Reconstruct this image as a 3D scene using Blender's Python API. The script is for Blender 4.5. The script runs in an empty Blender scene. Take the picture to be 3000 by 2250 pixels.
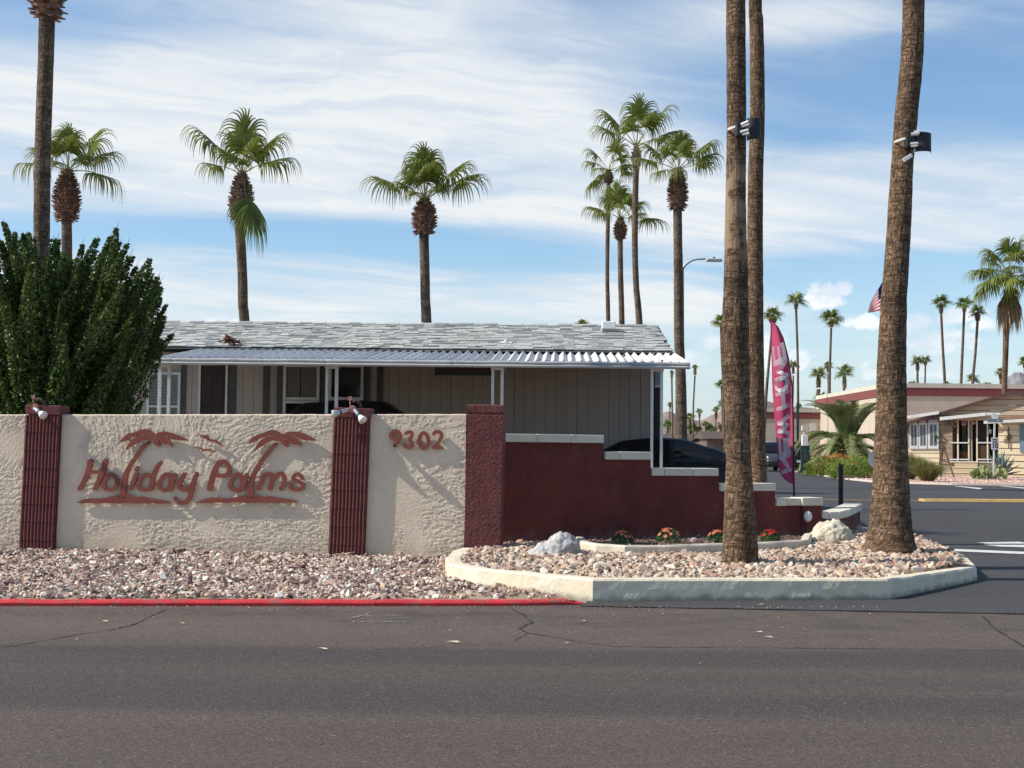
import bpy, bmesh, math, random
import numpy as np
from mathutils import Vector, Matrix, noise
from mathutils.geometry import tessellate_polygon

S = bpy.context.scene
COL = S.collection
R = math.radians
random.seed(7)

# ------------------------------------------------------------------ camera
PITCH = math.atan((1310 - 1125) / 4000.0)
ROLL = 0.011
CAM = Vector((0, 0, 1.3))
_f = Vector((0, math.cos(PITCH), math.sin(PITCH)))
_r0 = Vector((1, 0, 0)); _u0 = _r0.cross(_f)
_r = _r0 * math.cos(ROLL) + _u0 * math.sin(ROLL)
_u = _u0 * math.cos(ROLL) - _r0 * math.sin(ROLL)
cam = bpy.data.cameras.new('camera')
cam.sensor_width = 36; cam.lens = 48; cam.clip_start = 0.1; cam.clip_end = 12000
co = bpy.data.objects.new('camera', cam); COL.objects.link(co)
mw = Matrix((( _r.x, _u.x, -_f.x, CAM.x), (_r.y, _u.y, -_f.y, CAM.y), (_r.z, _u.z, -_f.z, CAM.z), (0, 0, 0, 1)))
co.matrix_world = mw
S.camera = co

# ------------------------------------------------------------------ light
SUN_EL = 41.0
SUN_B = 7.0                       # degrees the sun stands in front of the wall line
sd = Vector((-math.cos(R(SUN_EL)) * math.cos(R(SUN_B)), -math.cos(R(SUN_EL)) * math.sin(R(SUN_B)), math.sin(R(SUN_EL))))
sl = bpy.data.lights.new('sun', 'SUN'); sl.energy = 5.0; sl.angle = R(0.53); sl.color = (1.0, 0.93, 0.83)
so = bpy.data.objects.new('sun', sl); COL.objects.link(so)
so.rotation_euler = sd.to_track_quat('Z', 'Y').to_euler(); so.location = sd * 60
S.view_settings.view_transform = 'Standard'; S.view_settings.look = 'None'
S.view_settings.gamma = 1; S.view_settings.use_curve_mapping = False
S.view_settings.exposure = 0.17
S.cycles.max_bounces = 6; S.cycles.diffuse_bounces = 3; S.cycles.transparent_max_bounces = 8
S.cycles.use_denoising = True

class NB:
    """small node helper"""
    def __init__(s, nt): s.nt = nt; s.n = nt.nodes; s.l = nt.links
    def new(s, t, **k):
        o = s.n.new(t)
        for a, b in k.items(): setattr(o, a, b)
        return o
    def put(s, sock, v):
        if isinstance(v, (int, float)): sock.default_value = v
        elif isinstance(v, (tuple, list)):
            d = sock.default_value
            sock.default_value = tuple(v) + (1,) * (len(d) - len(v)) if len(d) > len(v) else tuple(v)
        else: s.l.new(v, sock)
    def m(s, op, a, b=0.0, c=0.0, clamp=False):
        o = s.new('ShaderNodeMath', operation=op, use_clamp=clamp)
        s.put(o.inputs[0], a); s.put(o.inputs[1], b)
        if len(o.inputs) > 2: s.put(o.inputs[2], c)
        return o.outputs[0]
    def noise(s, vec, scale=1, detail=4, rough=.55, lac=2, dist=0, dim='3D'):
        o = s.new('ShaderNodeTexNoise', noise_dimensions=dim)
        if vec is not None: s.l.new(vec, o.inputs['Vector'])
        o.inputs['Scale'].default_value = scale; o.inputs['Detail'].default_value = detail
        o.inputs['Roughness'].default_value = rough; o.inputs['Lacunarity'].default_value = lac
        o.inputs['Distortion'].default_value = dist
        return o.outputs['Fac']
    def map(s, v, a, b, c=0, d=1, smooth=True):
        o = s.new('ShaderNodeMapRange', interpolation_type='SMOOTHSTEP' if smooth else 'LINEAR')
        s.put(o.inputs[0], v); s.put(o.inputs[1], a); s.put(o.inputs[2], b); s.put(o.inputs[3], c); s.put(o.inputs[4], d)
        return o.outputs[0]
    def mix(s, f, a, b, bt='MIX'):
        o = s.new('ShaderNodeMix', data_type='RGBA', blend_type=bt)
        s.put(o.inputs[0], f); s.put(o.inputs[6], a); s.put(o.inputs[7], b)
        return o.outputs[2]
    def xyz(s, x, y, z):
        o = s.new('ShaderNodeCombineXYZ'); s.put(o.inputs[0], x); s.put(o.inputs[1], y); s.put(o.inputs[2], z); return o.outputs[0]
    def sep(s, v):
        o = s.new('ShaderNodeSeparateXYZ'); s.l.new(v, o.inputs[0]); return o.outputs
    def scale(s, v, sc):
        o = s.new('ShaderNodeVectorMath', operation='MULTIPLY'); s.l.new(v, o.inputs[0]); o.inputs[1].default_value = sc; return o.outputs[0]

def pxdir(px, py):
    return (_r * ((px - 1500) / 4000.0) + _u * ((1125 - py) / 4000.0) + _f).normalized()

# ------------------------------------------------------------------ sky
W = bpy.data.worlds.new('World'); S.world = W; W.use_nodes = True
def make_world():
    nt = W.node_tree; nt.nodes.clear(); b = NB(nt)
    sky = b.new('ShaderNodeTexSky', sky_type='NISHITA'); sky.sun_disc = False
    sky.sun_elevation = R(SUN_EL); sky.sun_rotation = R(270 - SUN_B)
    sky.air_density = 1.0; sky.dust_density = 0.6; sky.ozone_density = 2.5; sky.altitude = 300
    tc = b.new('ShaderNodeTexCoord'); g = tc.outputs['Generated']
    x, y, z = b.sep(g)
    zz = b.m('MAXIMUM', z, 0.0)
    k = b.m('DIVIDE', 1.0, b.m('ADD', zz, 0.10))
    # cirrus sheet on a high plane
    pl = b.xyz(b.m('MULTIPLY', x, k), b.m('MULTIPLY', y, k), 0.0)
    warp = b.noise(pl, 1.3, 5, .55)
    px_ = b.m('ADD', b.m('MULTIPLY', x, k), b.m('MULTIPLY', warp, 1.3))
    py_ = b.m('ADD', b.m('MULTIPLY', y, k), b.m('MULTIPLY', x, b.m('MULTIPLY', k, -0.30)))
    py_ = b.m('ADD', py_, b.m('MULTIPLY', warp, 0.5))
    p2 = b.xyz(b.m('MULTIPLY', px_, 0.42), b.m('MULTIPLY', py_, 0.95), 1.7)
    n1 = b.noise(p2, 1.35, 7, .52)
    p3 = b.xyz(b.m('MULTIPLY', px_, 0.30), b.m('MULTIPLY', py_, 1.6), 4.2)
    n2 = b.noise(p3, 2.1, 8, .55, dist=.25)
    cov = b.m('ADD', b.m('MULTIPLY', n1, 0.60), b.m('MULTIPLY', n2, 0.40))
    def blob(px, py, rx, ry, amt):
        d = pxdir(px, py)
        # (azimuth-like, elevation-like) offsets measured on the unit sphere
        dx = b.m('DIVIDE', b.m('SUBTRACT', x, d.x), rx / 4000.0)
        dz = b.m('DIVIDE', b.m('SUBTRACT', z, d.z), ry / 4000.0)
        r2 = b.m('ADD', b.m('MULTIPLY', dx, dx), b.m('MULTIPLY', dz, dz))
        e = b.m('POWER', 2.718, b.m('MULTIPLY', r2, -1.0))
        front = b.m('GREATER_THAN', y, 0.0)
        return b.m('MULTIPLY', b.m('MULTIPLY', e, amt), front)
    for bb in SKY_BLOBS: cov = b.m('ADD', cov, blob(*bb))
    cirr = b.map(cov, 0.46, 0.78, 0.0, 0.95)
    wisp = b.noise(b.xyz(b.m('MULTIPLY', px_, 0.9), b.m('MULTIPLY', py_, 3.2), 8.0), 2.4, 8, .62, dist=.3)
    mott = b.noise(b.xyz(b.m('MULTIPLY', px_, 1.1), b.m('MULTIPLY', py_, 1.5), 2.0), 1.3, 5, .55)
    cirr = b.m('MULTIPLY', cirr, b.m('MULTIPLY', b.map(wisp, .34, .58, .76, 1.0), b.map(mott, .32, .60, .80, 1.0)))
    # horizon milk
    milk = b.map(z, 0.0, 0.16, 0.60, 0.0)
    cirr = b.m('MAXIMUM', cirr, milk)
    base = b.mix(1.0, sky.outputs[0], SKY_TINT, 'MULTIPLY')
    cc = b.mix(b.m('MULTIPLY', b.map(cov, .45, .80), b.map(mott, .3, .6, .45, 1.0)), CIRRUS_A, CIRRUS_B)
    col = b.mix(cirr, base, cc)
    # cumulus puffs low over the horizon
    q = b.scale(g, (1.0, 1.0, 1.25))
    bn = b.noise(q, 85, 8, .66)
    bn2 = b.noise(q, 26, 4, .55)
    edge = b.m('ADD', b.m('MULTIPLY', b.m('SUBTRACT', bn, .5), 1.9), b.m('MULTIPLY', b.m('SUBTRACT', bn2, .5), 1.7))
    tot = None; shade = None
    for (px, py, rx, ry, am) in PUFFS:
        d = pxdir(px, py)
        dx = b.m('DIVIDE', b.m('SUBTRACT', x, d.x), rx / 4000.0)
        dz = b.m('DIVIDE', b.m('SUBTRACT', z, d.z), ry / 4000.0)
        dzb = b.m('MAXIMUM', dz, b.m('MULTIPLY', dz, -1.7))
        r = b.m('SQRT', b.m('ADD', b.m('MULTIPLY', dx, dx), b.m('MULTIPLY', dzb, dzb)))
        v = b.m('ADD', b.m('SUBTRACT', 1.0, r), edge)
        v = b.m('MULTIPLY', b.map(v, 0.02, 0.55), am)
        v = b.m('MULTIPLY', v, b.m('GREATER_THAN', y, 0.0))
        tot = v if tot is None else b.m('MAXIMUM', tot, v)
    lightn = b.noise(b.scale(g, (1, 1, 1.4)), 26, 4, .6)
    pc = b.mix(b.map(lightn, .38, .62), PUFF_A, PUFF_B)
    col = b.mix(tot, col, pc)
    bg = b.new('ShaderNodeBackground'); bg.inputs['Strength'].default_value = SKY_STRENGTH
    nt.links.new(col, bg.inputs['Color'])
    out = b.new('ShaderNodeOutputWorld'); nt.links.new(bg.outputs[0], out.inputs['Surface'])
SKY_STRENGTH = 0.102
SKY_TINT = (1.20, 1.32, 1.36)
CIRRUS_A = (5.7, 6.5, 7.4); CIRRUS_B = (7.8, 8.0, 8.1)
PUFF_A = (6.6, 7.3, 8.2); PUFF_B = (9.6, 9.7, 9.8)
# (photo px, py, radius x, radius y, amount) large veils and clear lanes of the high cloud
SKY_BLOBS = [(650, 420, 1000, 300, .34), (1250, 120, 600, 220, .22), (250, 860, 500, 70, .26), (1350, 900, 650, 70, .26), (1500, 500, 500, 160, .22),
             (950, 695, 480, 60, -.26), (300, 690, 300, 40, -.10), (1500, 770, 300, 50, -.12), (250, 70, 260, 90, -.04),
             (2450, 400, 320, 60, -.06), (2420, 560, 600, 100, .22), (2300, 60, 420, 90, .22), (2600, 700, 500, 50, .16), (1900, 900, 300, 110, .20), (2100, 700, 300, 80, .15),
             (2750, 820, 420, 70, -.10), (1700, 1050, 1400, 60, .15)]
PUFFS = [(2425, 880, 62, 56, 1.0), (2470, 850, 30, 36, .8), (2535, 950, 66, 30, .75), (2690, 950, 70, 52, .85), (2800, 935, 80, 44, .95), (2875, 955, 60, 34, .8),
         (2760, 1010, 120, 62, .8), (2240, 1050, 90, 70, .7), (2330, 1060, 50, 45, .7), (2090, 1010, 60, 45, .6), (2030, 1060, 60, 40, .5), (640, 945, 110, 22, .9), (2720, 1090, 160, 40, .5)]
make_world()

# ------------------------------------------------------------------ pixel -> place
def ray(px, py):
    return _r * ((px - 1500) / 4000.0) + _u * ((1125 - py) / 4000.0) + _f
def atY(px, py, y):
    d = ray(px, py); return CAM + d * (y / d.y)
def onZ(px, py, z):
    d = ray(px, py); return CAM + d * ((z - CAM.z) / d.z)

class Frame:
    def __init__(s, loc, rz):
        s.loc = Vector(loc); s.rz = rz
        s.M = Matrix.Translation(s.loc) @ Matrix.Rotation(rz, 4, 'Z'); s.I = s.M.inverted()
    def pix(s, px, py, y=0.0):
        """local point where the ray of a photo pixel meets local plane y"""
        o = s.I @ CAM; d = s.I.to_3x3() @ ray(px, py)
        return o + d * ((y - o.y) / d.y)

# ------------------------------------------------------------------ tagging and mesh building
def tag(o, label=None, cat=None, group=None, kind=None):
    if label: o['label'] = label
    if cat: o['category'] = cat
    if group: o['group'] = group
    if kind: o['kind'] = kind
    return o
def empty(name, loc=(0, 0, 0), rz=0.0, rot=None):
    o = bpy.data.objects.new(name, None); COL.objects.link(o); o.location = loc
    o.rotation_euler = rot if rot else (0, 0, rz); o.empty_display_size = .2
    return o
def place(name, me, parent=None, loc=(0, 0, 0), rot=(0, 0, 0), sc=(1, 1, 1)):
    o = bpy.data.objects.new(name, me); COL.objects.link(o)
    o.location = loc; o.rotation_euler = rot; o.scale = sc
    if parent is not None: o.parent = parent
    return o
class MB:
    def __init__(s): s.v = []; s.f = []; s.mi = []; s.cur = 0; s.uv = None
    def add(s, vs, fs):
        o = len(s.v); s.v.extend([tuple(p) for p in vs])
        for f in fs: s.f.append(tuple(i + o for i in f)); s.mi.append(s.cur)
        return s
    def box(s, x0, x1, y0, y1, z0, z1, M=None, taper=0):
        vs = [Vector((x, y, z)) for z in (z0, z1) for y in (y0, y1) for x in (x0, x1)]
        if taper:
            for p in vs[4:]:
                p.x += taper if p.x == x0 else -taper; p.y += taper if p.y == y0 else -taper
        if M is not None: vs = [M @ p for p in vs]
        return s.add(vs, [(0, 2, 3, 1), (4, 5, 7, 6), (0, 1, 5, 4), (2, 6, 7, 3), (0, 4, 6, 2), (1, 3, 7, 5)])
    def bar(s, a, b, w, h=None, up=Vector((0, 0, 1))):
        a = Vector(a); b = Vector(b); h = h or w; d = (b - a).normalized()
        if abs(d.dot(up)) > .98: up = Vector((0, 1, 0))
        x = d.cross(up).normalized(); y = x.cross(d)
        vs = [p + x * (sx * w / 2) + y * (sy * h / 2) for p in (a, b) for sx, sy in ((-1, -1), (1, -1), (1, 1), (-1, 1))]
        return s.add(vs, [(3, 2, 1, 0), (4, 5, 6, 7), (0, 1, 5, 4), (1, 2, 6, 5), (2, 3, 7, 6), (3, 0, 4, 7)])
    def tube(s, pts, rad, n=8, cap=True, sy=1.0):
        pts = [Vector(p) for p in pts]
        if isinstance(rad, (int, float)): rad = [rad] * len(pts)
        vs = []; fs = []; X = None
        for i, p in enumerate(pts):
            t = (pts[min(i + 1, len(pts) - 1)] - pts[max(i - 1, 0)]).normalized()
            if X is None:
                X = t.cross(Vector((0, 0, 1)) if abs(t.z) < .95 else Vector((0, 1, 0))).normalized()
            X = (X - t * X.dot(t)).normalized(); Y = t.cross(X)
            for k in range(n):
                a = 2 * math.pi * k / n
                vs.append(p + X * (math.cos(a) * rad[i]) + Y * (math.sin(a) * rad[i] * sy))
        for i in range(len(pts) - 1):
            for k in range(n):
                a = i * n + k; b = i * n + (k + 1) % n
                fs.append((a, b, b + n, a + n))
        if cap: fs.append(tuple(range(n - 1, -1, -1))); fs.append(tuple(range((len(pts) - 1) * n, len(pts) * n)))
        return s.add(vs, fs)
    def poly_prism(s, pts, z0, z1):
        n = len(pts); tri = tessellate_polygon([[Vector((p[0], p[1], 0)) for p in pts]])
        vs = [(p[0], p[1], z0) for p in pts] + [(p[0], p[1], z1) for p in pts]
        fs = [tuple(i + n for i in t) for t in tri] + [tuple(reversed(t)) for t in tri]
        fs += [(i, (i + 1) % n, (i + 1) % n + n, i + n) for i in range(n)]
        return s.add(vs, fs)
    def mesh(s, name, mats, smooth=False, recalc=False):
        me = bpy.data.meshes.new(name); me.from_pydata(s.v, [], s.f)
        if not isinstance(mats, (list, tuple)): mats = [mats]
        for m in mats: me.materials.append(m)
        if len(mats) > 1: me.polygons.foreach_set('material_index', s.mi)
        if recalc:
            bm = bmesh.new(); bm.from_mesh(me); bmesh.ops.recalc_face_normals(bm, faces=bm.faces); bm.to_mesh(me); bm.free()
        if smooth: me.polygons.foreach_set('use_smooth', [True] * len(me.polygons))
        me.update(); return me
    def build(s, name, mats, parent=None, smooth=False, recalc=False, **k):
        return place(name, s.mesh(name, mats, smooth, recalc), parent, **k)
def bevel(o, w, seg=2, ang=40):
    m = o.modifiers.new('bevel', 'BEVEL'); m.width = w; m.segments = seg; m.limit_method = 'ANGLE'; m.angle_limit = R(ang); return o
def np_mesh(name, V, F, mats, mi=None, smooth=False):
    """triangles given as numpy arrays"""
    me = bpy.data.meshes.new(name)
    me.vertices.add(len(V)); me.vertices.foreach_set('co', np.asarray(V, np.float32).ravel())
    F = np.asarray(F, np.int32); k = F.shape[1]
    me.loops.add(F.size); me.loops.foreach_set('vertex_index', F.ravel())
    me.polygons.add(len(F)); me.polygons.foreach_set('loop_start', np.arange(0, F.size, k, dtype=np.int32))
    me.polygons.foreach_set('loop_total', np.full(len(F), k, np.int32))
    for m in (mats if isinstance(mats, (list, tuple)) else [mats]): me.materials.append(m)
    if mi is not None: me.polygons.foreach_set('material_index', np.asarray(mi, np.int32))
    me.update(calc_edges=True); me.validate()
    me.polygons.foreach_set('use_smooth', np.full(len(me.polygons), bool(smooth))); return me
def scatter(name, variants, T, mats, parent=None, mi=None, smooth=False, pick=None):
    """variants: list of (V,F) arrays; T: (n,3,4) transforms; one joined mesh"""
    n = len(T); rng = np.random.RandomState(3)
    pick = rng.randint(0, len(variants), n) if pick is None else pick
    Vs = []; Fs = []; Ms = []; off = 0
    for vi, (V, F) in enumerate(variants):
        t = T[pick == vi]
        if not len(t): continue
        P = np.einsum('nij,kj->nki', t[:, :, :3], V) + t[:, None, :, 3]
        Fi = F[None] + (np.arange(len(t)) * len(V))[:, None, None] + off
        Vs.append(P.reshape(-1, 3)); Fs.append(Fi.reshape(-1, F.shape[1])); off += len(t) * len(V)
        if mi is not None: Ms.append(np.repeat(mi[pick == vi], len(F)))
    me = np_mesh(name, np.concatenate(Vs), np.concatenate(Fs), mats, np.concatenate(Ms) if mi is not None else None, smooth)
    return place(name, me, parent)
def rand_T(P, smin, smax, rng, flat=.6, tilt=.5, zrot=True):
    """random transforms at points P (n,3)"""
    n = len(P); s = rng.uniform(smin, smax, n); a = rng.uniform(0, 6.283, n)
    ax = rng.normal(0, tilt, n); ay = rng.normal(0, tilt, n)
    c, si = np.cos(a), np.sin(a); Z = np.zeros(n); O = np.ones(n)
    Rz = np.stack([np.stack([c, -si, Z], 1), np.stack([si, c, Z], 1), np.stack([Z, Z, O], 1)], 1)
    cx, sx = np.cos(ax), np.sin(ax); Rx = np.stack([np.stack([O, Z, Z], 1), np.stack([Z, cx, -sx], 1), np.stack([Z, sx, cx], 1)], 1)
    cy, sy = np.cos(ay), np.sin(ay); Ry = np.stack([np.stack([cy, Z, sy], 1), np.stack([Z, O, Z], 1), np.stack([-sy, Z, cy], 1)], 1)
    D = np.zeros((n, 3, 3)); D[:, 0, 0] = s * rng.uniform(.8, 1.3, n); D[:, 1, 1] = s * rng.uniform(.7, 1.1, n); D[:, 2, 2] = s * flat * rng.uniform(.7, 1.2, n)
    M = Rx @ Ry @ Rz @ D
    return np.concatenate([M, np.asarray(P)[:, :, None]], 2)
def stone_variants(k, seed, npts=12):
    out = []
    for i in range(k):
        rng = np.random.RandomState(seed + i); bm = bmesh.new()
        P = rng.normal(0, 1, (npts, 3)); P /= np.linalg.norm(P, axis=1)[:, None]; P *= rng.uniform(.75, 1.1, (npts, 1)) * .5
        for p in P: bm.verts.new(p)
        r = bmesh.ops.convex_hull(bm, input=bm.verts)
        bmesh.ops.delete(bm, geom=[v for v in bm.verts if not v.link_faces], context='VERTS')
        bmesh.ops.triangulate(bm, faces=bm.faces); bm.verts.index_update()
        out.append((np.array([v.co[:] for v in bm.verts]), np.array([[v.index for v in f.verts] for f in bm.faces])))
        bm.free()
    return out
def inside(P, poly):
    x, y = P[:, 0], P[:, 1]; r = np.zeros(len(P), bool); n = len(poly)
    for i in range(n):
        x1, y1 = poly[i][0], poly[i][1]; x2, y2 = poly[(i + 1) % n][0], poly[(i + 1) % n][1]
        if y1 == y2: continue
        c = ((y1 > y) != (y2 > y)) & (x < (x2 - x1) * (y - y1) / (y2 - y1) + x1); r ^= c
    return r
def flat_poly(name, pts, z, mat, parent=None):
    tri = tessellate_polygon([[Vector((p[0], p[1], 0)) for p in pts]])
    b = MB(); b.add([(p[0], p[1], z if not callable(z) else z(p)) for p in pts], [t for t in tri])
    o = b.build(name, mat, parent)
    me = o.data; me.update()
    if me.polygons and sum(p.normal.z for p in me.polygons) < 0: me.flip_normals()
    return o

# ------------------------------------------------------------------ materials
MATS = {}
def mat(name, c1, c2=None, scale=5, rough=.7, bump=0, bscale=40, metal=0, rand=0, mix=(.35, .65), spec=.35, detail=5, coords='Object', stretch=(1, 1, 1), dirt=None, dist=.02, trans=0, coat=0, grime=None):
    if name in MATS: return MATS[name]
    m = bpy.data.materials.new(name); m.use_nodes = True; nt = m.node_tree; b = NB(nt)
    p = nt.nodes['Principled BSDF']; p.inputs['Roughness'].default_value = rough; p.inputs['Metallic'].default_value = metal
    p.inputs['Specular IOR Level'].default_value = spec
    if trans: p.inputs['Transmission Weight'].default_value = trans
    if coat: p.inputs['Coat Weight'].default_value = coat
    tc = b.new('ShaderNodeTexCoord'); v = b.scale(tc.outputs[coords], stretch)
    col = c1
    if c2 is not None:
        n = b.noise(v, scale, detail, .6); col = b.mix(b.map(n, mix[0], mix[1]), c1, c2)
    if dirt:
        dc, ds, lo, hi = dirt
        n = b.noise(v, ds, 6, .65); col = b.mix(b.map(n, lo, hi), col, dc)
    if grime:
        gc, g0, g1, ga = grime; gp = b.new('ShaderNodeNewGeometry').outputs['Position']; gzz = b.sep(gp)[2]
        gn = b.noise(b.scale(gp, (1, 1, .6)), 7, 6, .65); edge_ = b.m('ADD', gzz, b.m('MULTIPLY', b.m('SUBTRACT', gn, .5), (g1 - g0) * 2.2))
        col = b.mix(b.map(edge_, g0, g1, ga, 0.0), col, gc)
    if rand:
        oi = b.new('ShaderNodeObjectInfo').outputs['Random']; gi = b.new('ShaderNodeNewGeometry').outputs['Random Per Island']
        r = b.m('FRACT', b.m('ADD', oi, gi))
        h = b.new('ShaderNodeHueSaturation'); b.put(h.inputs['Value'], b.map(r, 0, 1, 1 - rand, 1 + rand, smooth=False))
        b.put(h.inputs['Color'], col); col = h.outputs[0]
    b.put(p.inputs['Base Color'], col)
    if bump:
        bn = b.new('ShaderNodeBump'); bn.inputs['Strength'].default_value = bump; bn.inputs['Distance'].default_value = dist
        nt.links.new(b.noise(v, bscale, 6, .6), bn.inputs['Height']); nt.links.new(bn.outputs[0], p.inputs['Normal'])
    MATS[name] = m; return m
def ramp_mat(name, cols, rough=.8, bump=.3, bscale=60, spread=1.0, noise_amt=.25, nscale=30):
    """colour picked per loose piece from a list"""
    if name in MATS: return MATS[name]
    m = bpy.data.materials.new(name); m.use_nodes = True; nt = m.node_tree; b = NB(nt)
    p = nt.nodes['Principled BSDF']; p.inputs['Roughness'].default_value = rough; p.inputs['Specular IOR Level'].default_value = .25
    oi = b.new('ShaderNodeObjectInfo').outputs['Random']; gi = b.new('ShaderNodeNewGeometry').outputs['Random Per Island']
    r = b.m('FRACT', b.m('ADD', oi, gi))
    cr = b.new('ShaderNodeValToRGB'); cr.color_ramp.interpolation = 'CONSTANT'
    el = cr.color_ramp.elements
    while len(el) < len(cols): el.new(0.5)
    for i, c in enumerate(cols): el[i].position = i / len(cols); el[i].color = tuple(c) + (1,)
    nt.links.new(r, cr.inputs[0])
    tc = b.new('ShaderNodeTexCoord'); n = b.noise(tc.outputs['Object'], nscale, 5, .6)
    col = b.mix(1.0, cr.outputs[0], b.mix(n, (1 - noise_amt,) * 3, (1 + noise_amt,) * 3), 'MULTIPLY')
    nt.links.new(col, p.inputs['Base Color'])
    if bump:
        bn = b.new('ShaderNodeBump'); bn.inputs['Strength'].default_value = bump; bn.inputs['Distance'].default_value = .01
        nt.links.new(b.noise(tc.outputs['Object'], bscale, 5, .6), bn.inputs['Height']); nt.links.new(bn.outputs[0], p.inputs['Normal'])
    MATS[name] = m; return m
def leaf_mat(name, c1, c2, rand=.3, rough=.5, trans=.25):
    if name in MATS: return MATS[name]
    m = bpy.data.materials.new(name); m.use_nodes = True; nt = m.node_tree; b = NB(nt)
    p = nt.nodes['Principled BSDF']; p.inputs['Roughness'].default_value = rough; p.inputs['Specular IOR Level'].default_value = .3
    oi = b.new('ShaderNodeObjectInfo').outputs['Random']; gi = b.new('ShaderNodeNewGeometry').outputs['Random Per Island']
    r = b.m('FRACT', b.m('ADD', oi, gi)); tc = b.new('ShaderNodeTexCoord')
    n = b.noise(tc.outputs['Object'], 2.5, 3, .5)
    col = b.mix(b.map(n, .35, .65), c1, c2)
    h = b.new('ShaderNodeHueSaturation'); b.put(h.inputs['Value'], b.map(r, 0, 1, 1 - rand, 1 + rand, smooth=False)); b.put(h.inputs['Color'], col)
    nt.links.new(h.outputs[0], p.inputs['Base Color'])
    tr = b.new('ShaderNodeBsdfTranslucent'); nt.links.new(h.outputs[0], tr.inputs['Color'])
    mx = b.new('ShaderNodeMixShader'); mx.inputs[0].default_value = trans
    nt.links.new(p.outputs[0], mx.inputs[1]); nt.links.new(tr.outputs[0], mx.inputs[2])
    nt.links.new(mx.outputs[0], nt.nodes['Material Output'].inputs['Surface'])
    MATS[name] = m; return m
# ================================================================== ground and roads
def road_mat(name, c1, c2, c3, band=0.0):
    m = bpy.data.materials.new(name); m.use_nodes = True; nt = m.node_tree; b = NB(nt)
    p = nt.nodes['Principled BSDF']; p.inputs['Roughness'].default_value = .85; p.inputs['Specular IOR Level'].default_value = .3
    g = b.new('ShaderNodeNewGeometry').outputs['Position']
    big = b.noise(b.scale(g, (.25, 1, 1)), .7, 5, .6)
    col = b.mix(b.map(big, .35, .65), c1, c2)
    if band:
        y = b.sep(g)[1]
        w = b.noise(b.xyz(b.m('MULTIPLY', b.sep(g)[0], .06), b.m('MULTIPLY', y, .9), 0), 1.0, 2, .5)
        col = b.mix(b.m('MULTIPLY', b.map(w, .42, .60), band), col, c3)
        # the lane edge by the kerb is worn paler and browner
        e = b.map(y, 8.7, 9.9, 0.0, .6)
        col = b.mix(b.m('MULTIPLY', e, b.map(b.noise(g, 2.2, 4, .6), .25, .6)), col, (.125, .098, .078))
    vo = b.new('ShaderNodeTexVoronoi'); vo.inputs['Scale'].default_value = 105; nt.links.new(g, vo.inputs['Vector'])
    grit = b.sep(vo.outputs['Color'])[0]
    col = b.mix(1.0, col, b.mix(grit, (.62, .62, .62), (1.38, 1.36, 1.33)), 'MULTIPLY')
    col = b.mix(b.map(grit, .98, .998, 0, .25), col, (.42, .38, .33))
    nt.links.new(col, p.inputs['Base Color'])
    bn = b.new('ShaderNodeBump'); bn.inputs['Strength'].default_value = .55; bn.inputs['Distance'].default_value = .006
    nt.links.new(b.noise(g, 120, 3, .6), bn.inputs['Height']); nt.links.new(bn.outputs[0], p.inputs['Normal'])
    return m
ROAD = road_mat('asphalt_worn', (.083, .065, .056), (.096, .076, .064), (.058, .048, .044), .85)
DARKROAD = road_mat('asphalt_sealed', (.050, .049, .051), (.062, .060, .061), (.05, .05, .05), 0)
EARTH = mat('desert_earth', (.34, .26, .19), (.42, .33, .25), scale=.4, rough=.95, bump=.3, bscale=8, coords='Object')

g = MB(); g.add([(-6000, -3000, -.03), (6000, -3000, -.03), (6000, 9000, -.03), (-6000, 9000, -.03)], [(0, 1, 2, 3)])
tag(g.build('ground', EARTH), kind='structure')

def kerb_line_y(x):                       # near road edge as seen in the photo
    return 11.2 + (x + .6) * 0.075
rd = MB(); rd.add([(-120, -20, 0), (120, -20, 0), (120, 11.35, 0), (5.2, 11.3, 0), (1.4, 11.62, 0), (.9, 11.45, 0), (-6.4, kerb_line_y(-6.4), 0), (-120, kerb_line_y(-6.4) - .6, 0)], [(0, 1, 2, 3, 4, 5, 6, 7)])
road = tag(rd.build('road', ROAD), kind='structure')

nearb = [onZ(1700, 1777, 0), onZ(2100, 1784, 0), onZ(2500, 1791, 0), onZ(3000, 1800, 0)]
pts = [(p.x, p.y) for p in nearb] + [(140, 11.0), (140, 140), (2.6, 140), (3.1, 26), (3.6, 18.2), (1.0, 13.2)]
side = tag(flat_poly('side_road', pts, .004, DARKROAD), kind='structure')

# dark tar seam where the two pavings meet, and the cracks: thin strips lying on the road
TAR = mat('tar', (.030, .026, .024), rough=.8)
def strip(name, pts, w, z, m, parent=None, jit=.0, cap=False):
    b = MB(); vs = []; n = len(pts)
    for i, p in enumerate(pts):
        a = pts[max(i - 1, 0)]; c = pts[min(i + 1, n - 1)]; t = Vector((c[0] - a[0], c[1] - a[1], 0)).normalized(); s = Vector((-t.y, t.x, 0))
        ww = (w[i] if isinstance(w, (list, tuple)) else w) * (1 + random.uniform(-jit, jit)) / 2
        zz = p[2] if len(p) > 2 else z
        vs += [(p[0] + s.x * ww, p[1] + s.y * ww, zz), (p[0] - s.x * ww, p[1] - s.y * ww, zz)]
    b.add(vs, [(2 * i, 2 * i + 1, 2 * i + 3, 2 * i + 2) for i in range(n - 1)])
    o = b.build(name, m, parent)
    return o
def wander(P, seg, amp, seed=1):
    r = random.Random(seed); out = []
    for a, b in zip(P[:-1], P[1:]):
        a = Vector(a[:2]); b = Vector(b[:2]); n = max(2, int((b - a).length / seg))
        for i in range(n): out.append(tuple(a.lerp(b, i / n) + Vector((r.uniform(-amp, amp), r.uniform(-amp, amp)))))
    out.append(tuple(P[-1][:2])); return out
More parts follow.
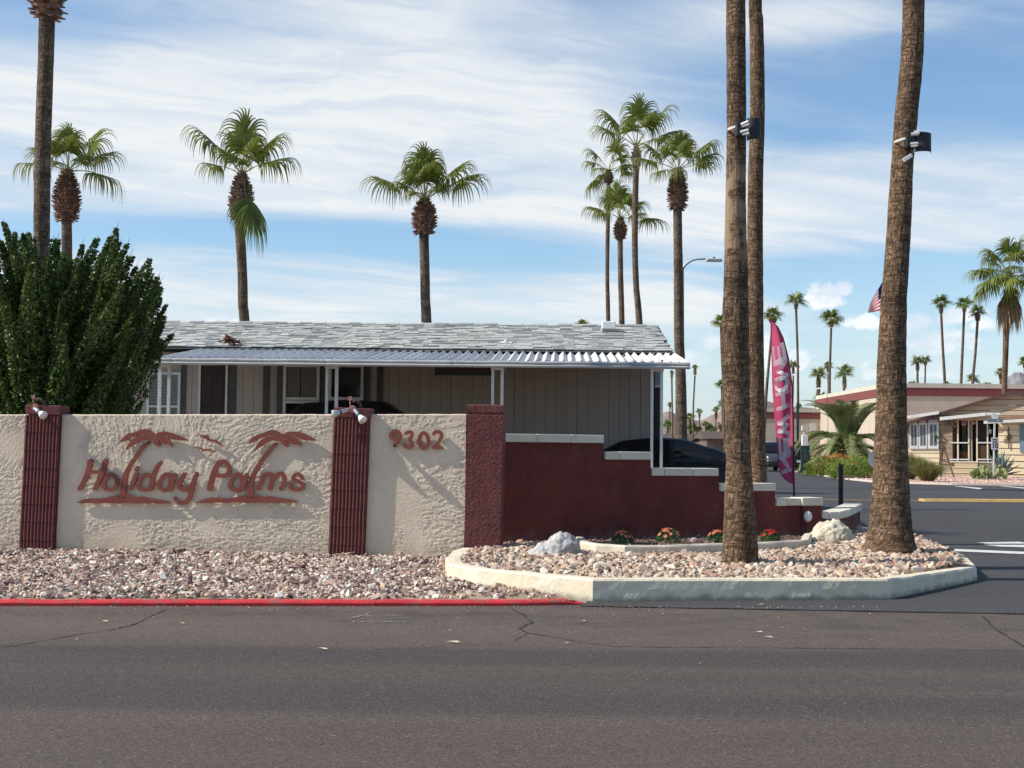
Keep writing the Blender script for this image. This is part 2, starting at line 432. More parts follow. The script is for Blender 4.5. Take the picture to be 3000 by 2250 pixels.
def G2(px, py, z=0): p = onZ(px, py, z); return (p.x, p.y)
for i, (P, w) in enumerate([
        ([(487, 1786), (440, 1806), (400, 1828), (320, 1848), (240, 1858), (160, 1872), (60, 1890), (0, 1896)], .012),
        ([(1490, 1780), (1530, 1800), (1560, 1824), (1520, 1842), (1548, 1856), (1640, 1870), (1720, 1885), (1800, 1895), (1960, 1897), (2300, 1899), (2700, 1903), (2990, 1908)], .011),
        ([(1548, 1856), (1490, 1885), (1300, 1896), (1100, 1905)], .006),
        ([(2880, 1806), (2910, 1840), (2960, 1872), (2998, 1895)], .014)]):
    strip('crack', wander([G2(*p) for p in P], .05, .008, i), w, .004, TAR, road, .6)
strip('seam', wander([tuple(p[:2]) for p in nearb] + [(9, 11.25)], .12, .006, 9), .022, .008, TAR, road, .5)

WHITEP = mat('road_paint_white', (.62, .61, .58), (.3, .29, .28), scale=9, rough=.8, mix=(.5, .8))
PALEP = mat('faded_paint', (.46, .43, .40), (.17, .15, .13), scale=30, rough=.9, mix=(.4, .6))
def paint(name, quad, z, m, parent):
    return flat_poly(name, [G2(*q) for q in quad], z, m, parent)
paint('stop_line', [(2740, 1608), (3000, 1618.5), (3160, 1625), (3160, 1632), (3000, 1625.5), (2740, 1614.5)], .010, WHITEP, side)
paint('lettering', [(2862, 1591), (2985, 1589), (3000, 1591), (3000, 1595), (2900, 1596)], .010, WHITEP, side)
paint('lettering', [(2880, 1598), (3000, 1598), (3060, 1602), (3060, 1607), (2930, 1603)], .010, WHITEP, side)
paint('parking_mark', [(2792, 1424), (2800, 1424), (2880, 1431), (2868, 1434)], .010, WHITEP, side)
paint('parking_mark', [(2925, 1424), (2935, 1424), (3010, 1430), (3000, 1432)], .010, WHITEP, side)
paint('stop_line', [(2522, 1546), (2546, 1547), (2546, 1562), (2522, 1560)], .010, WHITEP, side)
for q in [((1026, 1812), (1080, 1800), 1), ((1030, 1824), (1110, 1822), 2), ((1060, 1806), (1100, 1806), 3), ((1120, 1822), (1190, 1822), 4), ((1130, 1806), (1175, 1805), 5), ((1165, 1812), (1198, 1810), 6), ((1075, 1796), (1088, 1793), 7)]:
    strip('paint_scrawl', wander([G2(*q[0]), G2(*q[1])], .02, .006, q[2]), .016, .004, PALEP, road, .8)

YEL = mat('kerb_yellow', (.62, .42, .13), (.5, .34, .14), scale=6, rough=.8, bump=.2)
yb = MB(); a = onZ(2402, 1464, 0); c = onZ(2700, 1469, 0); d = onZ(3200, 1472, 0)
def lowkerb(mb, pts, w, h, z0=0.0):
    n = len(pts); vs = []
    for i, p in enumerate(pts):
        q0 = pts[max(i - 1, 0)]; q1 = pts[min(i + 1, n - 1)]; t = Vector((q1[0] - q0[0], q1[1] - q0[1], 0)).normalized(); s = Vector((-t.y, t.x, 0)) * (w / 2)
        for k, hh in ((1, 0), (.8, h), (-.8, h), (-1, 0)): vs.append((p[0] + s.x * k, p[1] + s.y * k, z0 + hh))
    f = []
    for i in range(n - 1):
        for k in range(3): f.append((i * 4 + k, i * 4 + k + 1, i * 4 + 5 + k, i * 4 + 4 + k))
    f += [(0, 3, 2, 1), ((n - 1) * 4, (n - 1) * 4 + 1, (n - 1) * 4 + 2, (n - 1) * 4 + 3)]
    mb.add(vs, f)
lowkerb(yb, [c, d], .42, .07)
tag(yb.build('yellow_kerb', YEL, recalc=True), 'raised yellow painted kerb running across the side road right of the leaning palm', 'kerb')
strip('yellow_line', [tuple(a[:2]), tuple(c[:2])], .18, .010, YEL, side)

# ================================================================== stucco wall
TH = R(-4.5)
wl = atY(1362, 1600, 15.2); WF = Frame((wl.x, wl.y, 0), TH)       # local x<0 along the wall, y<0 towards the road
STUCCO = mat('stucco_tan', (.72, .61, .465), (.63, .53, .405), scale=2.2, rough=.85, bump=.45, bscale=55, dirt=((.42, .36, .29), 1.3, .55, .8), dist=.006, grime=((.40, .31, .23), .06, .26, .55))
def sm(x, a, b):
    t = min(1, max(0, (x - a) / (b - a))); return t * t * (3 - 2 * t)
def trowel(x, z, amp=.95):
    wob = noise.noise(Vector((x * 2.3, z * 2.3, 3.1))) * .35
    st = 1.0 if z > .95 else 2.2
    ang = .6 + 1.2 * noise.noise(Vector((x * .6, z * .6, 9)))
    ca, sa = math.cos(ang), math.sin(ang)
    u, v = x * ca + z * sa, -x * sa + z * ca
    if z < .95: u, v = x, z
    n = noise.noise(Vector((u * 16 + wob, v * 21 * st + wob, 0.5)))
    n2 = noise.noise(Vector((x * 38, z * (60 if z < .95 else 38), 7.7)))
    k = n + .45 * n2
    plate = sm(k, -.06, .03)
    ridge = math.exp(-((k - .02) / .07) ** 2)
    mask = .25 + .75 * sm(noise.noise(Vector((x * 2.2, z * 2.6, 21))) + .22, -.12, .25)
    return amp * mask * (.0035 * plate + .0075 * ridge * (.5 + .8 * abs(n2))) + amp * .0012 * noise.noise(Vector((x * 60, z * 60, 2)))
def ztop(x): return 1.66 + .0100 * x
def stucco_face(x0, x1, zt, z0=0.0, step=.0082, amp=1.35, yoff=0.0, thick=.16, hf=trowel, endcap=True):
    amp *= .58
    nx = max(2, int((x1 - x0) / step)); nz = max(2, int((zt((x0 + x1) / 2) - z0) / step))
    V = np.zeros((nz + 3, nx + 1, 3))
    for j in range(nx + 1):
        x = x0 + (x1 - x0) * j / nx; zz = zt(x) + .004 * noise.noise(Vector((x * 7, 0, 5)))
        for i in range(nz + 1):
            z = z0 + (zz - z0) * i / nz
            V[i, j] = (x, yoff - hf(x, z, amp) + (.006 if i == nz else 0), z)
        V[nz + 1, j] = (x, yoff + .02, zz + .003); V[nz + 2, j] = (x, yoff + thick, zz)
    idx = np.arange((nz + 3) * (nx + 1)).reshape(nz + 3, nx + 1)
    F = np.stack([idx[:-1, :-1], idx[:-1, 1:], idx[1:, 1:], idx[1:, :-1]], -1).reshape(-1, 4)
    return V.reshape(-1, 3), F
xl = WF.pix(-420, 1500).x
wall = empty('stucco_wall', WF.loc, TH); tag(wall, 'long tan trowelled stucco wall carrying the palm lettering', 'wall')
V, F = stucco_face(xl, -.004, ztop); place('stucco_front', np_mesh('stucco_front', V, F, STUCCO, smooth=True), wall)
b = MB(); b.add([(xl, .012, 0), (-.004, .012, 0), (-.004, .16, 0), (xl, .16, 0), (xl, .012, ztop(xl) - .003), (-.004, .012, 1.656), (-.004, .16, 1.656), (xl, .16, ztop(xl) - .003)],
                [(0, 1, 5, 4), (1, 2, 6, 5), (2, 3, 7, 6), (3, 0, 4, 7), (4, 5, 6, 7)])
b.build('wall_body', STUCCO, wall)

# ------------------------------------------------------------------ pilasters of fluted block
MAROON = mat('maroon_block_paint', (.150, .042, .040), (.105, .032, .032), scale=6, rough=.75, bump=.8, bscale=38, dirt=((.20, .085, .075), 5, .58, .8), dist=.008)
def fluted_block(w=.405, h=.198, d=.22, n=10):
    b = MB(); prof = []; p = w / n
    for k in range(n):
        x = -w / 2 + k * p
        for t in (.10, .2, .35, .5, .65, .8, .9):
            prof.append((x + t * p, -.016 * math.sin(math.pi * (t - .1) / .8) ** .55 if .1 < t < .9 else 0))
    prof = [(-w / 2, 0)] + prof + [(w / 2, 0)]
    prof = [(x, y) for x, y in prof] + [(w / 2, d), (-w / 2, d)]
    b.poly_prism(prof, 0, h); return b.mesh('block', MAROON)
BLK = fluted_block()
def pilaster(px_mid, lean, label, zbot, ztp, n=8):
    c = WF.pix(px_mid, 1600)
    w = WF.M @ Vector((c.x, -.055, 0))
    t = empty('pilaster', w, rot=(0, R(lean), TH)); tag(t, label, 'pillar', 'maroon pilasters of the stucco wall')
    hh = .2035; z = zbot
    for k in range(n):
        o = place('block', BLK, t, loc=(random.uniform(-.002, .002), random.uniform(-.002, .002), z), sc=(1, 1, 1)); z += hh
    b = MB(); b.box(-.205, .205, .012, .2, zbot, z - .006); b.build('mortar', mat('maroon_mortar', (.07, .022, .022), rough=.9), t)
    cb = MB(); cb.box(-.206, .206, -.018, .24, 0, .112); o = cb.build('cap_block', MAROON, t, loc=(.006, 0, z)); bevel(o, .01, 2)
    return t, z + .112
pil1, _ = pilaster(112, 1.3, 'fluted maroon block pilaster with a single spotlight, left end of the lettering', -.02, 0)
pil2, _ = pilaster(1017, 1.3, 'fluted maroon block pilaster with twin spotlights between lettering and house number', -.02, 0)
# third pillar: painted stucco
def pil_rough(x, z, amp):
    a = noise.noise(Vector((x * 16, z * 34, 4))); r = math.exp(-((a) / .10) ** 2)
    return amp * (.006 * r + .004 * noise.noise(Vector((x * 30, z * 34, 8))) + .003 * noise.noise(Vector((x * 70, z * 70, 8))))
p3 = WF.pix(1413, 1600)
t = empty('pillar', WF.M @ Vector((p3.x, -.06, 0)), rot=(0, R(.7), TH)); tag(t, 'maroon stucco corner pillar right of the house number', 'pillar', )
V, F = stucco_face(-.2, .2, lambda x: 1.765, 0, .008, .8, 0, .4, pil_rough)
V[:, 1] += np.where((V[:, 2] > 1.655) & (V[:, 2] < 1.672), .012, 0)
place('shaft', np_mesh('shaft', V, F, MAROON, smooth=True), t)
b = MB(); b.box(-.2, .2, .012, .4, 0, 1.762); b.build('pillar_core', MAROON, t)

# ------------------------------------------------------------------ cut-out lettering (traced strokes turned into thick plates)
SIGNM = mat('terracotta_plate', (.235, .062, .040), (.20, .050, .034), scale=9, rough=.55, bump=.15, bscale=90, dist=.004, spec=.4)
def seg_d(X, Y, ax, ay, bx, by, ra, rb):
    dx, dy = bx - ax, by - ay; L = dx * dx + dy * dy + 1e-9
    t = np.clip(((X - ax) * dx + (Y - ay) * dy) / L, 0, 1)
    return np.hypot(X - ax - t * dx, Y - ay - t * dy) - (ra + (rb - ra) * t)
def spline(pts, closed=False, sub=6):
    P = [p if len(p) == 3 else (p[0], p[1], None) for p in pts]
    last = None; Q = []
    for p in P:
        if p[2] is not None: last = p[2]
        Q.append([p[0], p[1], last])
    nx = None
    for q in reversed(Q):
        if q[2] is None: q[2] = nx
        else: nx = q[2]
    n = len(Q); out = []
    if n < 3: return Q
    rng = range(n if closed else n - 1)
    for i in rng:
        if closed: a, b_, c, d_ = Q[(i - 1) % n], Q[i], Q[(i + 1) % n], Q[(i + 2) % n]
        else: a, b_, c, d_ = Q[max(i - 1, 0)], Q[i], Q[i + 1], Q[min(i + 2, n - 1)]
        for k in range(sub):
            t = k / sub
            out.append([.5 * ((2 * b_[j]) + (-a[j] + c[j]) * t + (2 * a[j] - 5 * b_[j] + 4 * c[j] - d_[j]) * t * t + (-a[j] + 3 * b_[j] - 3 * c[j] + d_[j]) * t ** 3) for j in range(3)])
    out.append(Q[0] if closed else Q[-1]); return out
def plate(name, shapes, cuts, to_local, step, y_front, thick, parent, m):
    """shapes: ('s', pts) stroke, ('c', pts) closed stroke, ('p', pts) polygon; in crop pixels"""
    allp = [p for k, q in shapes for p in q]; mg = 75
    x0 = min(p[0] for p in allp) - mg; x1 = max(p[0] for p in allp) + mg; y0 = min(p[1] for p in allp) - mg; y1 = max(p[1] for p in allp) + mg
    nx = int((x1 - x0) / step) + 1; ny = int((y1 - y0) / step) + 1
    X, Y = np.meshgrid(x0 + np.arange(nx) * step, y0 + np.arange(ny) * step); D = np.full(X.shape, 1e6)
    for k, q in shapes:
        if k == 'p':
            qq = spline([(a[0], a[1], 0) for a in q], True, 3) if len(q) > 6 else [list(a) + [0] for a in q]
            ins = inside(np.stack([X.ravel(), Y.ravel()], 1), qq).reshape(X.shape); dd = np.full(X.shape, 1e6)
            for i in range(len(qq)): dd = np.minimum(dd, np.maximum(seg_d(X, Y, qq[i][0], qq[i][1], qq[(i + 1) % len(qq)][0], qq[(i + 1) % len(qq)][1], 0, 0), 0))
            D = np.minimum(D, np.where(ins, -dd, dd))
        else:
            s = spline(q, k == 'c')
            for a, c in zip(s[:-1], s[1:]): D = np.minimum(D, seg_d(X, Y, a[0], a[1], c[0], c[1], a[2], c[2]))
    for q in cuts:
        s = spline(q)
        for a, c in zip(s[:-1], s[1:]): D = np.maximum(D, -seg_d(X, Y, a[0], a[1], c[0], c[1], a[2], c[2]))
    key = {}; v2 = []
    def vid(k, p):
        if k not in key: key[k] = len(v2); v2.append(p)
        return key[k]
    faces = []; sides = []
    for j in range(ny - 1):
        for i in range(nx - 1):
            cs = [(i, j), (i + 1, j), (i + 1, j + 1), (i, j + 1)]; d = [D[c[1], c[0]] for c in cs]
            ins = [a < 0 for a in d]
            if not any(ins): continue
            poly = []; kinds = []
            for k in range(4):
                k2 = (k + 1) % 4; ca, cb = cs[k], cs[k2]
                if ins[k]: poly.append(vid(ca, (x0 + ca[0] * step, y0 + ca[1] * step))); kinds.append(0)
                if ins[k] != ins[k2]:
                    t = d[k] / (d[k] - d[k2]); e = (min(ca, cb), max(ca, cb))
                    poly.append(vid(e, (x0 + (ca[0] + (cb[0] - ca[0]) * t) * step, y0 + (ca[1] + (cb[1] - ca[1]) * t) * step))); kinds.append(1 if ins[k] else 2)
            if len(poly) < 3: continue
            faces.append(poly)
            for k in range(len(poly)):
                if kinds[k] == 1 and kinds[(k + 1) % len(poly)] == 2: sides.append((poly[k], poly[(k + 1) % len(poly)]))
    L = [to_local(p[0], p[1]) for p in v2]; n = len(L)
    b = MB(); b.v = [(p[0], y_front, p[1]) for p in L] + [(p[0], y_front + thick, p[1]) for p in L]
    b.f = [tuple(reversed(f)) for f in faces] + [tuple(i + n for i in f) for f in faces] + [(a, c, c + n, a + n) for a, c in sides]
    b.mi = [0] * len(b.f)
    return b.build(name, m, parent, recalc=True)
def mapper(ox, oy, sc):
    def f(x, y):
        p = WF.pix(ox + x / sc, oy + y / sc, -.04); return (p.x, p.z)
    return f
mA = mapper(220, 1240, 6.144); mB = mapper(560, 1240, 5.821); mC = mapper(1120, 1240, 11.06)
sign = empty('lettering_sign', WF.loc, TH); tag(sign, 'terracotta cut-out lettering Holiday Palms with palm trees and birds on the stucco wall', 'sign')
YF, THK = -.045, .022
A = [('letter', [('s', [(272, 690, 50), (258, 800, 48), (205, 960, 46), (140, 1090, 42), (78, 1178, 36)]), ('s', [(548, 690, 54), (512, 820, 50), (450, 980, 44), (400, 1090, 40), (352, 1172, 36)]), ('s', [(250, 882, 32), (480, 872, 32)])]),
     ('letter', [('c', [(670, 925, 34), (745, 1000, 36), (745, 1110, 36), (680, 1180, 34), (580, 1190, 34), (512, 1130, 34), (545, 1010, 34), (600, 930, 32)])]),
     ('letter', [('s', [(1120, 795, 28), (1095, 840, 30)])]), ('letter', [('s', [(1095, 915, 38), (1060, 1030, 38), (992, 1178, 30)])]),
     ('letter', [('c', [(1350, 940, 32), (1250, 920, 30), (1180, 1000, 34), (1135, 1110, 36), (1180, 1185, 32), (1290, 1195, 30), (1350, 1130, 34), (1380, 1030, 34)]), ('s', [(1545, 705, 28), (1480, 790, 40), (1425, 920, 44), (1390, 1060, 42), (1362, 1180, 40)])]),
     ('letter', [('c', [(1710, 945, 34), (1620, 920, 32), (1545, 1010, 34), (1500, 1120, 36), (1560, 1185, 32), (1665, 1190, 32), (1710, 1080, 34)]), ('s', [(1800, 925, 32), (1765, 1030, 38), (1722, 1185, 38)])]),
     ('letter', [('s', [(1965, 920, 38), (1895, 1040, 40), (1880, 1150, 40), (1960, 1195, 34), (2050, 1140, 36)]), ('s', [(2190, 905, 34), (2140, 1040, 42), (2090, 1220, 42), (2050, 1360, 38), (1960, 1430, 34), (1870, 1425, 30), (1800, 1350, 34)])])]
for nm, sh in A: plate(nm, sh, [], mA, 7, YF, THK, sign, SIGNM)
Bl = [[('c', [(560, 650, 34), (640, 740, 38), (635, 850, 38), (560, 895, 36), (440, 880, 34), (420, 790, 42), (470, 680, 38)]), ('s', [(500, 660, 36), (410, 780, 44), (355, 950, 48), (318, 1110, 48)])],
      [('c', [(850, 890, 32), (765, 875, 30), (695, 970, 34), (660, 1075, 36), (720, 1132, 32), (820, 1138, 32), (860, 1040, 34)]), ('s', [(945, 885, 38), (905, 1010, 40), (880, 1120, 38)])],
      [('s', [(1225, 885, 36), (1190, 1000, 38), (1138, 1115, 36)]), ('s', [(1225, 890, 30), (1320, 862, 34), (1385, 905, 36), (1375, 1000, 38), (1340, 1112, 38)]), ('s', [(1400, 950, 30), (1480, 868, 32), (1555, 868, 36), (1590, 960, 38), (1568, 1060, 36), (1530, 1118, 34)])],
      [('s', [(1900, 940, 30), (1830, 868, 32), (1760, 890, 32), (1745, 955, 34), (1830, 1000, 34), (1905, 1050, 36), (1880, 1115, 34), (1780, 1130, 30), (1700, 1100, 32), (1690, 1035, 32)])]]
for sh in Bl: plate('letter', sh, [], mB, 7, YF, THK, sign, SIGNM)
# palm emblems: crown, trunk (set on the mound)
frA = [(810, 340), (910, 210), (1060, 165), (1190, 115), (1260, 105), (1350, 130), (1420, 170), (1445, 190), (1500, 165), (1620, 150), (1760, 180), (1900, 230), (1960, 260), (2040, 310), (1880, 305), (1760, 295), (1700, 260), (1740, 330), (1755, 430), (1700, 380), (1610, 375), (1590, 330), (1545, 350), (1530, 425), (1450, 395), (1410, 340), (1390, 300), (1350, 320), (1290, 300), (1230, 300), (1150, 350), (1050, 395), (980, 430), (905, 485), (980, 350), (1060, 262), (1140, 245), (1040, 250), (950, 300)]
cutA = [[(1190, 222, 5), (1310, 210, 5)], [(1140, 195, 5), (1120, 245, 6)], [(1420, 252, 5), (1500, 300, 6), (1535, 390, 7)], [(1610, 225, 5), (1690, 265, 7), (1750, 370, 7)], [(1745, 255, 5), (1742, 300, 5)], [(1865, 265, 5), (1860, 305, 5)], [(940, 250, 5), (938, 300, 5)], [(1080, 365, 4), (1075, 390, 4)], [(1150, 320, 4), (1155, 350, 4)]]
plate('palm_crown', [('p', frA)], cutA, mA, 5, YF - .004, THK, sign, SIGNM)
plate('palm_trunk', [('s', [(1320, 335, 26), (1190, 460, 32), (1080, 620, 34), (980, 780, 38), (910, 920, 48), (880, 1050, 50), (862, 1180, 54), (858, 1262, 56)])], [], mA, 6, YF + .006, THK, sign, SIGNM)
plate('mound', [('p', [(65, 1410), (220, 1355), (400, 1358), (600, 1330), (780, 1288), (930, 1265), (1110, 1335), (1200, 1315), (1380, 1355), (1600, 1388), (1700, 1440), (900, 1438), (120, 1440)])], [[(790, 1285, 8), (795, 1335, 8), (910, 1335, 8)]], mA, 6, YF, THK, sign, SIGNM)
frB = [(975, 350), (1090, 215), (1240, 165), (1330, 125), (1400, 115), (1480, 135), (1560, 185), (1640, 150), (1760, 140), (1880, 155), (2000, 210), (2130, 282), (1980, 290), (1880, 275), (1830, 250), (1875, 320), (1880, 400), (1830, 362), (1740, 358), (1700, 320), (1665, 340), (1662, 405), (1600, 390), (1550, 340), (1510, 292), (1470, 312), (1400, 290), (1300, 335), (1200, 400), (1140, 430), (1075, 478), (1140, 360), (1215, 270), (1290, 237), (1190, 252), (1100, 300)]
cutB = [[(1300, 215, 5), (1440, 208, 5)], [(1540, 245, 5), (1620, 285, 6), (1665, 375, 7)], [(1730, 215, 5), (1820, 260, 7), (1875, 360, 7)], [(1860, 235, 5), (1856, 275, 5)], [(1970, 240, 5), (1966, 285, 5)], [(1105, 250, 5), (1100, 300, 5)], [(1300, 320, 4), (1305, 350, 4)]]
plate('palm_crown', [('p', frB)], cutB, mB, 5, YF - .004, THK, sign, SIGNM)
plate('palm_trunk', [('s', [(1440, 350, 25), (1330, 470, 32), (1220, 610, 33), (1120, 770, 38), (1050, 920, 43), (1020, 1050, 48), (1008, 1200, 53)])], [], mB, 6, YF + .006, THK, sign, SIGNM)
plate('mound', [('p', [(95, 1345), (250, 1290), (400, 1262), (620, 1278), (800, 1252), (960, 1215), (1110, 1215), (1240, 1252), (1340, 1240), (1480, 1272), (1680, 1292), (1785, 1350), (950, 1352), (140, 1355)])], [[(950, 1215, 8), (975, 1265, 8), (1070, 1265, 8)]], mB, 6, YF, THK, sign, SIGNM)
plate('bird', [('p', [(105, 160), (170, 200), (270, 208), (340, 272), (430, 282), (480, 328), (555, 384), (480, 368), (400, 318), (310, 302), (220, 255), (160, 218)])], [], mB, 5, YF, .012, sign, SIGNM)
plate('bird', [('p', [(15, 388), (80, 402), (170, 420), (220, 440), (300, 436), (360, 466), (420, 487), (350, 490), (290, 468), (210, 472), (140, 436), (70, 414)])], [], mB, 5, YF, .012, sign, SIGNM)
num = empty('house_number', WF.M @ Vector((WF.pix(1215, 1300).x, 0, 0)), TH); tag(num, 'house number 9302 in terracotta numerals between two pilasters', 'house number')
dx = WF.pix(1215, 1300).x
def mC2(x, y): p = mC(x, y); return (p[0] - dx, p[1])
for sh in [[('c', [(430, 258, 56), (530, 295, 56), (572, 390, 58), (530, 495, 56), (430, 520, 58), (325, 480, 58), (282, 385, 56), (330, 290, 56)]), ('s', [(575, 420, 56), (500, 600, 54), (395, 735, 48)])],
           [('s', [(765, 335, 50), (855, 280, 50), (950, 315, 54), (950, 430, 54), (880, 515, 50), (955, 620, 56), (950, 735, 56), (850, 788, 52), (740, 745, 50), (695, 680, 48)])],
           [('c', [(1340, 305, 52), (1450, 395, 56), (1492, 560, 58), (1450, 725, 56), (1340, 822, 54), (1240, 725, 56), (1195, 560, 58), (1240, 395, 56)])],
           [('s', [(1665, 345, 50), (1740, 275, 52), (1850, 280, 54), (1920, 375, 56), (1890, 500, 54), (1790, 650, 52), (1680, 765, 50)]), ('s', [(1650, 788, 46), (1920, 788, 46)])]]:
    plate('numeral', sh, [], mC2, 11, -.05, .028, num, SIGNM)

# ------------------------------------------------------------------ spotlights on the pilasters
CHROME = mat('lamp_holder_steel', (.55, .57, .58), (.35, .37, .38), scale=20, rough=.3, metal=.8)
RUBBER = mat('black_rubber', (.02, .02, .022), rough=.6)
BULBW = mat('lamp_glass_white', (.8, .79, .72), rough=.2, coat=.3)
BULBC = mat('lamp_glass_clear', (.45, .52, .56), (.7, .68, .55), scale=12, rough=.12, metal=.4)
PINKM = mat('faded_red_metal', (.50, .25, .20), (.32, .13, .11), scale=14, rough=.6)
def bulb(parent, a, d, glass, L=.10, r=.048):
    a = Vector(a); d = Vector(d).normalized()
    b = MB(); b.tube([a, a + d * .055, a + d * .06, a + d * .085], [.022, .024, .027, .026], 12); b.build('lamp_holder', CHROME, parent, smooth=False)
    b = MB(); b.tube([a + d * .085, a + d * .10], [.022, .02], 12); b.build('gasket', RUBBER, parent)
    p = a + d * .10; b = MB(); b.tube([p, p + d * .012, p + d * .04, p + d * .075, p + d * .088], [.018, .024, .036, r, r * 1.02], 18)
    b.build('bulb', glass, parent, smooth=True)
def spot_base(name, w, label, heads, group):
    t = empty(name, w, TH); tag(t, label, 'spotlight', group)
    b = MB(); b.tube([(0, -.004, 0), (0, -.03, .0)], [.045, .038], 14); b.build('mounting_plate', PINKM, t)
    b = MB(); b.tube([(-.025, 0, .03), (-.03, -.01, .07), (-.03, -.005, .105)], [.008, .008, .007], 8); b.box(-.052, -.012, -.016, 0, .10, .145); b.build('bracket', PINKM, t)
    b = MB(); b.tube([(.0, .0, .085), (.03, .0, .10), (.06, .0, .09), (.085, .01, .05), (.095, .03, .0)], [.016, .02, .02, .016, .012], 10); b.build('conduit', mat('dark_conduit', (.07, .045, .04), rough=.6), t)
    for a, d, gl in heads: bulb(t, a, d, gl)
    return t
c = WF.pix(113, 1195); spot_base('spotlight', WF.M @ Vector((c.x, -.07, c.z)), 'single white flood bulb on the left pilaster top', [((.0, -.03, -.01), (.75, -.45, -.42), BULBW)], 'spotlights on the wall')
c = WF.pix(1037, 1200); spot_base('spotlight', WF.M @ Vector((c.x, -.07, c.z)), 'twin flood bulbs in a V on the middle pilaster top', [((-.04, -.03, -.005), (-.85, -.35, -.28), BULBC), ((.03, -.03, -.005), (.58, -.45, -.62), BULBW)], 'spotlights on the wall')

# ================================================================== stepped maroon wall
LIGHTCAP = mat('cap_cream_paint', (.70, .66, .55), (.62, .57, .47), scale=5, rough=.7, bump=.35, bscale=50, dirt=((.45, .40, .32), 6, .62, .85), dist=.006)
MAROONW = mat('maroon_stucco', (.165, .036, .029), (.112, .026, .022), scale=2, rough=.8, bump=.9, bscale=13, dirt=((.19, .075, .065), 2.2, .52, .85), dist=.015, grime=((.26, .14, .11), .14, .34, .5))
D0, D1, PX0, PX1 = 15.95, 17.85, 1466, 2402
PA = atY(PX0, 1600, D0); PB = atY(PX1, 1600, D1)
SR = math.atan2(PB.y - PA.y, PB.x - PA.x)
SF = Frame((PA.x, PA.y, 0), SR)
sw = empty('stepped_wall', SF.loc, SR); tag(sw, 'maroon stucco wall stepping down under cream block caps behind the flower bed', 'wall')
steps = [(1466, 1767, 1269, [1466, 1570, 1669, 1766]), (1767, 1906, 1320, [1771, 1812, 1904]), (1906, 2105, 1368, [1908, 1944, 2027, 2103]),
         (2105, 2271, 1413, [2107, 2190, 2270]), (2271, 2403, 1456, [2272, 2304, 2345]), ]
body = MB(); outline = []
for (a, c, yt, js) in steps:
    xa = SF.pix(a, 1400).x; xb = SF.pix(c, 1400).x; zt = SF.pix((a + c) / 2, yt + 3).z
    outline.append((xa, xb, zt))
    body.box(xa, xb, 0, .2, 0, zt - .10)
    for j0, j1 in zip(js[:-1], js[1:]):
        x0 = SF.pix(j0, 1400).x + .002; x1 = SF.pix(j1, 1400).x - .002
        k = MB(); k.box(x0, x1, -.028, .225, zt - .098 + random.uniform(-.002, .002), zt + random.uniform(-.003, .003))
        o = k.build('cap_block', LIGHTCAP, sw); bevel(o, .008, 2)
o = body.build('wall_body', MAROONW, sw)
# last short pier with its own cap
xa = SF.pix(2347, 1400).x; xb = SF.pix(2402, 1400).x; zt = SF.pix(2375, 1459).z
k = MB(); k.box(xa - .02, xb + .01, -.06, .22, zt - .098, zt + .006); bevel(k.build('cap_block', LIGHTCAP, sw), .01, 2)
k = MB(); k.box(xa, xb, -.035, .2, 0, zt - .10); k.build('pier', MAROONW, sw)
# oval lamp on the pier
lp = SF.pix(2367, 1513, -.06)
t = empty('bulkhead_light', SF.M @ Vector((lp.x, -.036, lp.z)), SR); tag(t, 'small white oval light fixture low on the maroon wall beside the boulder', 'light')
k = MB(); k.tube([(0, 0, 0), (0, -.02, 0), (0, -.05, 0), (0, -.065, 0)], [.05, .056, .048, .02], 20, sy=1.35); k.build('cover', mat('white_plastic', (.75, .75, .74), rough=.4), t, smooth=True)
k = MB(); k.tube([(-.015, -.012, -.06), (-.015, -.012, -.25)], .009, 8); k.build('conduit', mat('dark_conduit', (.07, .045, .04), rough=.6), t)
# curved low wall that ends the run
cp = [(2402, 1496, 17.9), (2425, 1500, 18.05), (2455, 1499, 18.35), (2482, 1492, 18.8), (2503, 1483, 19.3), (2520, 1475, 19.9)]
cw = empty('curved_wall', (0, 0, 0)); tag(cw, 'low curved maroon wall with cream caps between the boulder and the leaning palm', 'wall')
W3 = [atY(a, b_, d) for a, b_, d in cp]
bm_ = MB(); n = len(W3)
nor = []
for i in range(n):
    tt = (W3[min(i + 1, n - 1)] - W3[max(i - 1, 0)]); tt.z = 0; tt.normalize(); nor.append(Vector((tt.y, -tt.x, 0)))
vs = []
for i in range(n):
    z = W3[i].z - .10
    for off, zz in ((0, 0), (0, z), (-.2, z), (-.2, 0)): vs.append((W3[i].x + nor[i].x * off, W3[i].y + nor[i].y * off, zz))
bm_.add(vs, [(i * 4 + k, i * 4 + k + 1, i * 4 + 5 + k, i * 4 + 4 + k) for i in range(n - 1) for k in range(3)] + [((n - 1) * 4, (n - 1) * 4 + 1, (n - 1) * 4 + 2, (n - 1) * 4 + 3)])
bm_.build('wall_body', MAROONW, cw, recalc=True)
for i in range(n - 1):
    k = MB(); vv = []
    for q, e in ((i, .012), (i + 1, -.012)):
        tt = (W3[i + 1] - W3[i]).normalized(); P = W3[q] + tt * e
        for off, zz in ((.03, P.z - .098), (.03, P.z), (-.23, P.z + .0), (-.23, P.z - .098)): vv.append((P.x + nor[q].x * off, P.y + nor[q].y * off, zz))
    k.add(vv, [(0, 1, 2, 3), (7, 6, 5, 4), (0, 4, 5, 1), (1, 5, 6, 2), (2, 6, 7, 3), (3, 7, 4, 0)])
    bevel(k.build('cap_block', LIGHTCAP, cw, recalc=True), .008, 2)

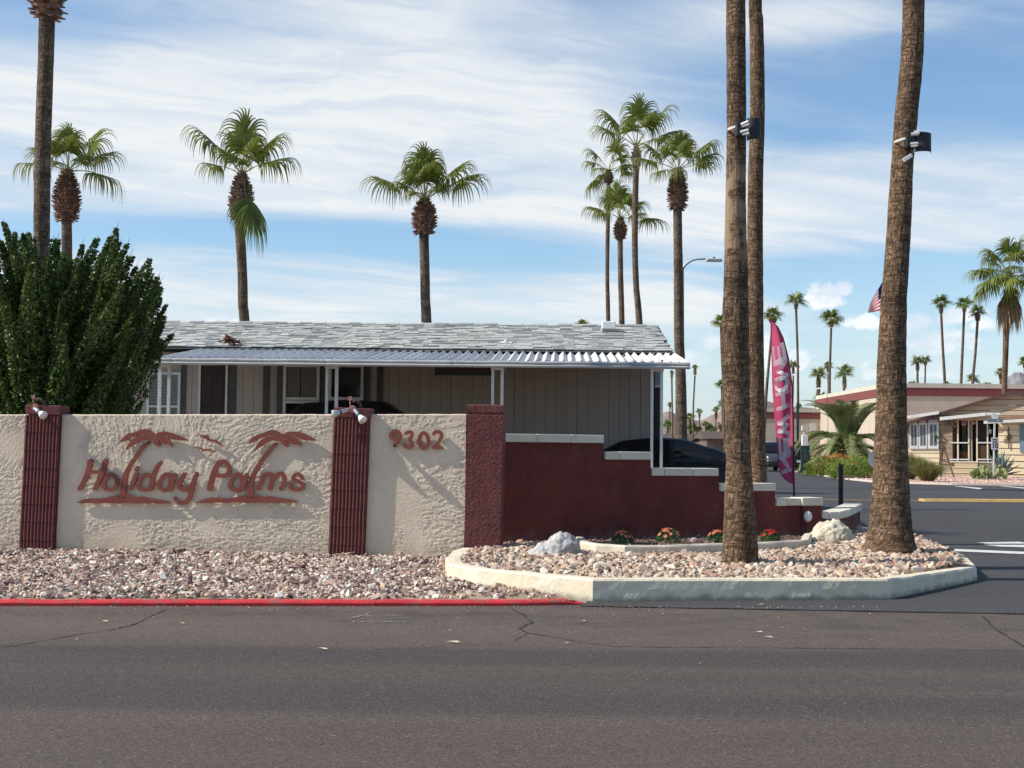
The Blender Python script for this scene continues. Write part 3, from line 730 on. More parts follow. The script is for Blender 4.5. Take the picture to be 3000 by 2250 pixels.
# ================================================================== kerbs
CREAM = mat('kerb_cream_paint', (.75, .67, .51), (.67, .59, .44), scale=4, rough=.8, bump=.7, bscale=24, dirt=((.40, .36, .30), 4.5, .56, .80), dist=.012, grime=((.20, .18, .15), .0, .07, .8))
def kerb(name, pts, w, ztops, zb, m, parent=None, flip=1, seg=.06):
    """pts: outer edge in plan; inner edge lies w to the left (flip) of travel"""
    P = []; Z = []
    for i in range(len(pts) - 1):
        a = Vector(pts[i][:2]); c = Vector(pts[i + 1][:2]); k = max(1, int((c - a).length / seg))
        for j in range(k): P.append(a.lerp(c, j / k)); Z.append(ztops[i] + (ztops[i + 1] - ztops[i]) * j / k)
    P.append(Vector(pts[-1][:2])); Z.append(ztops[-1])
    # soften corners a little
    n = len(P); N = []
    for i in range(n):
        d = P[min(i + 3, n - 1)] - P[max(i - 3, 0)]; d.normalize(); N.append(Vector((-d.y, d.x)) * flip)
    rows = []
    for i in range(n):
        j1 = noise.noise(Vector((P[i].x * 5, P[i].y * 5, 1))) * .006; j2 = noise.noise(Vector((P[i].x * 4, P[i].y * 4, 7))) * .006
        prof = [(0.0, zb - .02), (.0 + j1, zb + .03), (.004 - j1, Z[i] * .55), (.006 + j1, Z[i] - .018), (.02, Z[i] - .002 + j2), (w * .5, Z[i] + j2), (w - .02, Z[i] - .002 - j2), (w, Z[i] - .02), (w, zb)]
        rows.append([(P[i].x + N[i].x * u, P[i].y + N[i].y * u, z) for u, z in prof])
    b = MB(); k = len(rows[0]); b.add([p for r in rows for p in r], [(i * k + j, i * k + j + 1, (i + 1) * k + j + 1, (i + 1) * k + j) for i in range(n - 1) for j in range(k - 1)] + [tuple(range(k)), tuple((n - 1) * k + j for j in range(k))])
    o = b.build(name, m, parent, smooth=False, recalc=True); return o, P, N
def g2(px, py, z): p = onZ(px, py, z); return (p.x, p.y)
isl = [g2(1352, 1604, .19), g2(1322, 1614, .19), g2(1303, 1632, .19), g2(1310, 1650, .19), g2(1345, 1657, .19), g2(1400, 1666, .195), g2(1736, 1763.5, 0), g2(2507, 1759, 0), g2(2604, 1757, 0), g2(2735, 1730, 0), g2(2863, 1702, 0), g2(2858, 1652, .14), g2(2832, 1628, .13), g2(2780, 1606, .13), g2(2730, 1588, .13), g2(2690, 1577, .13)]
izt = [.19, .19, .19, .19, .19, .193, .193, .185, .18, .16, .14, .14, .13, .13, .13, .13]
ik, IP, INn = kerb('island_kerb', isl, .17, izt, 0, CREAM); tag(ik, 'broad cream painted kerb round the palm island, chipped along its edge', 'kerb')
pl = [g2(1683, 1604, .15), g2(1700, 1620, .15), g2(1745, 1628, .15), g2(1830, 1633, .15), g2(1950, 1633, .15), g2(2120, 1626, .15), g2(2250, 1622, .15), g2(2372, 1614, .15), g2(2381, 1592, .15)]
pk, PP, PN = kerb('flower_bed_kerb', pl, .11, [.275] * 9, .13, mat('bed_kerb_paint', (.66, .60, .48), (.55, .49, .39), scale=5, rough=.8, bump=.6, bscale=24, dist=.01)); tag(pk, 'low tan kerb round the flower bed in front of the maroon wall', 'kerb')

# red kerb: cast pieces set end to end
RED = mat('kerb_red_paint', (.62, .04, .045), (.46, .035, .04), scale=5, rough=.7, bump=.4, bscale=30, dirt=((.27, .10, .09), 9, .50, .68), dist=.008, spec=.3)
joints = [-60, 190, 640, 1100, 1420, 1712]
rk = empty('red_kerb', (0, 0, 0)); tag(rk, 'low red painted kerb along the gravel strip below the stucco wall', 'kerb')
for a, c in zip(joints[:-1], joints[1:]):
    n = 14; rows = []
    for i in range(n + 1):
        px = a + (c - a) * i / n; py = 1776 if px < 1500 else 1776 - (px - 1500) * .02
        P = onZ(px, py, 0); e = .002 if i in (0, n) else 0; wv = noise.noise(Vector((px * .01, 0, 0))) * .006
        sh = 1.0 if px < 1650 else max(.25, 1 - (px - 1650) / 80)
        zz = (.044 + wv) * sh
        prof = [(0, -.01), (.0, zz * .55), (.012 + e, zz - .008 - e), (.03, zz - e), (.09, zz + .002 - e), (.12, zz - .008), (.12, -.01)]
        off = (.002 if i == 0 else (-.002 if i == n else 0))
        rows.append([(P.x + off, P.y + u, z) for u, z in prof])
    b = MB(); k = 7; b.add([p for r in rows for p in r], [(i * k + j, (i + 1) * k + j, (i + 1) * k + j + 1, i * k + j + 1) for i in range(n) for j in range(k - 1)] + [tuple(range(k)), tuple(n * k + j for j in range(k))])
    b.build('kerb_piece', RED, rk, smooth=False, recalc=True)

# ================================================================== gravel strip and island
GRAV = [(.46, .32, .25), (.30, .20, .165), (.56, .46, .36), (.64, .55, .45), (.38, .25, .20), (.17, .12, .11), (.70, .64, .54), (.48, .36, .26), (.26, .175, .15), (.56, .42, .33), (.40, .30, .23), (.74, .68, .58), (.12, .09, .085), (.48, .32, .26)]
gm = ramp_mat('gravel_stone', GRAV, rough=.85, nscale=60)
GR = [g2(px, 1757, .055) for px in (-260, 300, 900, 1400)] + [g2(1700, 1755, .05), g2(1545, 1722, .06), g2(1400, 1703, .06), g2(1318, 1680, .07), g2(1300, 1650, .08), g2(1330, 1612, .08), (WF.M @ Vector((0.0, 0, 0)))[:2], (WF.M @ Vector((-3, .0, 0)))[:2], (WF.M @ Vector((xl, .0, 0)))[:2]]
def gz(x, y):
    t = min(1, max(0, (y - 11.1) / 4.2)); return .035 + .035 * t + .012 * noise.noise(Vector((x * 1.3, y * 1.3, 0)))
gb = MB(); nx, ny = 90, 50; vs = []
for j in range(ny + 1):
    for i in range(nx + 1):
        x = -7.4 + 8.4 * i / nx; y = (kerb_line_y(x) + .12) + (15.9 - kerb_line_y(x)) * j / ny; vs.append((x, y, gz(x, y)))
GP = np.array(GR)
fs = [(j * (nx + 1) + i, j * (nx + 1) + i + 1, (j + 1) * (nx + 1) + i + 1, (j + 1) * (nx + 1) + i) for j in range(ny) for i in range(nx)]
cen = np.array([[sum(vs[k][0] for k in f) / 4, sum(vs[k][1] for k in f) / 4] for f in fs])
GRb = [(p[0], p[1]) for p in GR]
ok = inside(cen, GRb) | (cen[:, 0] < -5.0)
gb.add(vs, [f for f, o_ in zip(fs, ok) if o_])
SOIL = mat('gravel_bed_soil', (.30, .215, .16), (.42, .31, .235), scale=14, rough=.95, bump=.6, bscale=60)
tag(gb.build('gravel_bed_ground', SOIL), kind='structure')
rng = np.random.RandomState(11)
def jgrid(x0, x1, y0, y1, s, rng):
    X, Y = np.meshgrid(np.arange(x0, x1, s), np.arange(y0, y1, s)); P = np.stack([X.ravel(), Y.ravel()], 1); return P + rng.uniform(-.5, .5, P.shape) * s
SV = stone_variants(10, 40, 12)
P = jgrid(-7.3, 1.2, 10.6, 15.8, .043, rng); P = P[inside(P, GRb)]; P = P[P[:, 1] > kerb_line_y(P[:, 0]) + .15]
# thin out towards the bare corner beside the island kerb
keep = np.ones(len(P), bool); dcor = (P[:, 0] + .9) * .8 + (12.6 - P[:, 1]) * .5
keep &= rng.rand(len(P)) > np.clip(dcor * .75, 0, .72)
P = P[keep]
P3 = np.array([(p[0], p[1], gz(p[0], p[1]) + .006 + rng.rand() * .014) for p in P])
o = scatter('gravel', SV, rand_T(P3, .026, .078, rng, .6), gm); tag(o, 'pinkish crushed stone between the red kerb and the stucco wall', kind='stuff')
Pb = P[rng.rand(len(P)) < .022]
P3 = np.array([(p[0], p[1], gz(p[0], p[1]) + .02) for p in Pb])
o = scatter('gravel', SV, rand_T(P3, .085, .135, rng, .6), gm); tag(o, 'larger pieces strewn over the pinkish crushed stone by the stucco wall', kind='stuff')
# sticks and dry bits lying on the gravel
TW = mat('dry_twig', (.30, .21, .13), (.16, .11, .07), scale=9, rough=.9)
for px, py, L_, a_, lab in [(325, 1624, .26, .1, 'long dry stick lying on the gravel right of the left pilaster'), (20, 1655, .2, -.3, 'pale dry stick on the gravel at the far left'), (950, 1640, .16, .2, 'dry stick on the gravel below the middle pilaster'), (620, 1700, .1, .9, 'short twig in the middle of the gravel strip'), (1190, 1668, .12, -.6, 'twig on the gravel below the house number'), (300, 1725, .09, .5, 'short twig near the red kerb at left')]:
    p = onZ(px, py, .09); b = MB(); b.tube([(-L_ / 2, 0, 0), (-L_ * .1, .012, .008), (L_ * .2, -.008, .012), (L_ / 2, .006, 0)], [.004, .006, .005, .002], 5); o = b.build('dry_twig', TW, None, loc=(p.x, p.y, gz(p.x, p.y) + .045), rot=(0, 0, a_)); tag(o, lab, 'twig', 'twigs on the gravel')
# dry grass tufts in the bare corner
straw = leaf_mat('dry_straw', (.50, .40, .22), (.38, .30, .16), .3, .8, .2)
blade = (np.array([(-.5, 0, 0), (.5, 0, 0), (.25, .15, 1.0)]), np.array([[0, 1, 2]]))
def grass_T(P3, h0, h1, rng, w=.004, lean=.6):
    n = len(P3); a = rng.uniform(0, 6.283, n); h = rng.uniform(h0, h1, n); M = np.zeros((n, 3, 4))
    M[:, 0, 0] = np.cos(a) * w; M[:, 1, 0] = np.sin(a) * w; M[:, 0, 1] = -np.sin(a) * .1; M[:, 1, 1] = np.cos(a) * .1
    la = rng.uniform(0, 6.283, n); M[:, 0, 2] = np.cos(la) * h * rng.rand(n) * lean; M[:, 1, 2] = np.sin(la) * h * rng.rand(n) * lean; M[:, 2, 2] = h
    M[:, :, 3] = P3; return M
tri = [onZ(1380, 1712, .05), onZ(1560, 1727, .05), onZ(1700, 1757, .05), onZ(1500, 1757, .05)]
P = rng.uniform((-1.0, 11.0), (.8, 12.7), (6000, 2)); P = P[inside(P, [(p.x, p.y) for p in tri])]
P3 = np.array([(p[0], p[1], gz(p[0], p[1]) - .005) for p in P])
tag(scatter('dry_grass', [blade], grass_T(P3, .02, .055, rng, .003, 1.4), straw), 'short dead grass in the corner between red kerb and cream kerb', kind='stuff')

# island base and river stones
ipoly = [(p.x + n_.x * .1, p.y + n_.y * .1) for p, n_ in zip(IP, INn)][::4] + [(5.0, 19.6), (4.2, 18.0), (SF.M @ Vector((4.0, .02, 0)))[:2], (SF.M @ Vector((0, .02, 0)))[:2]]
def iz(x, y): return .125 + .025 * sm(y, 12, 15) + .012 * noise.noise(Vector((x * 1.5, y * 1.5, 4)))
b = MB(); nx, ny = 60, 80; vs = []
for j in range(ny + 1):
    for i in range(nx + 1):
        x = -1.0 + 6.6 * i / nx; y = 11.5 + 8.4 * j / ny; vs.append((x, y, iz(x, y)))
fs = [(j * (nx + 1) + i, j * (nx + 1) + i + 1, (j + 1) * (nx + 1) + i + 1, (j + 1) * (nx + 1) + i) for j in range(ny) for i in range(nx)]
cen = np.array([[sum(vs[k][0] for k in f) / 4, sum(vs[k][1] for k in f) / 4] for f in fs]); ok = inside(cen, ipoly)
b.add(vs, [f for f, o_ in zip(fs, ok) if o_]); tag(b.build('island_ground', SOIL), kind='structure')
bedpoly = [(p.x + n_.x * .05, p.y + n_.y * .05) for p, n_ in zip(PP, PN)][::3] + [(SF.M @ Vector((3.9, 0, 0)))[:2], (SF.M @ Vector((.9, 0, 0)))[:2]]
RIV0 = [(.60, .49, .36), (.48, .36, .25), (.68, .60, .48), (.52, .42, .33), (.40, .27, .20), (.72, .66, .56), (.56, .44, .32), (.33, .25, .21), (.62, .52, .42), (.50, .33, .25), (.66, .57, .44)]
RIV = [(c[0] * .86, c[1] * .82, c[2] * .80) for c in RIV0]
rm = ramp_mat('river_stone', RIV, rough=.8, nscale=40)
iin = [(p.x + n_.x * .17, p.y + n_.y * .17) for p, n_ in zip(IP, INn)][::4] + ipoly[-4:]
P = jgrid(-1, 5.6, 11.5, 19.8, .056, rng); P = P[inside(P, iin) & ~inside(P, bedpoly)]
P3 = np.array([(p[0], p[1], iz(p[0], p[1]) + .012 + rng.rand() * .03) for p in P])
SV2 = stone_variants(10, 90, 16)
tag(scatter('river_stones', SV2, rand_T(P3, .045, .105, rng, .58), rm), 'loose tan landscaping rock filling the palm island', kind='stuff')
Pb = P[rng.rand(len(P)) < .06]; P3 = np.array([(p[0], p[1], iz(p[0], p[1]) + .035) for p in Pb])
tag(scatter('river_stones', SV2, rand_T(P3, .11, .17, rng, .55), rm), 'bigger tan rocks lying among the landscaping rock of the palm island', kind='stuff')

# flower bed soil
flat_ = flat_poly('flower_bed_soil', bedpoly, .225, mat('bed_soil', (.10, .065, .05), (.17, .11, .085), scale=20, rough=.95, bump=.8, bscale=50)); tag(flat_, kind='structure')
P = jgrid(.5, 4.2, 14.3, 18, .05, rng); P = P[inside(P, bedpoly)]; P = P[rng.rand(len(P)) < .35]
P3 = np.array([(p[0], p[1], .232) for p in P]); tag(scatter('mulch', SV, rand_T(P3, .02, .05, rng, .5), ramp_mat('mulch_chip', [(.16, .10, .08), (.25, .17, .13), (.10, .07, .06), (.33, .25, .2)])), 'dark chips on the soil of the flower bed', kind='stuff')

# boulders
def boulder(name, centre, size, seed, m, lobes, label, rz=0):
    bm = bmesh.new(); bmesh.ops.create_icosphere(bm, subdivisions=5, radius=1)
    for v in bm.verts:
        d = v.co.normalized(); r = 0
        for (lx, ly, lz, lr) in lobes:
            c = Vector((lx, ly, lz)); bq = d.dot(c); disc = bq * bq - (c.length_squared - lr * lr)
            if disc > 0: r = max(r, bq + math.sqrt(disc))
        r = max(r, .25)
        p = d * r
        q = p * 2.2 + Vector((seed, 0, 0))
        cell = noise.voronoi(q * 1.1)[0]; e = cell[1] - cell[0]
        r2 = 1 + .10 * noise.fractal(q, 1, 2.1, 4) - .07 * math.exp(-(e / .12) ** 2) + .05 * noise.fractal(q * 4, 1, 2, 3)
        p = p * r2
        v.co = Vector((p.x * size[0], p.y * size[1], max(p.z, -.35) * size[2]))
    b2 = bpy.data.meshes.new(name); bm.to_mesh(b2); bm.free(); b2.materials.append(m)
    b2.polygons.foreach_set('use_smooth', [True] * len(b2.polygons))
    o = place(name, b2, None, centre, (0, 0, rz)); tag(o, label, 'boulder', 'boulders of the palm island'); return o
c = onZ(1625, 1634, .15)
boulder('boulder', (c.x + .02, c.y + .08, .17), (.285, .24, .29), 3, mat('boulder_grey', (.52, .51, .49), (.33, .33, .31), scale=5, rough=.85, bump=.9, bscale=22, dirt=((.22, .21, .18), 7, .58, .75), dist=.02), [(.2, 0, .10, .72), (-.55, 0, -.10, .55), (.5, 0, -.25, .55), (0, -.2, -.2, .6)], 'pale grey two-humped boulder at the left end of the flower bed')
c = onZ(2447, 1594, .15)
boulder('boulder', (c.x, c.y + .2, .17), (.335, .28, .30), 8, mat('boulder_cream', (.70, .64, .50), (.52, .47, .35), scale=6, rough=.85, bump=.9, bscale=26, dirt=((.30, .27, .2), 8, .6, .78), dist=.02), [(0, 0, .1, .8), (-.35, 0, -.1, .65), (.4, 0, -.15, .6)], 'cream craggy boulder between the flower bed and the leaning palm')
c = onZ(2034, 1590, .23)
boulder('boulder', (c.x, c.y, .25), (.055, .04, .045), 5, mat('stone_pink', (.36, .28, .27), rough=.8, bump=.3), [(0, 0, 0, .9)], 'small rounded purplish stone in the flower bed')

# flower clumps: leaves, stems, trumpet blooms
LEAFG = leaf_mat('bedding_leaf', (.06, .14, .05), (.10, .20, .07), .35)
def flower_clump(px, py, r, d, label, bloom, seed):
    c = atY(px, py, d); rg = np.random.RandomState(seed); t = empty('flower_clump', (c.x, c.y, .225)); tag(t, label, 'flower', 'flower clumps of the bed')
    st = MB()
    for k in range(12):
        a = rg.uniform(0, 6.28); e = rg.uniform(.3, 1); p = (math.cos(a) * r * e, math.sin(a) * r * e * .8, r * 1.1 * math.sqrt(max(.1, 1 - e * e * .8))); st.tube([(0, 0, 0), (p[0] * .5, p[1] * .5, p[2] * .7), p], .003, 5)
    st.build('stems', LEAFG, t)
    n = 420; u = rg.normal(0, 1, (n, 3)); u /= np.linalg.norm(u, axis=1)[:, None]; u[:, 2] = np.abs(u[:, 2]); rad = rg.uniform(.7, 1.02, n)[:, None] * r; P = u * rad * np.array([1, .85, 1.05]) + np.array([0, 0, .01])
    leaf = (np.array([(0, 0, 0), (.5, .22, .08), (1.0, 0, 0), (.5, -.22, .08)]) - np.array([.5, 0, 0]), np.array([[0, 1, 2], [0, 2, 3]]))
    T = rand_T(P, .028, .045, rg, 1, 1.1); scatter('foliage', [leaf], T, LEAFG, t)
    bv = []
    for k in range(5):
        a0, a1 = k * 1.2566, k * 1.2566 + 1.0; o_ = len(bv); bv += [(0, 0, 0), (math.cos(a0), math.sin(a0), .45), (math.cos((a0 + a1) / 2) * 1.25, math.sin((a0 + a1) / 2) * 1.25, .3), (math.cos(a1), math.sin(a1), .45)]
    bf = []
    for k in range(5): bf += [[4 * k, 4 * k + 1, 4 * k + 2], [4 * k, 4 * k + 2, 4 * k + 3]]
    bm_ = MB(); bm_.add(bv, bf); me = bm_.mesh('bloom', bloom)
    for k in range(22):
        a = rg.uniform(0, 6.28); e = rg.uniform(.1, .9); pz = math.sqrt(1 - e * e); p = Vector((math.cos(a) * e, math.sin(a) * e * .85, pz * 1.05)) * r * 1.03
        if k < 15: p.y = -abs(p.y)
        place('bloom', me, t, p, p.to_track_quat('Z', 'Y').to_euler(), (.02,) * 3)
BR = leaf_mat('bloom_coral', (.90, .20, .10), (.90, .38, .22), .2); BR2 = leaf_mat('bloom_red', (.62, .03, .03), (.70, .05, .04), .2)
flower_clump(1824, 1590, .125, 15.6, 'leftmost round clump of coral bedding flowers', BR, 1)
flower_clump(1957, 1590, .145, 15.8, 'largest round clump of coral bedding flowers, second from left', BR, 2)
flower_clump(2102, 1588, .125, 15.9, 'clump of orange-red flowers partly hidden behind the nearest palm trunk', BR, 3)
flower_clump(2256, 1588, .125, 16.1, 'clump of scarlet flowers right of the nearest palm trunk', BR2, 4)

# grit swept against the kerbs
P = []
rgk = np.random.RandomState(77)
for k in range(520):
    px = rgk.uniform(-60, 2600); py = 1778 + abs(rgk.normal(0, 5)) + (rgk.exponential(30) if k % 4 == 0 else 0); q = onZ(px, py, 0); P.append((q.x, q.y, .008))
tag(scatter('road_grit', SV[:4], rand_T(np.array(P), .004, .013, rgk, .6), gm), 'small loose grit on the road along the kerbs', kind='stuff')
# fallen leaves on the road
LL = leaf_mat('fallen_leaf_tan', (.72, .60, .40), (.62, .48, .30), .2, .7, .1)
lv = MB(); lv.add([(-.5, 0, 0), (-.2, .22, .06), (.3, .2, .1), (.5, .05, .04), (.3, -.18, .02), (-.2, -.2, .08)], [(0, 1, 5), (1, 2, 4, 5), (2, 3, 4)]); lme = lv.mesh('fallen_leaf', LL)
spots = [(305, 1824, .062, 'pale curled leaf on the road below the left pilaster'), (532, 1830, .045, 'small pale leaf on the road under the lettering'), (944, 1905, .075, 'pale leaf lying alone mid road, left of centre'), (1327, 1886, .1, 'longest pale leaf on the road, below the island corner'), (1315, 1851, .035, 'tiny leaf above the longest pale leaf'), (2227, 1775, .07, 'pale leaf at the foot of the island kerb'), (2220, 1856, .075, 'upper of two pale leaves on the road right of centre'), (2252, 1871, .07, 'lower of two pale leaves on the road right of centre'), (1708, 1823, .05, 'pale leaf on the road under the island corner'), (1658, 1888, .04, 'leaf bit on the crack near the road centre'), (2553, 1878, .03, 'leaf bit on the road at right'), (222, 1877, .03, 'leaf bit by the left crack'), (1340, 1814, .028, 'leaf bit near the kerb end'), (2342, 1782, .03, 'leaf bit in the gutter of the island kerb'), (1940, 1802, .03, 'leaf bit below the island kerb middle')]
for px, py, s, lab in spots:
    p = onZ(px, py, 0); o = place('fallen_leaf', lme, None, (p.x, p.y, .010), (random.uniform(-.1, .1), random.uniform(-.1, .1), random.uniform(-.5, .5)), (s, s * .6, s)); tag(o, lab, 'leaf', 'fallen leaves on the road')
# ================================================================== mobile home with carport roof
HR = R(-2.0)
hp = atY(1630, 1200, 27.0); HF = Frame((hp.x, hp.y, 0), HR)
home = empty('mobile_home', HF.loc, HR); tag(home, 'grey sided mobile home with pale shingle roof behind the sign wall', 'house')
SIDING = mat('siding_grey', (.42, .352, .305), (.375, .315, .27), scale=2, rough=.8, bump=.25, bscale=70, stretch=(1, 1, .12), rand=.05, dist=.004)
DARKG = mat('trim_dark_grey', (.075, .08, .078), (.06, .062, .06), rough=.7)
WHITET = mat('trim_white', (.66, .66, .63), (.55, .55, .52), scale=6, rough=.6)
GLASS = mat('window_glass_dark', (.012, .014, .016), rough=.06, spec=.8)
def hx(px, y=0.0): return HF.pix(px, 1200, y).x
def hz(py, px=1200, y=0.0): return HF.pix(px, py, y).z
X0 = hx(300); X1 = hx(1907); bw = .2077
n = int((X1 - X0) / bw); bm_ = MB(); bm_.box(0, bw - .007, -.014, 0, .25, 3.12); bme = bm_.mesh('siding_board', SIDING)
for i in range(n + 1):
    x = X1 - (i + 1) * bw
    place('siding_board', bme, home, (x + (.0 if i % 6 else .004), 0, 0), sc=(1 if i % 6 else .985, 1, 1))
b = MB(); b.box(X0 - .6, X1, .0, 7.2, .25, 3.12); b.build('wall', mat('groove_dark', (.16, .14, .125), rough=.9), home)
b = MB(); b.box(X0 - .6, X1 - .02, -.03, 7.2, 0, .25); b.build('skirting', DARKG, home)
# right end: dark corner board and little window
b = MB(); xa, xb = hx(1909, .02), hx(1926, .02); b.box(xa, xb + .02, -.02, 7.19, .25, 3.1); b.build('corner_board', DARKG, home)
b = MB(); xa2, xb2 = hx(1918, -.03), hx(1937, -.03); zb_, zt_ = hz(1128, 1925), hz(1084, 1925)
b.box(xa2, xb2, -.05, 6.8, zb_, zt_); b.build('end_window', mat('window_blind', (.30, .33, .36), rough=.4), home)
b = MB(); b.box(xa2, xb2 + .01, -.055, 6.85, zb_ - .05, zb_); b.build('end_sill', WHITET, home)
b = MB(); b.box(xa2, xb2 - .02, -.045, 6.75, .2, zb_ - .05); b.build('end_panel', mat('end_panel_dark', (.03, .032, .034), rough=.6), home)
def panel(name, pa, pb, za, zb2, m, y=-.03, th=.02, parent=home):
    b = MB(); b.box(hx(pa, y), hx(pb, y), y, y + th, za, zb2); return b.build(name, m, parent)
for pa, pb in [(528, 543), (668, 689), (769, 787), (809, 824), (937, 957), (1065, 1082), (1103, 1120)]: panel('shutter', pa, pb, .3, 2.98, DARKG, -.035, .022)
DOOR = mat('door_brown', (.040, .023, .019), (.028, .016, .013), scale=3, rough=.6)
d = panel('door', 586, 659, .3, 2.86, DOOR, -.04, .03)
for (zz, h) in ((.5, .7), (1.35, .7), (2.15, .55)):
    for (pa, pb) in ((592, 620), (625, 653)): b = MB(); b.box(hx(pa, -.045), hx(pb, -.045), -.047, -.038, zz, zz + h); bevel(b.build('door_panel', DOOR, d), .004)
b = MB(); b.box(hx(659, -.05), hx(665, -.05), -.06, -.02, .3, 2.9); b.build('door_frame', WHITET, home)
b = MB(); b.box(hx(580, -.05), hx(586, -.05), -.06, -.02, .3, 2.9); b.build('door_frame', WHITET, home)
def window(pa, pb, yt, yb, curtain=False, blinds=False, mid=True):
    f = empty('window', (0, 0, 0)); f.parent = home
    za, zb2 = hz(yb, (pa + pb) / 2), hz(yt, (pa + pb) / 2); xa, xb = hx(pa, -.03), hx(pb, -.03); w = .055
    b = MB(); b.box(xa, xa + w, -.055, -.016, za, zb2); b.box(xb - w, xb, -.055, -.016, za, zb2); b.box(xa + w, xb - w, -.053, -.016, za, za + w); b.box(xa + w, xb - w, -.053, -.016, zb2 - w, zb2)
    if mid: m = (za + zb2) / 2; b.box(xa + w, xb - w, -.05, -.016, m - .02, m + .02)
    b.build('window_frame', WHITET, f)
    b = MB(); b.box(xa + w, xb - w, -.030, -.026, za + w, zb2 - w); b.build('pane', GLASS, f)
    if curtain:
        b = MB(); vs = []; N = 60
        for i in range(N + 1):
            x = xa + w + (xb - xa - 2 * w) * i / N; y = -.036 + .004 * math.sin(i * 1.3)
            vs += [(x, y, za + w + .01), (x, y, zb2 - w - .01)]
        b.add(vs, [(2 * i, 2 * i + 2, 2 * i + 3, 2 * i + 1) for i in range(N) if not (N // 2 - 4 < i < N // 2 - 1)]); b.build('curtain', mat('curtain_cloth', (.16, .14, .12), rough=.9), f, smooth=True)
    if blinds:
        for k in range(9):
            z = zb2 - w - .04 - k * .062; b = MB(); b.box(xa + w + .01, xb - w - .01, -.042, -.034, z - .02, z); b.build('blind_slat', mat('blind_slat', (.22, .21, .19), rough=.6), f)
window(429, 528, 1090, 1292, blinds=True); window(829, 935, 1068, 1172, curtain=True, mid=False); window(962, 1064, 1068, 1172, mid=False)
window(829, 935, 1174, 1300, mid=False); window(962, 1064, 1174, 1300, mid=False)
panel('high_window_trim', 1272, 1440, hz(1100, 1350), hz(1070, 1350), DARKG, -.04, .03)
panel('high_window', 1290, 1430, hz(1086, 1350), hz(1072, 1350), mat('reddish_reflection', (.12, .05, .045), rough=.3), -.05, .012)

# shingle roof: rows of tabs lying on a deck
ze, ye = 3.19, -.80; slope = .22; run = 3.56
zr = ze + slope * run; RX0 = hx(300) - .9; RX1e = HF.pix(1971, 1026, ye).x
b = MB(); b.add([(RX0, ye, ze - .03), (RX1e, ye, ze - .03), (RX1e, ye + run, zr - .03), (RX0, ye + run, zr - .03), (RX0, ye + 2 * run, ze - .03), (RX1e, ye + 2 * run, ze - .03),
                  (RX0, ye, ze - .055), (RX1e, ye, ze - .055), (RX0, ye + 2 * run, ze - .055), (RX1e, ye + 2 * run, ze - .055), (RX1e, ye + run, zr - .055), (RX0, ye + run, zr - .055)],
                 [(0, 1, 2, 3), (3, 2, 5, 4), (0, 6, 7, 1), (4, 5, 9, 8), (1, 7, 10, 2), (2, 10, 9, 5), (0, 3, 11, 6), (3, 4, 8, 11), (6, 11, 10, 7), (11, 8, 9, 10)])
roof = b.build('roof', mat('roof_deck', (.13, .13, .125), rough=.9), home)
SH0 = [(.46, .47, .44), (.38, .39, .37), (.52, .53, .49), (.30, .31, .30), (.48, .48, .42), (.42, .43, .41), (.24, .25, .25), (.50, .51, .48), (.34, .35, .33), (.56, .56, .52)]
SH = [tuple((v * .95 + .42 * .05) * .90 for v in c) for c in SH0]
shm = ramp_mat('shingle', SH, rough=.9, bump=.15, bscale=120, noise_amt=.18, nscale=50)
rows = 16; ex = run / rows * math.sqrt(1 + slope * slope); sa = math.atan(slope)
meshes = []
for L in (.12, .17, .22, .30):
    b = MB(); th = .016
    b.add([(0, 0, 0), (L - .004, 0, 0), (L - .004, ex * 1.15, -.004), (0, ex * 1.15, -.004), (0, 0, th), (L - .004, 0, th), (L - .004, ex * 1.15, .004), (0, ex * 1.15, .004)], [(4, 5, 6, 7), (0, 1, 5, 4), (1, 2, 6, 5), (3, 0, 4, 7)])
    meshes.append((L, b))
sme = [(L, b.mesh('shingle', shm)) for L, b in meshes]
rs = random.Random(4); cnt = 0; stuff_T = []; stuff_pick = []
tabs = []
for r in range(rows):
    x = RX0 - rs.uniform(0, .3); d = r * run / rows; y = ye + d; z = ze + slope * d - .014
    while x < RX1e - .03:
        k = rs.choice((0, 1, 1, 2, 2, 3)); L = sme[k][0]
        if x + L > RX1e + .02: k = 0; L = .13
        if x + L > RX1e + .05: break
        tabs.append((r, x, y, z + rs.choice((0, 0, .006, .010)), k)); x += L
vis = [t for t in tabs if t[1] > hx(480, ye)]
vis.sort(key=lambda t: (t[0], t[1])); near = set(id(t) for t in vis[:290])
for t in tabs:
    if id(t) in near:
        place('shingle', sme[t[4]][1], roof, (t[1], t[2], t[3]), (sa, 0, 0))
rest = [t for t in tabs if id(t) not in near]
T = np.zeros((len(rest), 3, 4)); c_, s_ = math.cos(sa), math.sin(sa)
T[:, :, :3] = np.array([[1, 0, 0], [0, c_, -s_], [0, s_, c_]]); T[:, :, 3] = [(t[1], t[2], t[3]) for t in rest]
vars_ = []
for L, b in meshes:
    Fq = np.array(b.f); vars_.append((np.array(b.v), Fq))
o = scatter('shingle_rows', vars_, T, shm, roof, pick=np.array([t[4] for t in rest])); o['kind'] = 'stuff'
cap_ = MB(); x = RX0
RCM = MB()
cb = MB(); cb.add([(0, -.14, -.03 - .0), (.30, -.14, -.03), (.30, 0, .012), (0, 0, .018), (.30, .14, -.03), (0, .14, -.03), (.30, -.14, -.045), (0, -.14, -.045)], [(0, 1, 2, 3), (3, 2, 4, 5), (7, 6, 1, 0)])
cme = cb.mesh('ridge_cap', shm); k = 0
while x < RX1e - .1:
    place('ridge_cap', cme, roof, (x, ye + run, zr + .012 + .006 * (k % 2)), (0, R(-1.2), 0)); x += .27; k += 1
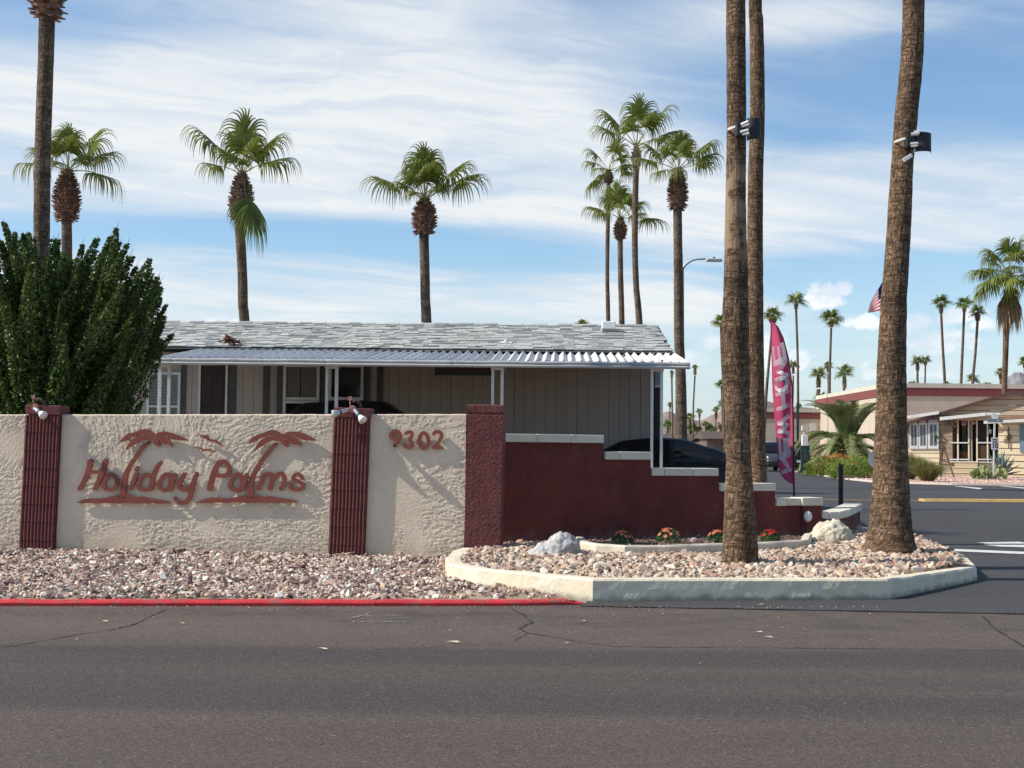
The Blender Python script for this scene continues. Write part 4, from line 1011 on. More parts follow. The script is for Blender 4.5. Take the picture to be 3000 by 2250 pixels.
# roof fittings
def rpt(px, py):       # point on the roof slope below a pixel
    o = HF.I @ CAM; d = HF.I.to_3x3() @ ray(px, py)
    # z = ze + slope*(y-ye)
    t = (ze + slope * (o.y - ye) - o.z) / (d.z - slope * d.y); return o + d * t
p = rpt(1482, 1004); t = empty('vent_pipe', HF.M @ p, HR); tag(t, 'thin white plumbing vent pipe standing on the shingle roof', 'vent')
b = MB(); b.tube([(0, 0, 0), (0, 0, .17)], .012, 10); b.build('pipe', WHITET, t)
b = MB(); b.tube([(0, 0, -.02), (0, 0, .03), (0, 0, .05)], [.065, .05, .02], 12); b.box(-.13, .13, -.1, .1, -.02, .012, Matrix.Rotation(sa, 4, 'X')); b.build('flashing', WHITET, t)
p = rpt(1783, 972); t = empty('roof_vent', HF.M @ p, HR); tag(t, 'boxy white roof vent near the right end of the ridge', 'vent')
b = MB(); b.box(-.145, .145, -.16, .2, .05, .21); bevel(b.build('hood', mat('vent_white', (.8, .8, .78), rough=.5), t), .02, 3)
b = MB(); b.box(-.14, .14, -.12, .18, -.05, .06); b.build('mesh_screen', mat('vent_screen', (.35, .34, .30), (.2, .2, .18), scale=90, rough=.8), t)
p = rpt(672, 1010); t = MB()
dm = leaf_mat('dried_frond', (.20, .075, .05), (.12, .05, .04), .3, .8, .1)
rg = random.Random(3); vs = []
for k in range(60):
    a = rg.uniform(0, 6.28); u = rg.uniform(0, 1); q = Vector((math.cos(a) * .17 * u + .0, math.sin(a) * .12 * u, .15 * (1 - u) + .02)); e = Vector((rg.uniform(-.1, .1), rg.uniform(-.1, .1), rg.uniform(-.06, .05)))
    t.bar(q, q + e, .045, .012)
for k in range(10): q = Vector((.18, 0, .03)); t.bar(q, q + Vector((rg.uniform(.05, .16), rg.uniform(-.1, .1), rg.uniform(-.02, .05))), .018, .008)
o = t.build('fallen_frond_base', dm, None, loc=HF.M @ (p + Vector((0, -.1, .0))), rot=(0, 0, HR)); tag(o, 'dried brown palm boot fallen on the roof edge', 'debris')

# carport: pan roof, gutter, posts
cp_ = empty('carport', HF.M @ Vector((0, -3.8, 0)), HR); CPM = Vector((0, -3.8, 0)); tag(cp_, 'long corrugated aluminium carport roof on white posts along the mobile home', 'carport')
GY = -3.8
def cx(px, py=1060, y=GY): return HF.pix(px, py, y).x
GX0 = cx(447); GX1 = cx(2022); zg = HF.pix(1700, 1059, GY).z; zgb = HF.pix(1700, 1078, GY).z
zgL = HF.pix(600, 1050, GY).z
ALU = mat('aluminium_pan', (.62, .61, .60), (.50, .50, .50), scale=2.5, rough=.6, metal=0, rand=.07, dirt=((.34, .33, .31), 3, .62, .85), spec=.25)
yend = ye - .02; zend = ze - .075; yl = yend + .45
sl_ = (zend - (zg - .02)) / (yend - GY)
pw = .3048; hgt = .072
prof = [(0, hgt), (.012, hgt), (.074, 0), (.082, 0), (.1464, hgt), (.1554, hgt * .95), (.226, 0), (.234, 0), (.3038, hgt)]
b = MB(); vs = []
for yy in (0, yl - GY):
    vs += [(x, yy, z + sl_ * yy) for x, z in prof]
k = len(prof); b.add(vs, [(i, i + 1, k + i + 1, k + i) for i in range(k - 1)])
pme = b.mesh('roof_panel', ALU, recalc=False)
x = GX1 - .02 - pw; i = 0
while x > GX0 - .2:
    place('roof_panel', pme, cp_, (x, .05, zg - .055), (random.uniform(-.001, .001), 0, 0)); x -= pw; i += 1
b = MB(); b.box(GX0, GX1 - .03, .1, 2.6, zg - .09, zg - .07, Matrix.Rotation(math.atan(sl_) * .95, 4, 'X') @ Matrix.Translation((0, 0, -.02)))
b.build('ceiling_panel', mat('carport_underside', (.32, .32, .31), rough=.7), cp_)
# gutter: double rolled front, dented
GUT = mat('gutter_white', (.50, .50, .49), (.40, .40, .395), scale=2.2, rough=.5, metal=.15, bump=.25, bscale=5, dist=.02)
h = zg - zgb; prof = [(.10, 0), (.0, 0)] + [(-.018 * math.sin(math.pi * t) - .002, -h * .48 * t) for t in (.1, .25, .4, .6, .8, .95)] + [(.004, -h * .5)] + [(-.026 * math.sin(math.pi * t) - .002, -h * .5 - h * .5 * t) for t in (.08, .25, .45, .65, .85, 1)] + [(.10, -h)]
N = 160; vs = []
for i in range(N + 1):
    x = GX0 + (GX1 - GX0) * i / N
    dn = .004 * noise.noise(Vector((x * 3, 0, 0))); dz = .006 * noise.noise(Vector((x * 1.7, 5, 0)))
    if noise.noise(Vector((x * 6, 9, 9))) > .45: dn += .008
    vs += [(x, y + dn, zg + z + dz) for y, z in prof]
k = len(prof); b = MB(); b.add(vs, [(i * k + j, i * k + j + 1, (i + 1) * k + j + 1, (i + 1) * k + j) for i in range(N) for j in range(k - 1)] + [tuple(range(k)), tuple(N * k + j for j in range(k))])
b.build('gutter', GUT, cp_, smooth=False)
POST = mat('post_white_metal', (.62, .63, .62), (.48, .49, .49), scale=30, rough=.5, mix=(.45, .75), bump=.2, bscale=30)
for pa, pb in [((462, 472), (490, 499)), ((953, 961), (981, 990)), ((1439, 1447), (1466, 1475)), ((1906, 1914), (1934, 1942))]:
    for q in (pa, pb):
        xa = cx(q[0], 1180, GY + .08); xb = cx(q[1], 1180, GY + .08)
        b = MB(); b.box(xa, xb, .05, .10, 0, zgb + .01); b.build('post', POST, cp_)
    b = MB(); b.box(cx(pa[0], 1180, GY + .08) - .01, cx(pb[1], 1180, GY + .08) + .01, .045, .105, zgb - .045, zgb + .0); b.build('post_bracket', POST, cp_)
for px, py, s in [(1581, 1053, .05), (1728, 1036, .055), (1828, 1041, .06), (1940, 1057, .045), (1252, 1030, .05)]:
    p = HF.pix(px, py, GY + .35); me = MB(); me.tube([(0, 0, -s * .4), (0, 0, 0), (0, 0, s * .35)], [s * .3, s * .5, s * .15], 7)
    o = me.build('seed_pod', mat('pod_brown', (.22, .15, .11), rough=.8), None, loc=HF.M @ Vector((p.x, p.y, p.z)), rot=(.5, .8, s * 40)); tag(o, {1581: 'small dark pod in the gutter under the roof vent pipe', 1728: 'pale round pod on the corrugated roof right of the vent pipe', 1828: 'brown round pod on the corrugated roof below the white roof vent', 1940: 'pointed pod caught at the gutter edge near its right end', 1252: 'pod between corrugations left of the vent pipe'}[px], 'pod')
# slab
b = MB(); b.box(X0 - 1, X1 + 2.5, -4.2, .0, -.02, .03); o = b.build('carport_slab', mat('concrete', (.42, .40, .36), (.34, .32, .29), scale=2, rough=.9, bump=.2), None, loc=HF.loc, rot=(0, 0, HR)); tag(o, kind='structure')

# ================================================================== cars
PAINTB = mat('car_paint_black', (.012, .013, .015), rough=.28, spec=.35)
PAINTG = mat('car_paint_dark_grey', (.045, .05, .052), rough=.2, spec=.6, coat=1)
PAINTR = mat('car_paint_red', (.55, .02, .025), rough=.2, spec=.6, coat=1)
TYRE = mat('tyre_rubber', (.02, .02, .02), rough=.85); RIM = mat('wheel_alloy', (.5, .5, .52), rough=.25, metal=.9)
CGL = mat('car_glass', (.006, .008, .010), rough=.05, spec=.45)
TAIL = mat('tail_light_red', (.45, .012, .01), rough=.15, spec=.7); HEADL = mat('head_light_clear', (.75, .77, .78), rough=.1, metal=.3)
PLATEM = mat('plate_white', (.72, .73, .75), rough=.5)
def car(loc, rz, L, Wd, roofpts, beltpts, paint, label, suv=False, plate=True, cat='car'):
    """nose points to local -x; roofpts/beltpts: (x,z) along the length"""
    t = empty('parked_car', loc, rz); tag(t, label, cat)
    def ev(P, x):
        for (a, za), (c, zc) in zip(P[:-1], P[1:]):
            if a <= x <= c:
                u = (x - a) / (c - a); u = u * u * (3 - 2 * u) * .5 + u * .5; return za + (zc - za) * u
        return P[0][1] if x < P[0][0] else P[-1][1]
    N = 48; vs = []; ks = 12
    zb = .24 if suv else .18
    for i in range(N + 1):
        x = -L / 2 + L * i / N; e = min(1, (L / 2 - abs(x)) / (.55 if not suv else .35)); w = Wd / 2 * (.80 + .20 * math.sin(e * math.pi / 2)); zt = ev(beltpts, x)
        zl = zb + (1 - min(1, e * 2)) * .12
        pr = [(-w * .9, zl), (-w, zl + .12), (-w, (zl + zt) / 2), (-w * .985, zt - .12), (-w * .93, zt - .01), (-w * .80, zt + .015), (w * .80, zt + .015), (w * .93, zt - .01), (w * .985, zt - .12), (w, (zl + zt) / 2), (w, zl + .12), (w * .9, zl)]
        vs += [(x, y, z) for y, z in pr]
    b = MB(); b.add(vs, [(i * ks + j, (i + 1) * ks + j, (i + 1) * ks + (j + 1) % ks, i * ks + (j + 1) % ks) for i in range(N) for j in range(ks)] + [tuple(range(ks)), tuple(N * ks + j for j in range(ks - 1, -1, -1))])
    body = b.build('body', paint, t, smooth=True, recalc=True)
    x0, x1 = roofpts[0][0], roofpts[-1][0]; vs = []; N = 40
    for i in range(N + 1):
        x = x0 + (x1 - x0) * i / N; zr_ = ev(roofpts, x); zt = ev(beltpts, x); hh = max(.0, zr_ - zt); w0 = Wd / 2 * .92; w1 = w0 - hh * .42
        vs += [(x, -w0, zt), (x, -w1, zr_ - min(.05, hh * .4)), (x, -w1 + .10, zr_), (x, w1 - .10, zr_), (x, w1, zr_ - min(.05, hh * .4)), (x, w0, zt)]
    b = MB(); b.add(vs, [])
    for i in range(N):
        x = x0 + (x1 - x0) * (i + .5) / N; zr_ = ev(roofpts, x); top = max(p[1] for p in roofpts)
        for j in range(5):
            solid = j in (1, 2, 3) and zr_ > top - (.10 if not suv else .06)
            pillar = j in (0, 4) and any(abs(x - (x0 + (x1 - x0) * f)) < .05 for f in ((.30, .56, .80) if not suv else (.25, .5, .75)))
            b.f.append((i * 6 + j, (i + 1) * 6 + j, (i + 1) * 6 + j + 1, i * 6 + j + 1)); b.mi.append(0 if (solid or pillar) else 1)
    b.build('cabin', [paint, CGL], t, smooth=True, recalc=True)
    wr = .36 if suv else .33
    for sx in (-L / 2 + .85, L / 2 - .95):
        for sy in (-1, 1):
            w_ = MB(); w_.tube([(0, 0, 0), (0, .03, 0), (0, .19, 0), (0, .22, 0)], [wr * .93, wr, wr, wr * .93], 28); o = w_.build('wheel', TYRE, t, loc=(sx, sy * (Wd / 2 - .11) - .11, wr))
            r_ = MB(); yy = -.004 if sy < 0 else .224
            for k in range(5):
                a = k * 1.2566; r_.bar((0, yy, 0), (math.cos(a) * wr * .62, yy, math.sin(a) * wr * .62), .06, .02, Vector((0, 1, 0)))
            r_.tube([(0, yy - .01, 0), (0, yy + .01, 0)], [wr * .64, wr * .64], 24); r_.build('rim', RIM, o)
    zt = ev(beltpts, L / 2 - .1); 
    for sy in (-1, 1):
        b = MB(); b.box(L / 2 - .16, L / 2 - .005, sy * Wd * .33 - .13, sy * Wd * .33 + .13, zt - .26, zt - .12); bevel(b.build('tail_light', TAIL, t), .02)
        b = MB(); b.box(-L / 2 + .005, -L / 2 + .2, sy * Wd * .34 - .14, sy * Wd * .34 + .14, .58, .70); bevel(b.build('headlight', HEADL, t), .02)
        b = MB(); b.box(x0 + .25, x0 + .36, sy * (Wd / 2 + .06) - .08, sy * (Wd / 2 + .06) + .08, zt - .02, zt + .10); bevel(b.build('mirror', paint, t), .02)
        for f in (.42, .68):
            b = MB(); hx_ = x0 + (x1 - x0) * f; b.box(hx_, hx_ + .16, sy * (Wd / 2 - .0) - .015, sy * (Wd / 2) + .015, zt - .16, zt - .13); b.build('door_handle', paint, t)
    if plate:
        b = MB(); b.box(L / 2 - .01, L / 2 + .012, -.16, .16, zt - .42, zt - .26); b.build('licence_plate', PLATEM, t)
    b = MB(); b.box(L / 2 - .06, L / 2 + .03, -Wd * .42, Wd * .42, .36 if not suv else .42, .44 if not suv else .56); bevel(b.build('rear_bumper', mat('bumper_trim', (.02, .02, .022), rough=.5), t), .02)
    return t
def carx(px, y): return atY(px, 1300, y).x
yc = 25.15; xt = carx(2249, yc - .9); L = 4.55; cxm = xt - L / 2
sc = car((cxm, yc, .03), R(-2), L, 1.84, [(-1.22, .93), (-.75, 1.18), (-.2, 1.42), (.35, 1.475), (.8, 1.455), (1.35, 1.30), (1.95, 1.06), (2.05, 1.0)], [(-2.3, .62), (-1.9, .80), (-1.1, .92), (0, .95), (1.2, .98), (1.9, 1.0), (2.2, .98), (2.3, .92)], PAINTB, 'glossy black fastback sedan parked under the right end of the carport')
b = MB(); b.add([(0, -.012, 0), (.16, -.012, 0), (0, .012, 0), (.16, .012, 0), (.10, 0, .075), (.165, 0, .06)], [(0, 1, 5, 4), (2, 4, 5, 3), (1, 3, 5), (0, 4, 2)]); b.build('roof_antenna', PAINTB, sc, loc=(1.02, 0, 1.40))
xl_, xr_ = carx(762, 24.9), carx(1135, 24.9); Lc = 4.7; cm = (xl_ + xr_) / 2 + .2
car((cm, 25.3, .03), R(-2), Lc, 1.86, [(-1.25, 1.22), (-.95, 1.74), (-.55, 2.04), (.2, 2.10), (.9, 2.08), (1.25, 1.88), (1.40, 1.40)], [(-2.35, .85), (-2.1, 1.02), (-1.2, 1.15), (0, 1.2), (1.5, 1.22), (2.35, 1.1)], PAINTB, 'black sport utility vehicle parked deep under the carport, only its roof above the wall', suv=True)
# ================================================================== palms
def bark_mat(name, light, dark, crack, vs=26, hs=18, smooth_patch=None):
    m = bpy.data.materials.new(name); m.use_nodes = True; nt = m.node_tree; b = NB(nt)
    p = nt.nodes['Principled BSDF']; p.inputs['Roughness'].default_value = .9; p.inputs['Specular IOR Level'].default_value = .2
    uv = b.new('ShaderNodeUVMap'); uv.uv_map = 'UVMap'; u, v, _ = b.sep(uv.outputs[0])
    tc = b.new('ShaderNodeTexCoord'); ob = tc.outputs['Object']
    w = b.noise(ob, 5, 3, .5); w2 = b.noise(ob, 14, 3, .5)
    uu = b.m('ADD', u, b.m('MULTIPLY', w2, .03)); vv = b.m('ADD', v, b.m('MULTIPLY', w, .10))
    n1 = b.noise(b.xyz(b.m('MULTIPLY', uu, vs * 1.5), b.m('MULTIPLY', vv, 9), 0), 1, 4, .62)
    n2 = b.noise(b.xyz(b.m('MULTIPLY', uu, 7), b.m('MULTIPLY', vv, hs * 2.0), 3), 1, 4, .62)
    n3 = b.noise(b.xyz(b.m('MULTIPLY', uu, 17), b.m('MULTIPLY', vv, 4.5), 7), 1, 3, .6)
    ridge_v = b.m('MINIMUM', b.map(n1, .36, .56), b.m('ADD', b.map(b.m('ABSOLUTE', b.m('SUBTRACT', n3, .5)), 0.0, .03), .25, clamp=True))
    ridge_h = b.map(n2, .36, .55)
    hgt = b.m('MINIMUM', ridge_v, ridge_h)
    big = b.noise(ob, 1.7, 5, .65); col = b.mix(b.map(big, .25, .85), light, dark)
    rings = b.noise(b.xyz(0, b.m('MULTIPLY', vv, 3.2), 0), 1, 4, .7); col = b.mix(b.map(rings, .48, .64, 0, .9), col, dark)
    stain = b.noise(b.scale(ob, (2.2, 2.2, .5)), 1.6, 5, .6); col = b.mix(b.map(stain, .52, .70, 0, .85), col, tuple(c * .45 for c in dark))
    fine = b.noise(b.xyz(b.m('MULTIPLY', u, 90), b.m('MULTIPLY', v, 45), 0), 1, 4, .6)
    col = b.mix(1.0, col, b.mix(fine, (.55, .55, .55), (1.45, 1.42, 1.38)), 'MULTIPLY')
    col = b.mix(b.m('SUBTRACT', 1.0, b.m('ADD', b.m('MULTIPLY', hgt, .85), .15)), col, crack)
    if smooth_patch:
        z0, z1 = smooth_patch
        pm = b.m('MULTIPLY', b.map(v, z0, z0 + .25), b.map(v, z1 - .15, z1, 1, 0))
        pm = b.m('MULTIPLY', pm, b.map(b.noise(ob, 3, 3, .5), .42, .5))
        gr = b.noise(b.xyz(b.m('MULTIPLY', u, 60), b.m('MULTIPLY', v, 2), 0), 1, 4, .6)
        col = b.mix(pm, col, b.mix(gr, (.20, .135, .085), (.36, .26, .175)))
        hgt = b.mix(pm, hgt, gr)
    nt.links.new(col, p.inputs['Base Color'])
    bn = b.new('ShaderNodeBump'); bn.inputs['Strength'].default_value = .9; bn.inputs['Distance'].default_value = .012
    b.put(bn.inputs['Height'], hgt); nt.links.new(bn.outputs[0], p.inputs['Normal'])
    return m
BARKW = bark_mat('bark_warm', (.37, .242, .148), (.185, .12, .077), (.022, .013, .009))
BARKA = bark_mat('bark_warm_patched', (.36, .24, .148), (.165, .108, .07), (.02, .012, .008), smooth_patch=(3.0, 4.15))
BARKG = bark_mat('bark_grey', (.33, .25, .18), (.15, .105, .075), (.035, .025, .018), vs=24, hs=12)
def trunk(name, path, rads, m, parent, nseg=24, rowh=.25, relief=0.0, seed=0):
    """path of world points bottom->top"""
    P = [Vector(p) for p in path]; n = len(P); rows = []; acc = 0
    for i in range(n - 1):
        L = (P[i + 1] - P[i]).length; k = max(1, int(L / rowh)); a, b_, c, d_ = P[max(i - 1, 0)], P[i], P[i + 1], P[min(i + 2, n - 1)]
        for j in range(k):
            t = j / k; q = .5 * ((2 * b_) + (c - a) * t + (2 * a - 5 * b_ + 4 * c - d_) * t * t + (-a + 3 * b_ - 3 * c + d_) * t ** 3)
            rows.append((q, rads[i] + (rads[i + 1] - rads[i]) * t))
    rows.append((P[-1], rads[-1])); V = []; U = []; v = 0
    for i, (q, r) in enumerate(rows):
        if i: v += (q - rows[i - 1][0]).length
        for s in range(nseg + 1):
            a = 2 * math.pi * (s % nseg) / nseg + math.pi / 2; rr = r
            if relief:
                cs, sn = math.cos(a), math.sin(a)
                rg = noise.noise(Vector((seed, q.z * 9, cs * .5))); r2 = noise.noise(Vector((cs * 2.2 * 4, sn * 2.2 * 4, q.z * 4 + seed))); r3 = noise.noise(Vector((cs * 9, sn * 9, q.z * 34 + seed)))
                r4 = noise.noise(Vector((cs * 22, sn * 22, q.z * 6)))
                rr = r * (1 + relief * (.5 * rg + .45 * r2 + .35 * r3 + .35 * r4))
            else: rr = r * (1 + .05 * noise.noise(Vector((math.cos(a), math.sin(a), q.z * 1.3 + seed))) + .03 * noise.noise(Vector((seed, q.z * 6, 0))))
            V.append((q.x + math.cos(a) * rr, q.y + math.sin(a) * rr, q.z)); U.append((s / nseg * 2 * math.pi * r, v))
    k = nseg + 1; F = [(i * k + s, i * k + s + 1, (i + 1) * k + s + 1, (i + 1) * k + s) for i in range(len(rows) - 1) for s in range(nseg)]
    o0 = parent.matrix_world.translation if parent is not None else Vector((0, 0, 0)); o0 = Vector(parent.location) if parent is not None else o0
    me = np_mesh(name, np.array(V) - np.array(o0), np.array(F), m, smooth=True)
    uvl = me.uv_layers.new(name='UVMap'); li = np.zeros(len(me.loops), np.int32); me.loops.foreach_get('vertex_index', li); uvl.data.foreach_set('uv', np.array(U)[li].astype(np.float32).ravel())
    o = place(name, me, parent); return o

FROND = leaf_mat('palm_frond_green', (.125, .165, .032), (.195, .23, .048), .22, .42, .35)
FRONDB = leaf_mat('palm_frond_bright', (.16, .24, .04), (.11, .19, .04), .22, .45, .35)
PETIOLE = mat('petiole', (.20, .24, .07), (.28, .24, .10), rough=.5)
DEADF = leaf_mat('dead_frond', (.34, .24, .14), (.24, .16, .09), .3, .85, .15)
BOOT = ramp_mat('leaf_base', [(.20, .115, .08), (.27, .165, .115), (.14, .085, .065), (.31, .20, .14), (.10, .065, .05), (.23, .13, .09)], rough=.9, bump=.5, bscale=60)
def fan_frond(elev, seed, nb=34, Lp=1.0, Lb=1.12, droop=1.0, seg=9, wid=.030, m=FROND, spread=118, side=True):
    """fan leaf: petiole leaves the origin towards +x at the given elevation; blade tips hang"""
    rg = random.Random(seed); b = MB(); d = Vector((math.cos(R(elev)), 0, math.sin(R(elev))))
    pts = [Vector((0, 0, 0))]; dd = d.copy(); k = 5
    for i in range(k):
        dd = (dd + Vector((0, 0, -.07 * droop))).normalized(); pts.append(pts[-1] + dd * Lp / k)
    b.cur = 1; b.tube(pts, [.028, .022, .018, .015, .013, .012], 5, cap=False); b.cur = 0
    H = pts[-1]; d = dd; s = Vector((0, 1, 0)); nrm = s.cross(d) * -1
    # costapalmate: the midrib runs on into the blade and bends down
    for q in range(nb):
        f = (q + .5) / nb * 2 - 1; phi = R(spread) * f; cu = abs(f)
        if rg.random() < .07: continue
        L = Lb * (1.0 - .22 * cu ** 2) * (rg.uniform(.88, 1.08) if rg.random() > .12 else rg.uniform(.55, .8))
        base = H + d * (.22 * Lb * (1 - cu) ** 1.2)
        dirv = (d * math.cos(phi) + s * math.sin(phi) + nrm * (-.12 * cu)).normalized()
        p = base.copy(); prev = None; fr = rg.uniform(.36, .46); dv = dirv.copy(); vs = []
        wv = (nrm.cross(dirv)).normalized()
        for i in range(seg + 1):
            t = i / seg
            w = wid * (min(1, .35 + t / fr * .65) if t < fr else (1 - (t - fr) / (1 - fr)) * .9 + .06)
            if t < fr: w *= 1.15
            vs += [p + wv * w, p - wv * w]
            if t > fr * .8:
                g = (t - fr * .8) / (1 - fr * .8); dv = (dv + Vector((rg.uniform(-.06, .06), rg.uniform(-.06, .06), -1)) * (1.1 * droop * (.25 + g))).normalized()
                wv = (wv - dv * wv.dot(dv)); wv = wv.normalized() if wv.length > .01 else Vector((0, 1, 0))
            else: dv = (dv + Vector((0, 0, -.03 * droop))).normalized()
            p = p + dv * (L / seg)
        b.add(vs, [(2 * i, 2 * i + 1, 2 * i + 3, 2 * i + 2) for i in range(seg)])
    return b.mesh('frond', [m, PETIOLE])
FR = {}
for e in (78, 55, 35, 15, -5): FR[e] = [fan_frond(e, e + 100 + i * 7, droop=(1.0, 1.35, .8)[i], Lp=(1.0, .85, 1.1)[i], spread=(118, 104, 126)[i]) for i in range(3)]
FRB = [fan_frond(e, e + 900, nb=26, m=FRONDB) for e in (70, 30)]
HANG = fan_frond(-72, 5, Lp=.55, Lb=1.25, droop=.5, spread=62)
def boot_mesh(h, r0, rmax, rtop, seed, dens=1.0):
    """old leaf bases: overlapping upward-pointing stubs around an egg-shaped core"""
    rg = random.Random(seed); b = MB()
    def rad(t): 
        e = math.sin(math.pi * min(1, t * .9 + .16)) ** .8
        return r0 + (rmax - r0) * e if t < .45 else rtop + (rmax - rtop) * (math.sin(math.pi * min(1, t * .9 + .16)) ** .9)
    b.tube([(0, 0, h * t) for t in [i / 10 for i in range(11)]], [rad(i / 10) * .82 for i in range(11)], 12)
    rows = max(5, int(h / (.075)))
    for r in range(rows):
        t = r / rows; R_ = rad(t); n = max(5, int(R_ * 2 * math.pi / .105 * dens))
        for k in range(n):
            a = 2 * math.pi * (k + .5 * (r % 2) + rg.uniform(-.3, .3)) / n; ca, sa2 = math.cos(a), math.sin(a); z = h * t + rg.uniform(-.02, .02)
            o = Vector((ca * R_ * .74, sa2 * R_ * .74, z)); out = Vector((ca, sa2, rg.uniform(-.1, .9) if t > .12 else rg.uniform(-.6, .3))).normalized(); L = rg.uniform(.035, .09) * (1.1 - .4 * t)
            sd_ = Vector((-sa2, ca, 0)); w = rg.uniform(.030, .052); e = o + out * (R_ * .2 + L); up = sd_.cross(out)
            vs = [o + sd_ * w + up * .012, o - sd_ * w + up * .012, o - sd_ * w - up * .02, o + sd_ * w - up * .02, e + sd_ * w * .55, e - sd_ * w * .55, e - sd_ * w * .4 - up * .012, e + sd_ * w * .4 - up * .012]
            b.add(vs, [(0, 1, 5, 4), (1, 2, 6, 5), (2, 3, 7, 6), (3, 0, 4, 7), (4, 5, 6, 7)])
    return b.mesh('leaf_base_stubs', BOOT)
def rnd_fronds(seed, n=11, lo=-5, hi=78):
    rg = random.Random(seed); es = [78, 55, 55, 35, 35, 35, 15, 15, 15, -5, 35, 15, 55]; return [((i * 137.5 + rg.uniform(-20, 20)) % 360, es[i % len(es)], rg.uniform(.88, 1.1)) for i in range(n)]
def palm(label, d, pts, w, boot=None, crown=None, fr=None, size=1.0, m=None, group='fan palms', nseg=20, single=None, z0=0.0, rowh=.25, relief=0, hang=(), cat='palm tree'):
    """pts: trunk pixels top->bottom; w: widths in px; boot=(y_top,y_bot,width px); crown size in metres of one frond's reach/1.8"""
    W_ = [atY(px, py, d) for px, py in pts]; top = W_[0]; bot = W_[-1]
    if bot.z > z0 + .05:
        k = W_[-2] - bot; k = k / max(k.z, .01); q = bot - k * (bot.z - z0) * .6; W_.append(Vector((q.x, q.y, z0 - .05))); w = list(w) + [w[-1] * 1.08]
    rad = [x / 2 / 4000 * d for x in w]
    t = empty('palm_tree', (W_[-1].x, W_[-1].y, z0)); tag(t, label, cat, group)
    W2 = [Vector(p) for p in reversed(W_)]
    trunk('trunk', W2, list(reversed(rad)), m or BARKG, t, nseg, rowh, relief, seed=d)
    bt = top
    if boot:
        a = atY(pts[0][0], boot[0], d); c = atY(pts[0][0], boot[1], d); h = a.z - c.z; rm = boot[2] / 2 / 4000 * d
        place('leaf_base_stubs', boot_mesh(h, rad[0] * 1.0, rm * .95, rm * .42, int(d * 7), 1.0 if d < 60 else .55), t, (top.x - t.location.x, top.y - t.location.y, c.z - z0))['kind'] = 'stuff'
        bt = Vector((top.x, top.y, a.z - .03))
    o = Vector((bt.x - t.location.x, bt.y - t.location.y, bt.z - z0 - .05))
    if single:
        place('crown', single, t, o, (0, 0, random.uniform(0, 6.28)), (size,) * 3)
    else:
        for (az, el, s) in fr: place('frond', FR[el][int(az + d) % 3] if el in FR else el, t, o, (R(random.uniform(-9, 9)), R(random.uniform(-7, 7)), R(az + random.uniform(-8, 8))), (s * size * random.uniform(.93, 1.05),) * 3)
        for (az, dz) in hang: place('frond', HANG, t, o + Vector((math.cos(R(az)) * .25, math.sin(R(az)) * .25, -.25)), (0, 0, R(az)), (size * dz,) * 3)
    return t
# ---- the three foreground trunks
def big(label, d, rowsxy, m, crown_z, seed, z0=.14, relief=.05):
    """rowsxy: (y, xleft, xright) top->bottom"""
    P = [atY((a + c) / 2, y, d) for y, a, c in rowsxy]; r = [(c - a) / 2 / 4000 * d for y, a, c in rowsxy]
    P = P[::-1]; r = r[::-1]
    t = empty('palm_tree', (P[0].x, P[0].y, z0)); tag(t, label, 'palm tree', 'tall foreground palms')
    s = (P[-1] - P[-2]).normalized(); up = P[-1] + Vector((s.x * .5, s.y, 1)).normalized() * (crown_z - P[-1].z)
    P = [Vector((P[0].x, P[0].y, z0 - .06))] + P; r = [r[0] * 1.06] + r
    vis = len(P)
    P.append(P[-1].lerp(up, .5)); P.append(up); r += [r[-1] * .9, r[-1] * .8]
    trunk('trunk', P, r, m, t, 72, .022, relief, seed)
    place('leaf_base_stubs', boot_mesh(1.0, r[-1], r[-1] + .18, .16, seed), t, up - t.location - Vector((0, 0, .1)))['kind'] = 'stuff'
    for (az, el, sc_) in rnd_fronds(seed, 16): place('frond', FR[el][int(az) % 2], t, up - t.location + Vector((0, 0, .85)), (0, 0, R(az)), (1.2 * sc_,) * 3)
    return t
TA = big('thick palm trunk with smooth worn patch, nearest to the road', 13.7, [(0, 2127, 2184), (180, 2128, 2185), (366, 2129, 2186), (520, 2127, 2185), (680, 2123, 2187), (760, 2122, 2190), (860, 2120, 2192), (950, 2114, 2194), (1060, 2113, 2196), (1110, 2118, 2196), (1230, 2125, 2197), (1356, 2127, 2200), (1450, 2124, 2208), (1560, 2119, 2217), (1640, 2117, 2222)], BARKA, 10.5, 3)
TB = big('slimmer palm trunk just behind and right of the nearest one', 18.9, [(0, 2193, 2232), (40, 2194, 2233), (60, 2195, 2236), (200, 2197, 2240), (366, 2197, 2240), (500, 2192, 2236), (700, 2189, 2235), (900, 2187, 2236), (1050, 2186, 2238), (1230, 2191, 2241), (1380, 2200, 2246), (1480, 2202, 2252)], BARKW, 12.5, 8, z0=.02)
TC = big('massive leaning palm trunk with flared foot at the right corner of the island', 15.25, [(0, 2645, 2708), (150, 2640, 2705), (250, 2631, 2697), (366, 2620, 2686), (480, 2612, 2675), (600, 2603, 2671), (740, 2594, 2664), (879, 2582, 2656), (1050, 2571, 2654), (1200, 2567, 2655), (1350, 2561, 2659), (1480, 2553, 2666), (1550, 2546, 2672), (1590, 2538, 2680), (1612, 2528, 2688)], BARKW, 11.2, 14)

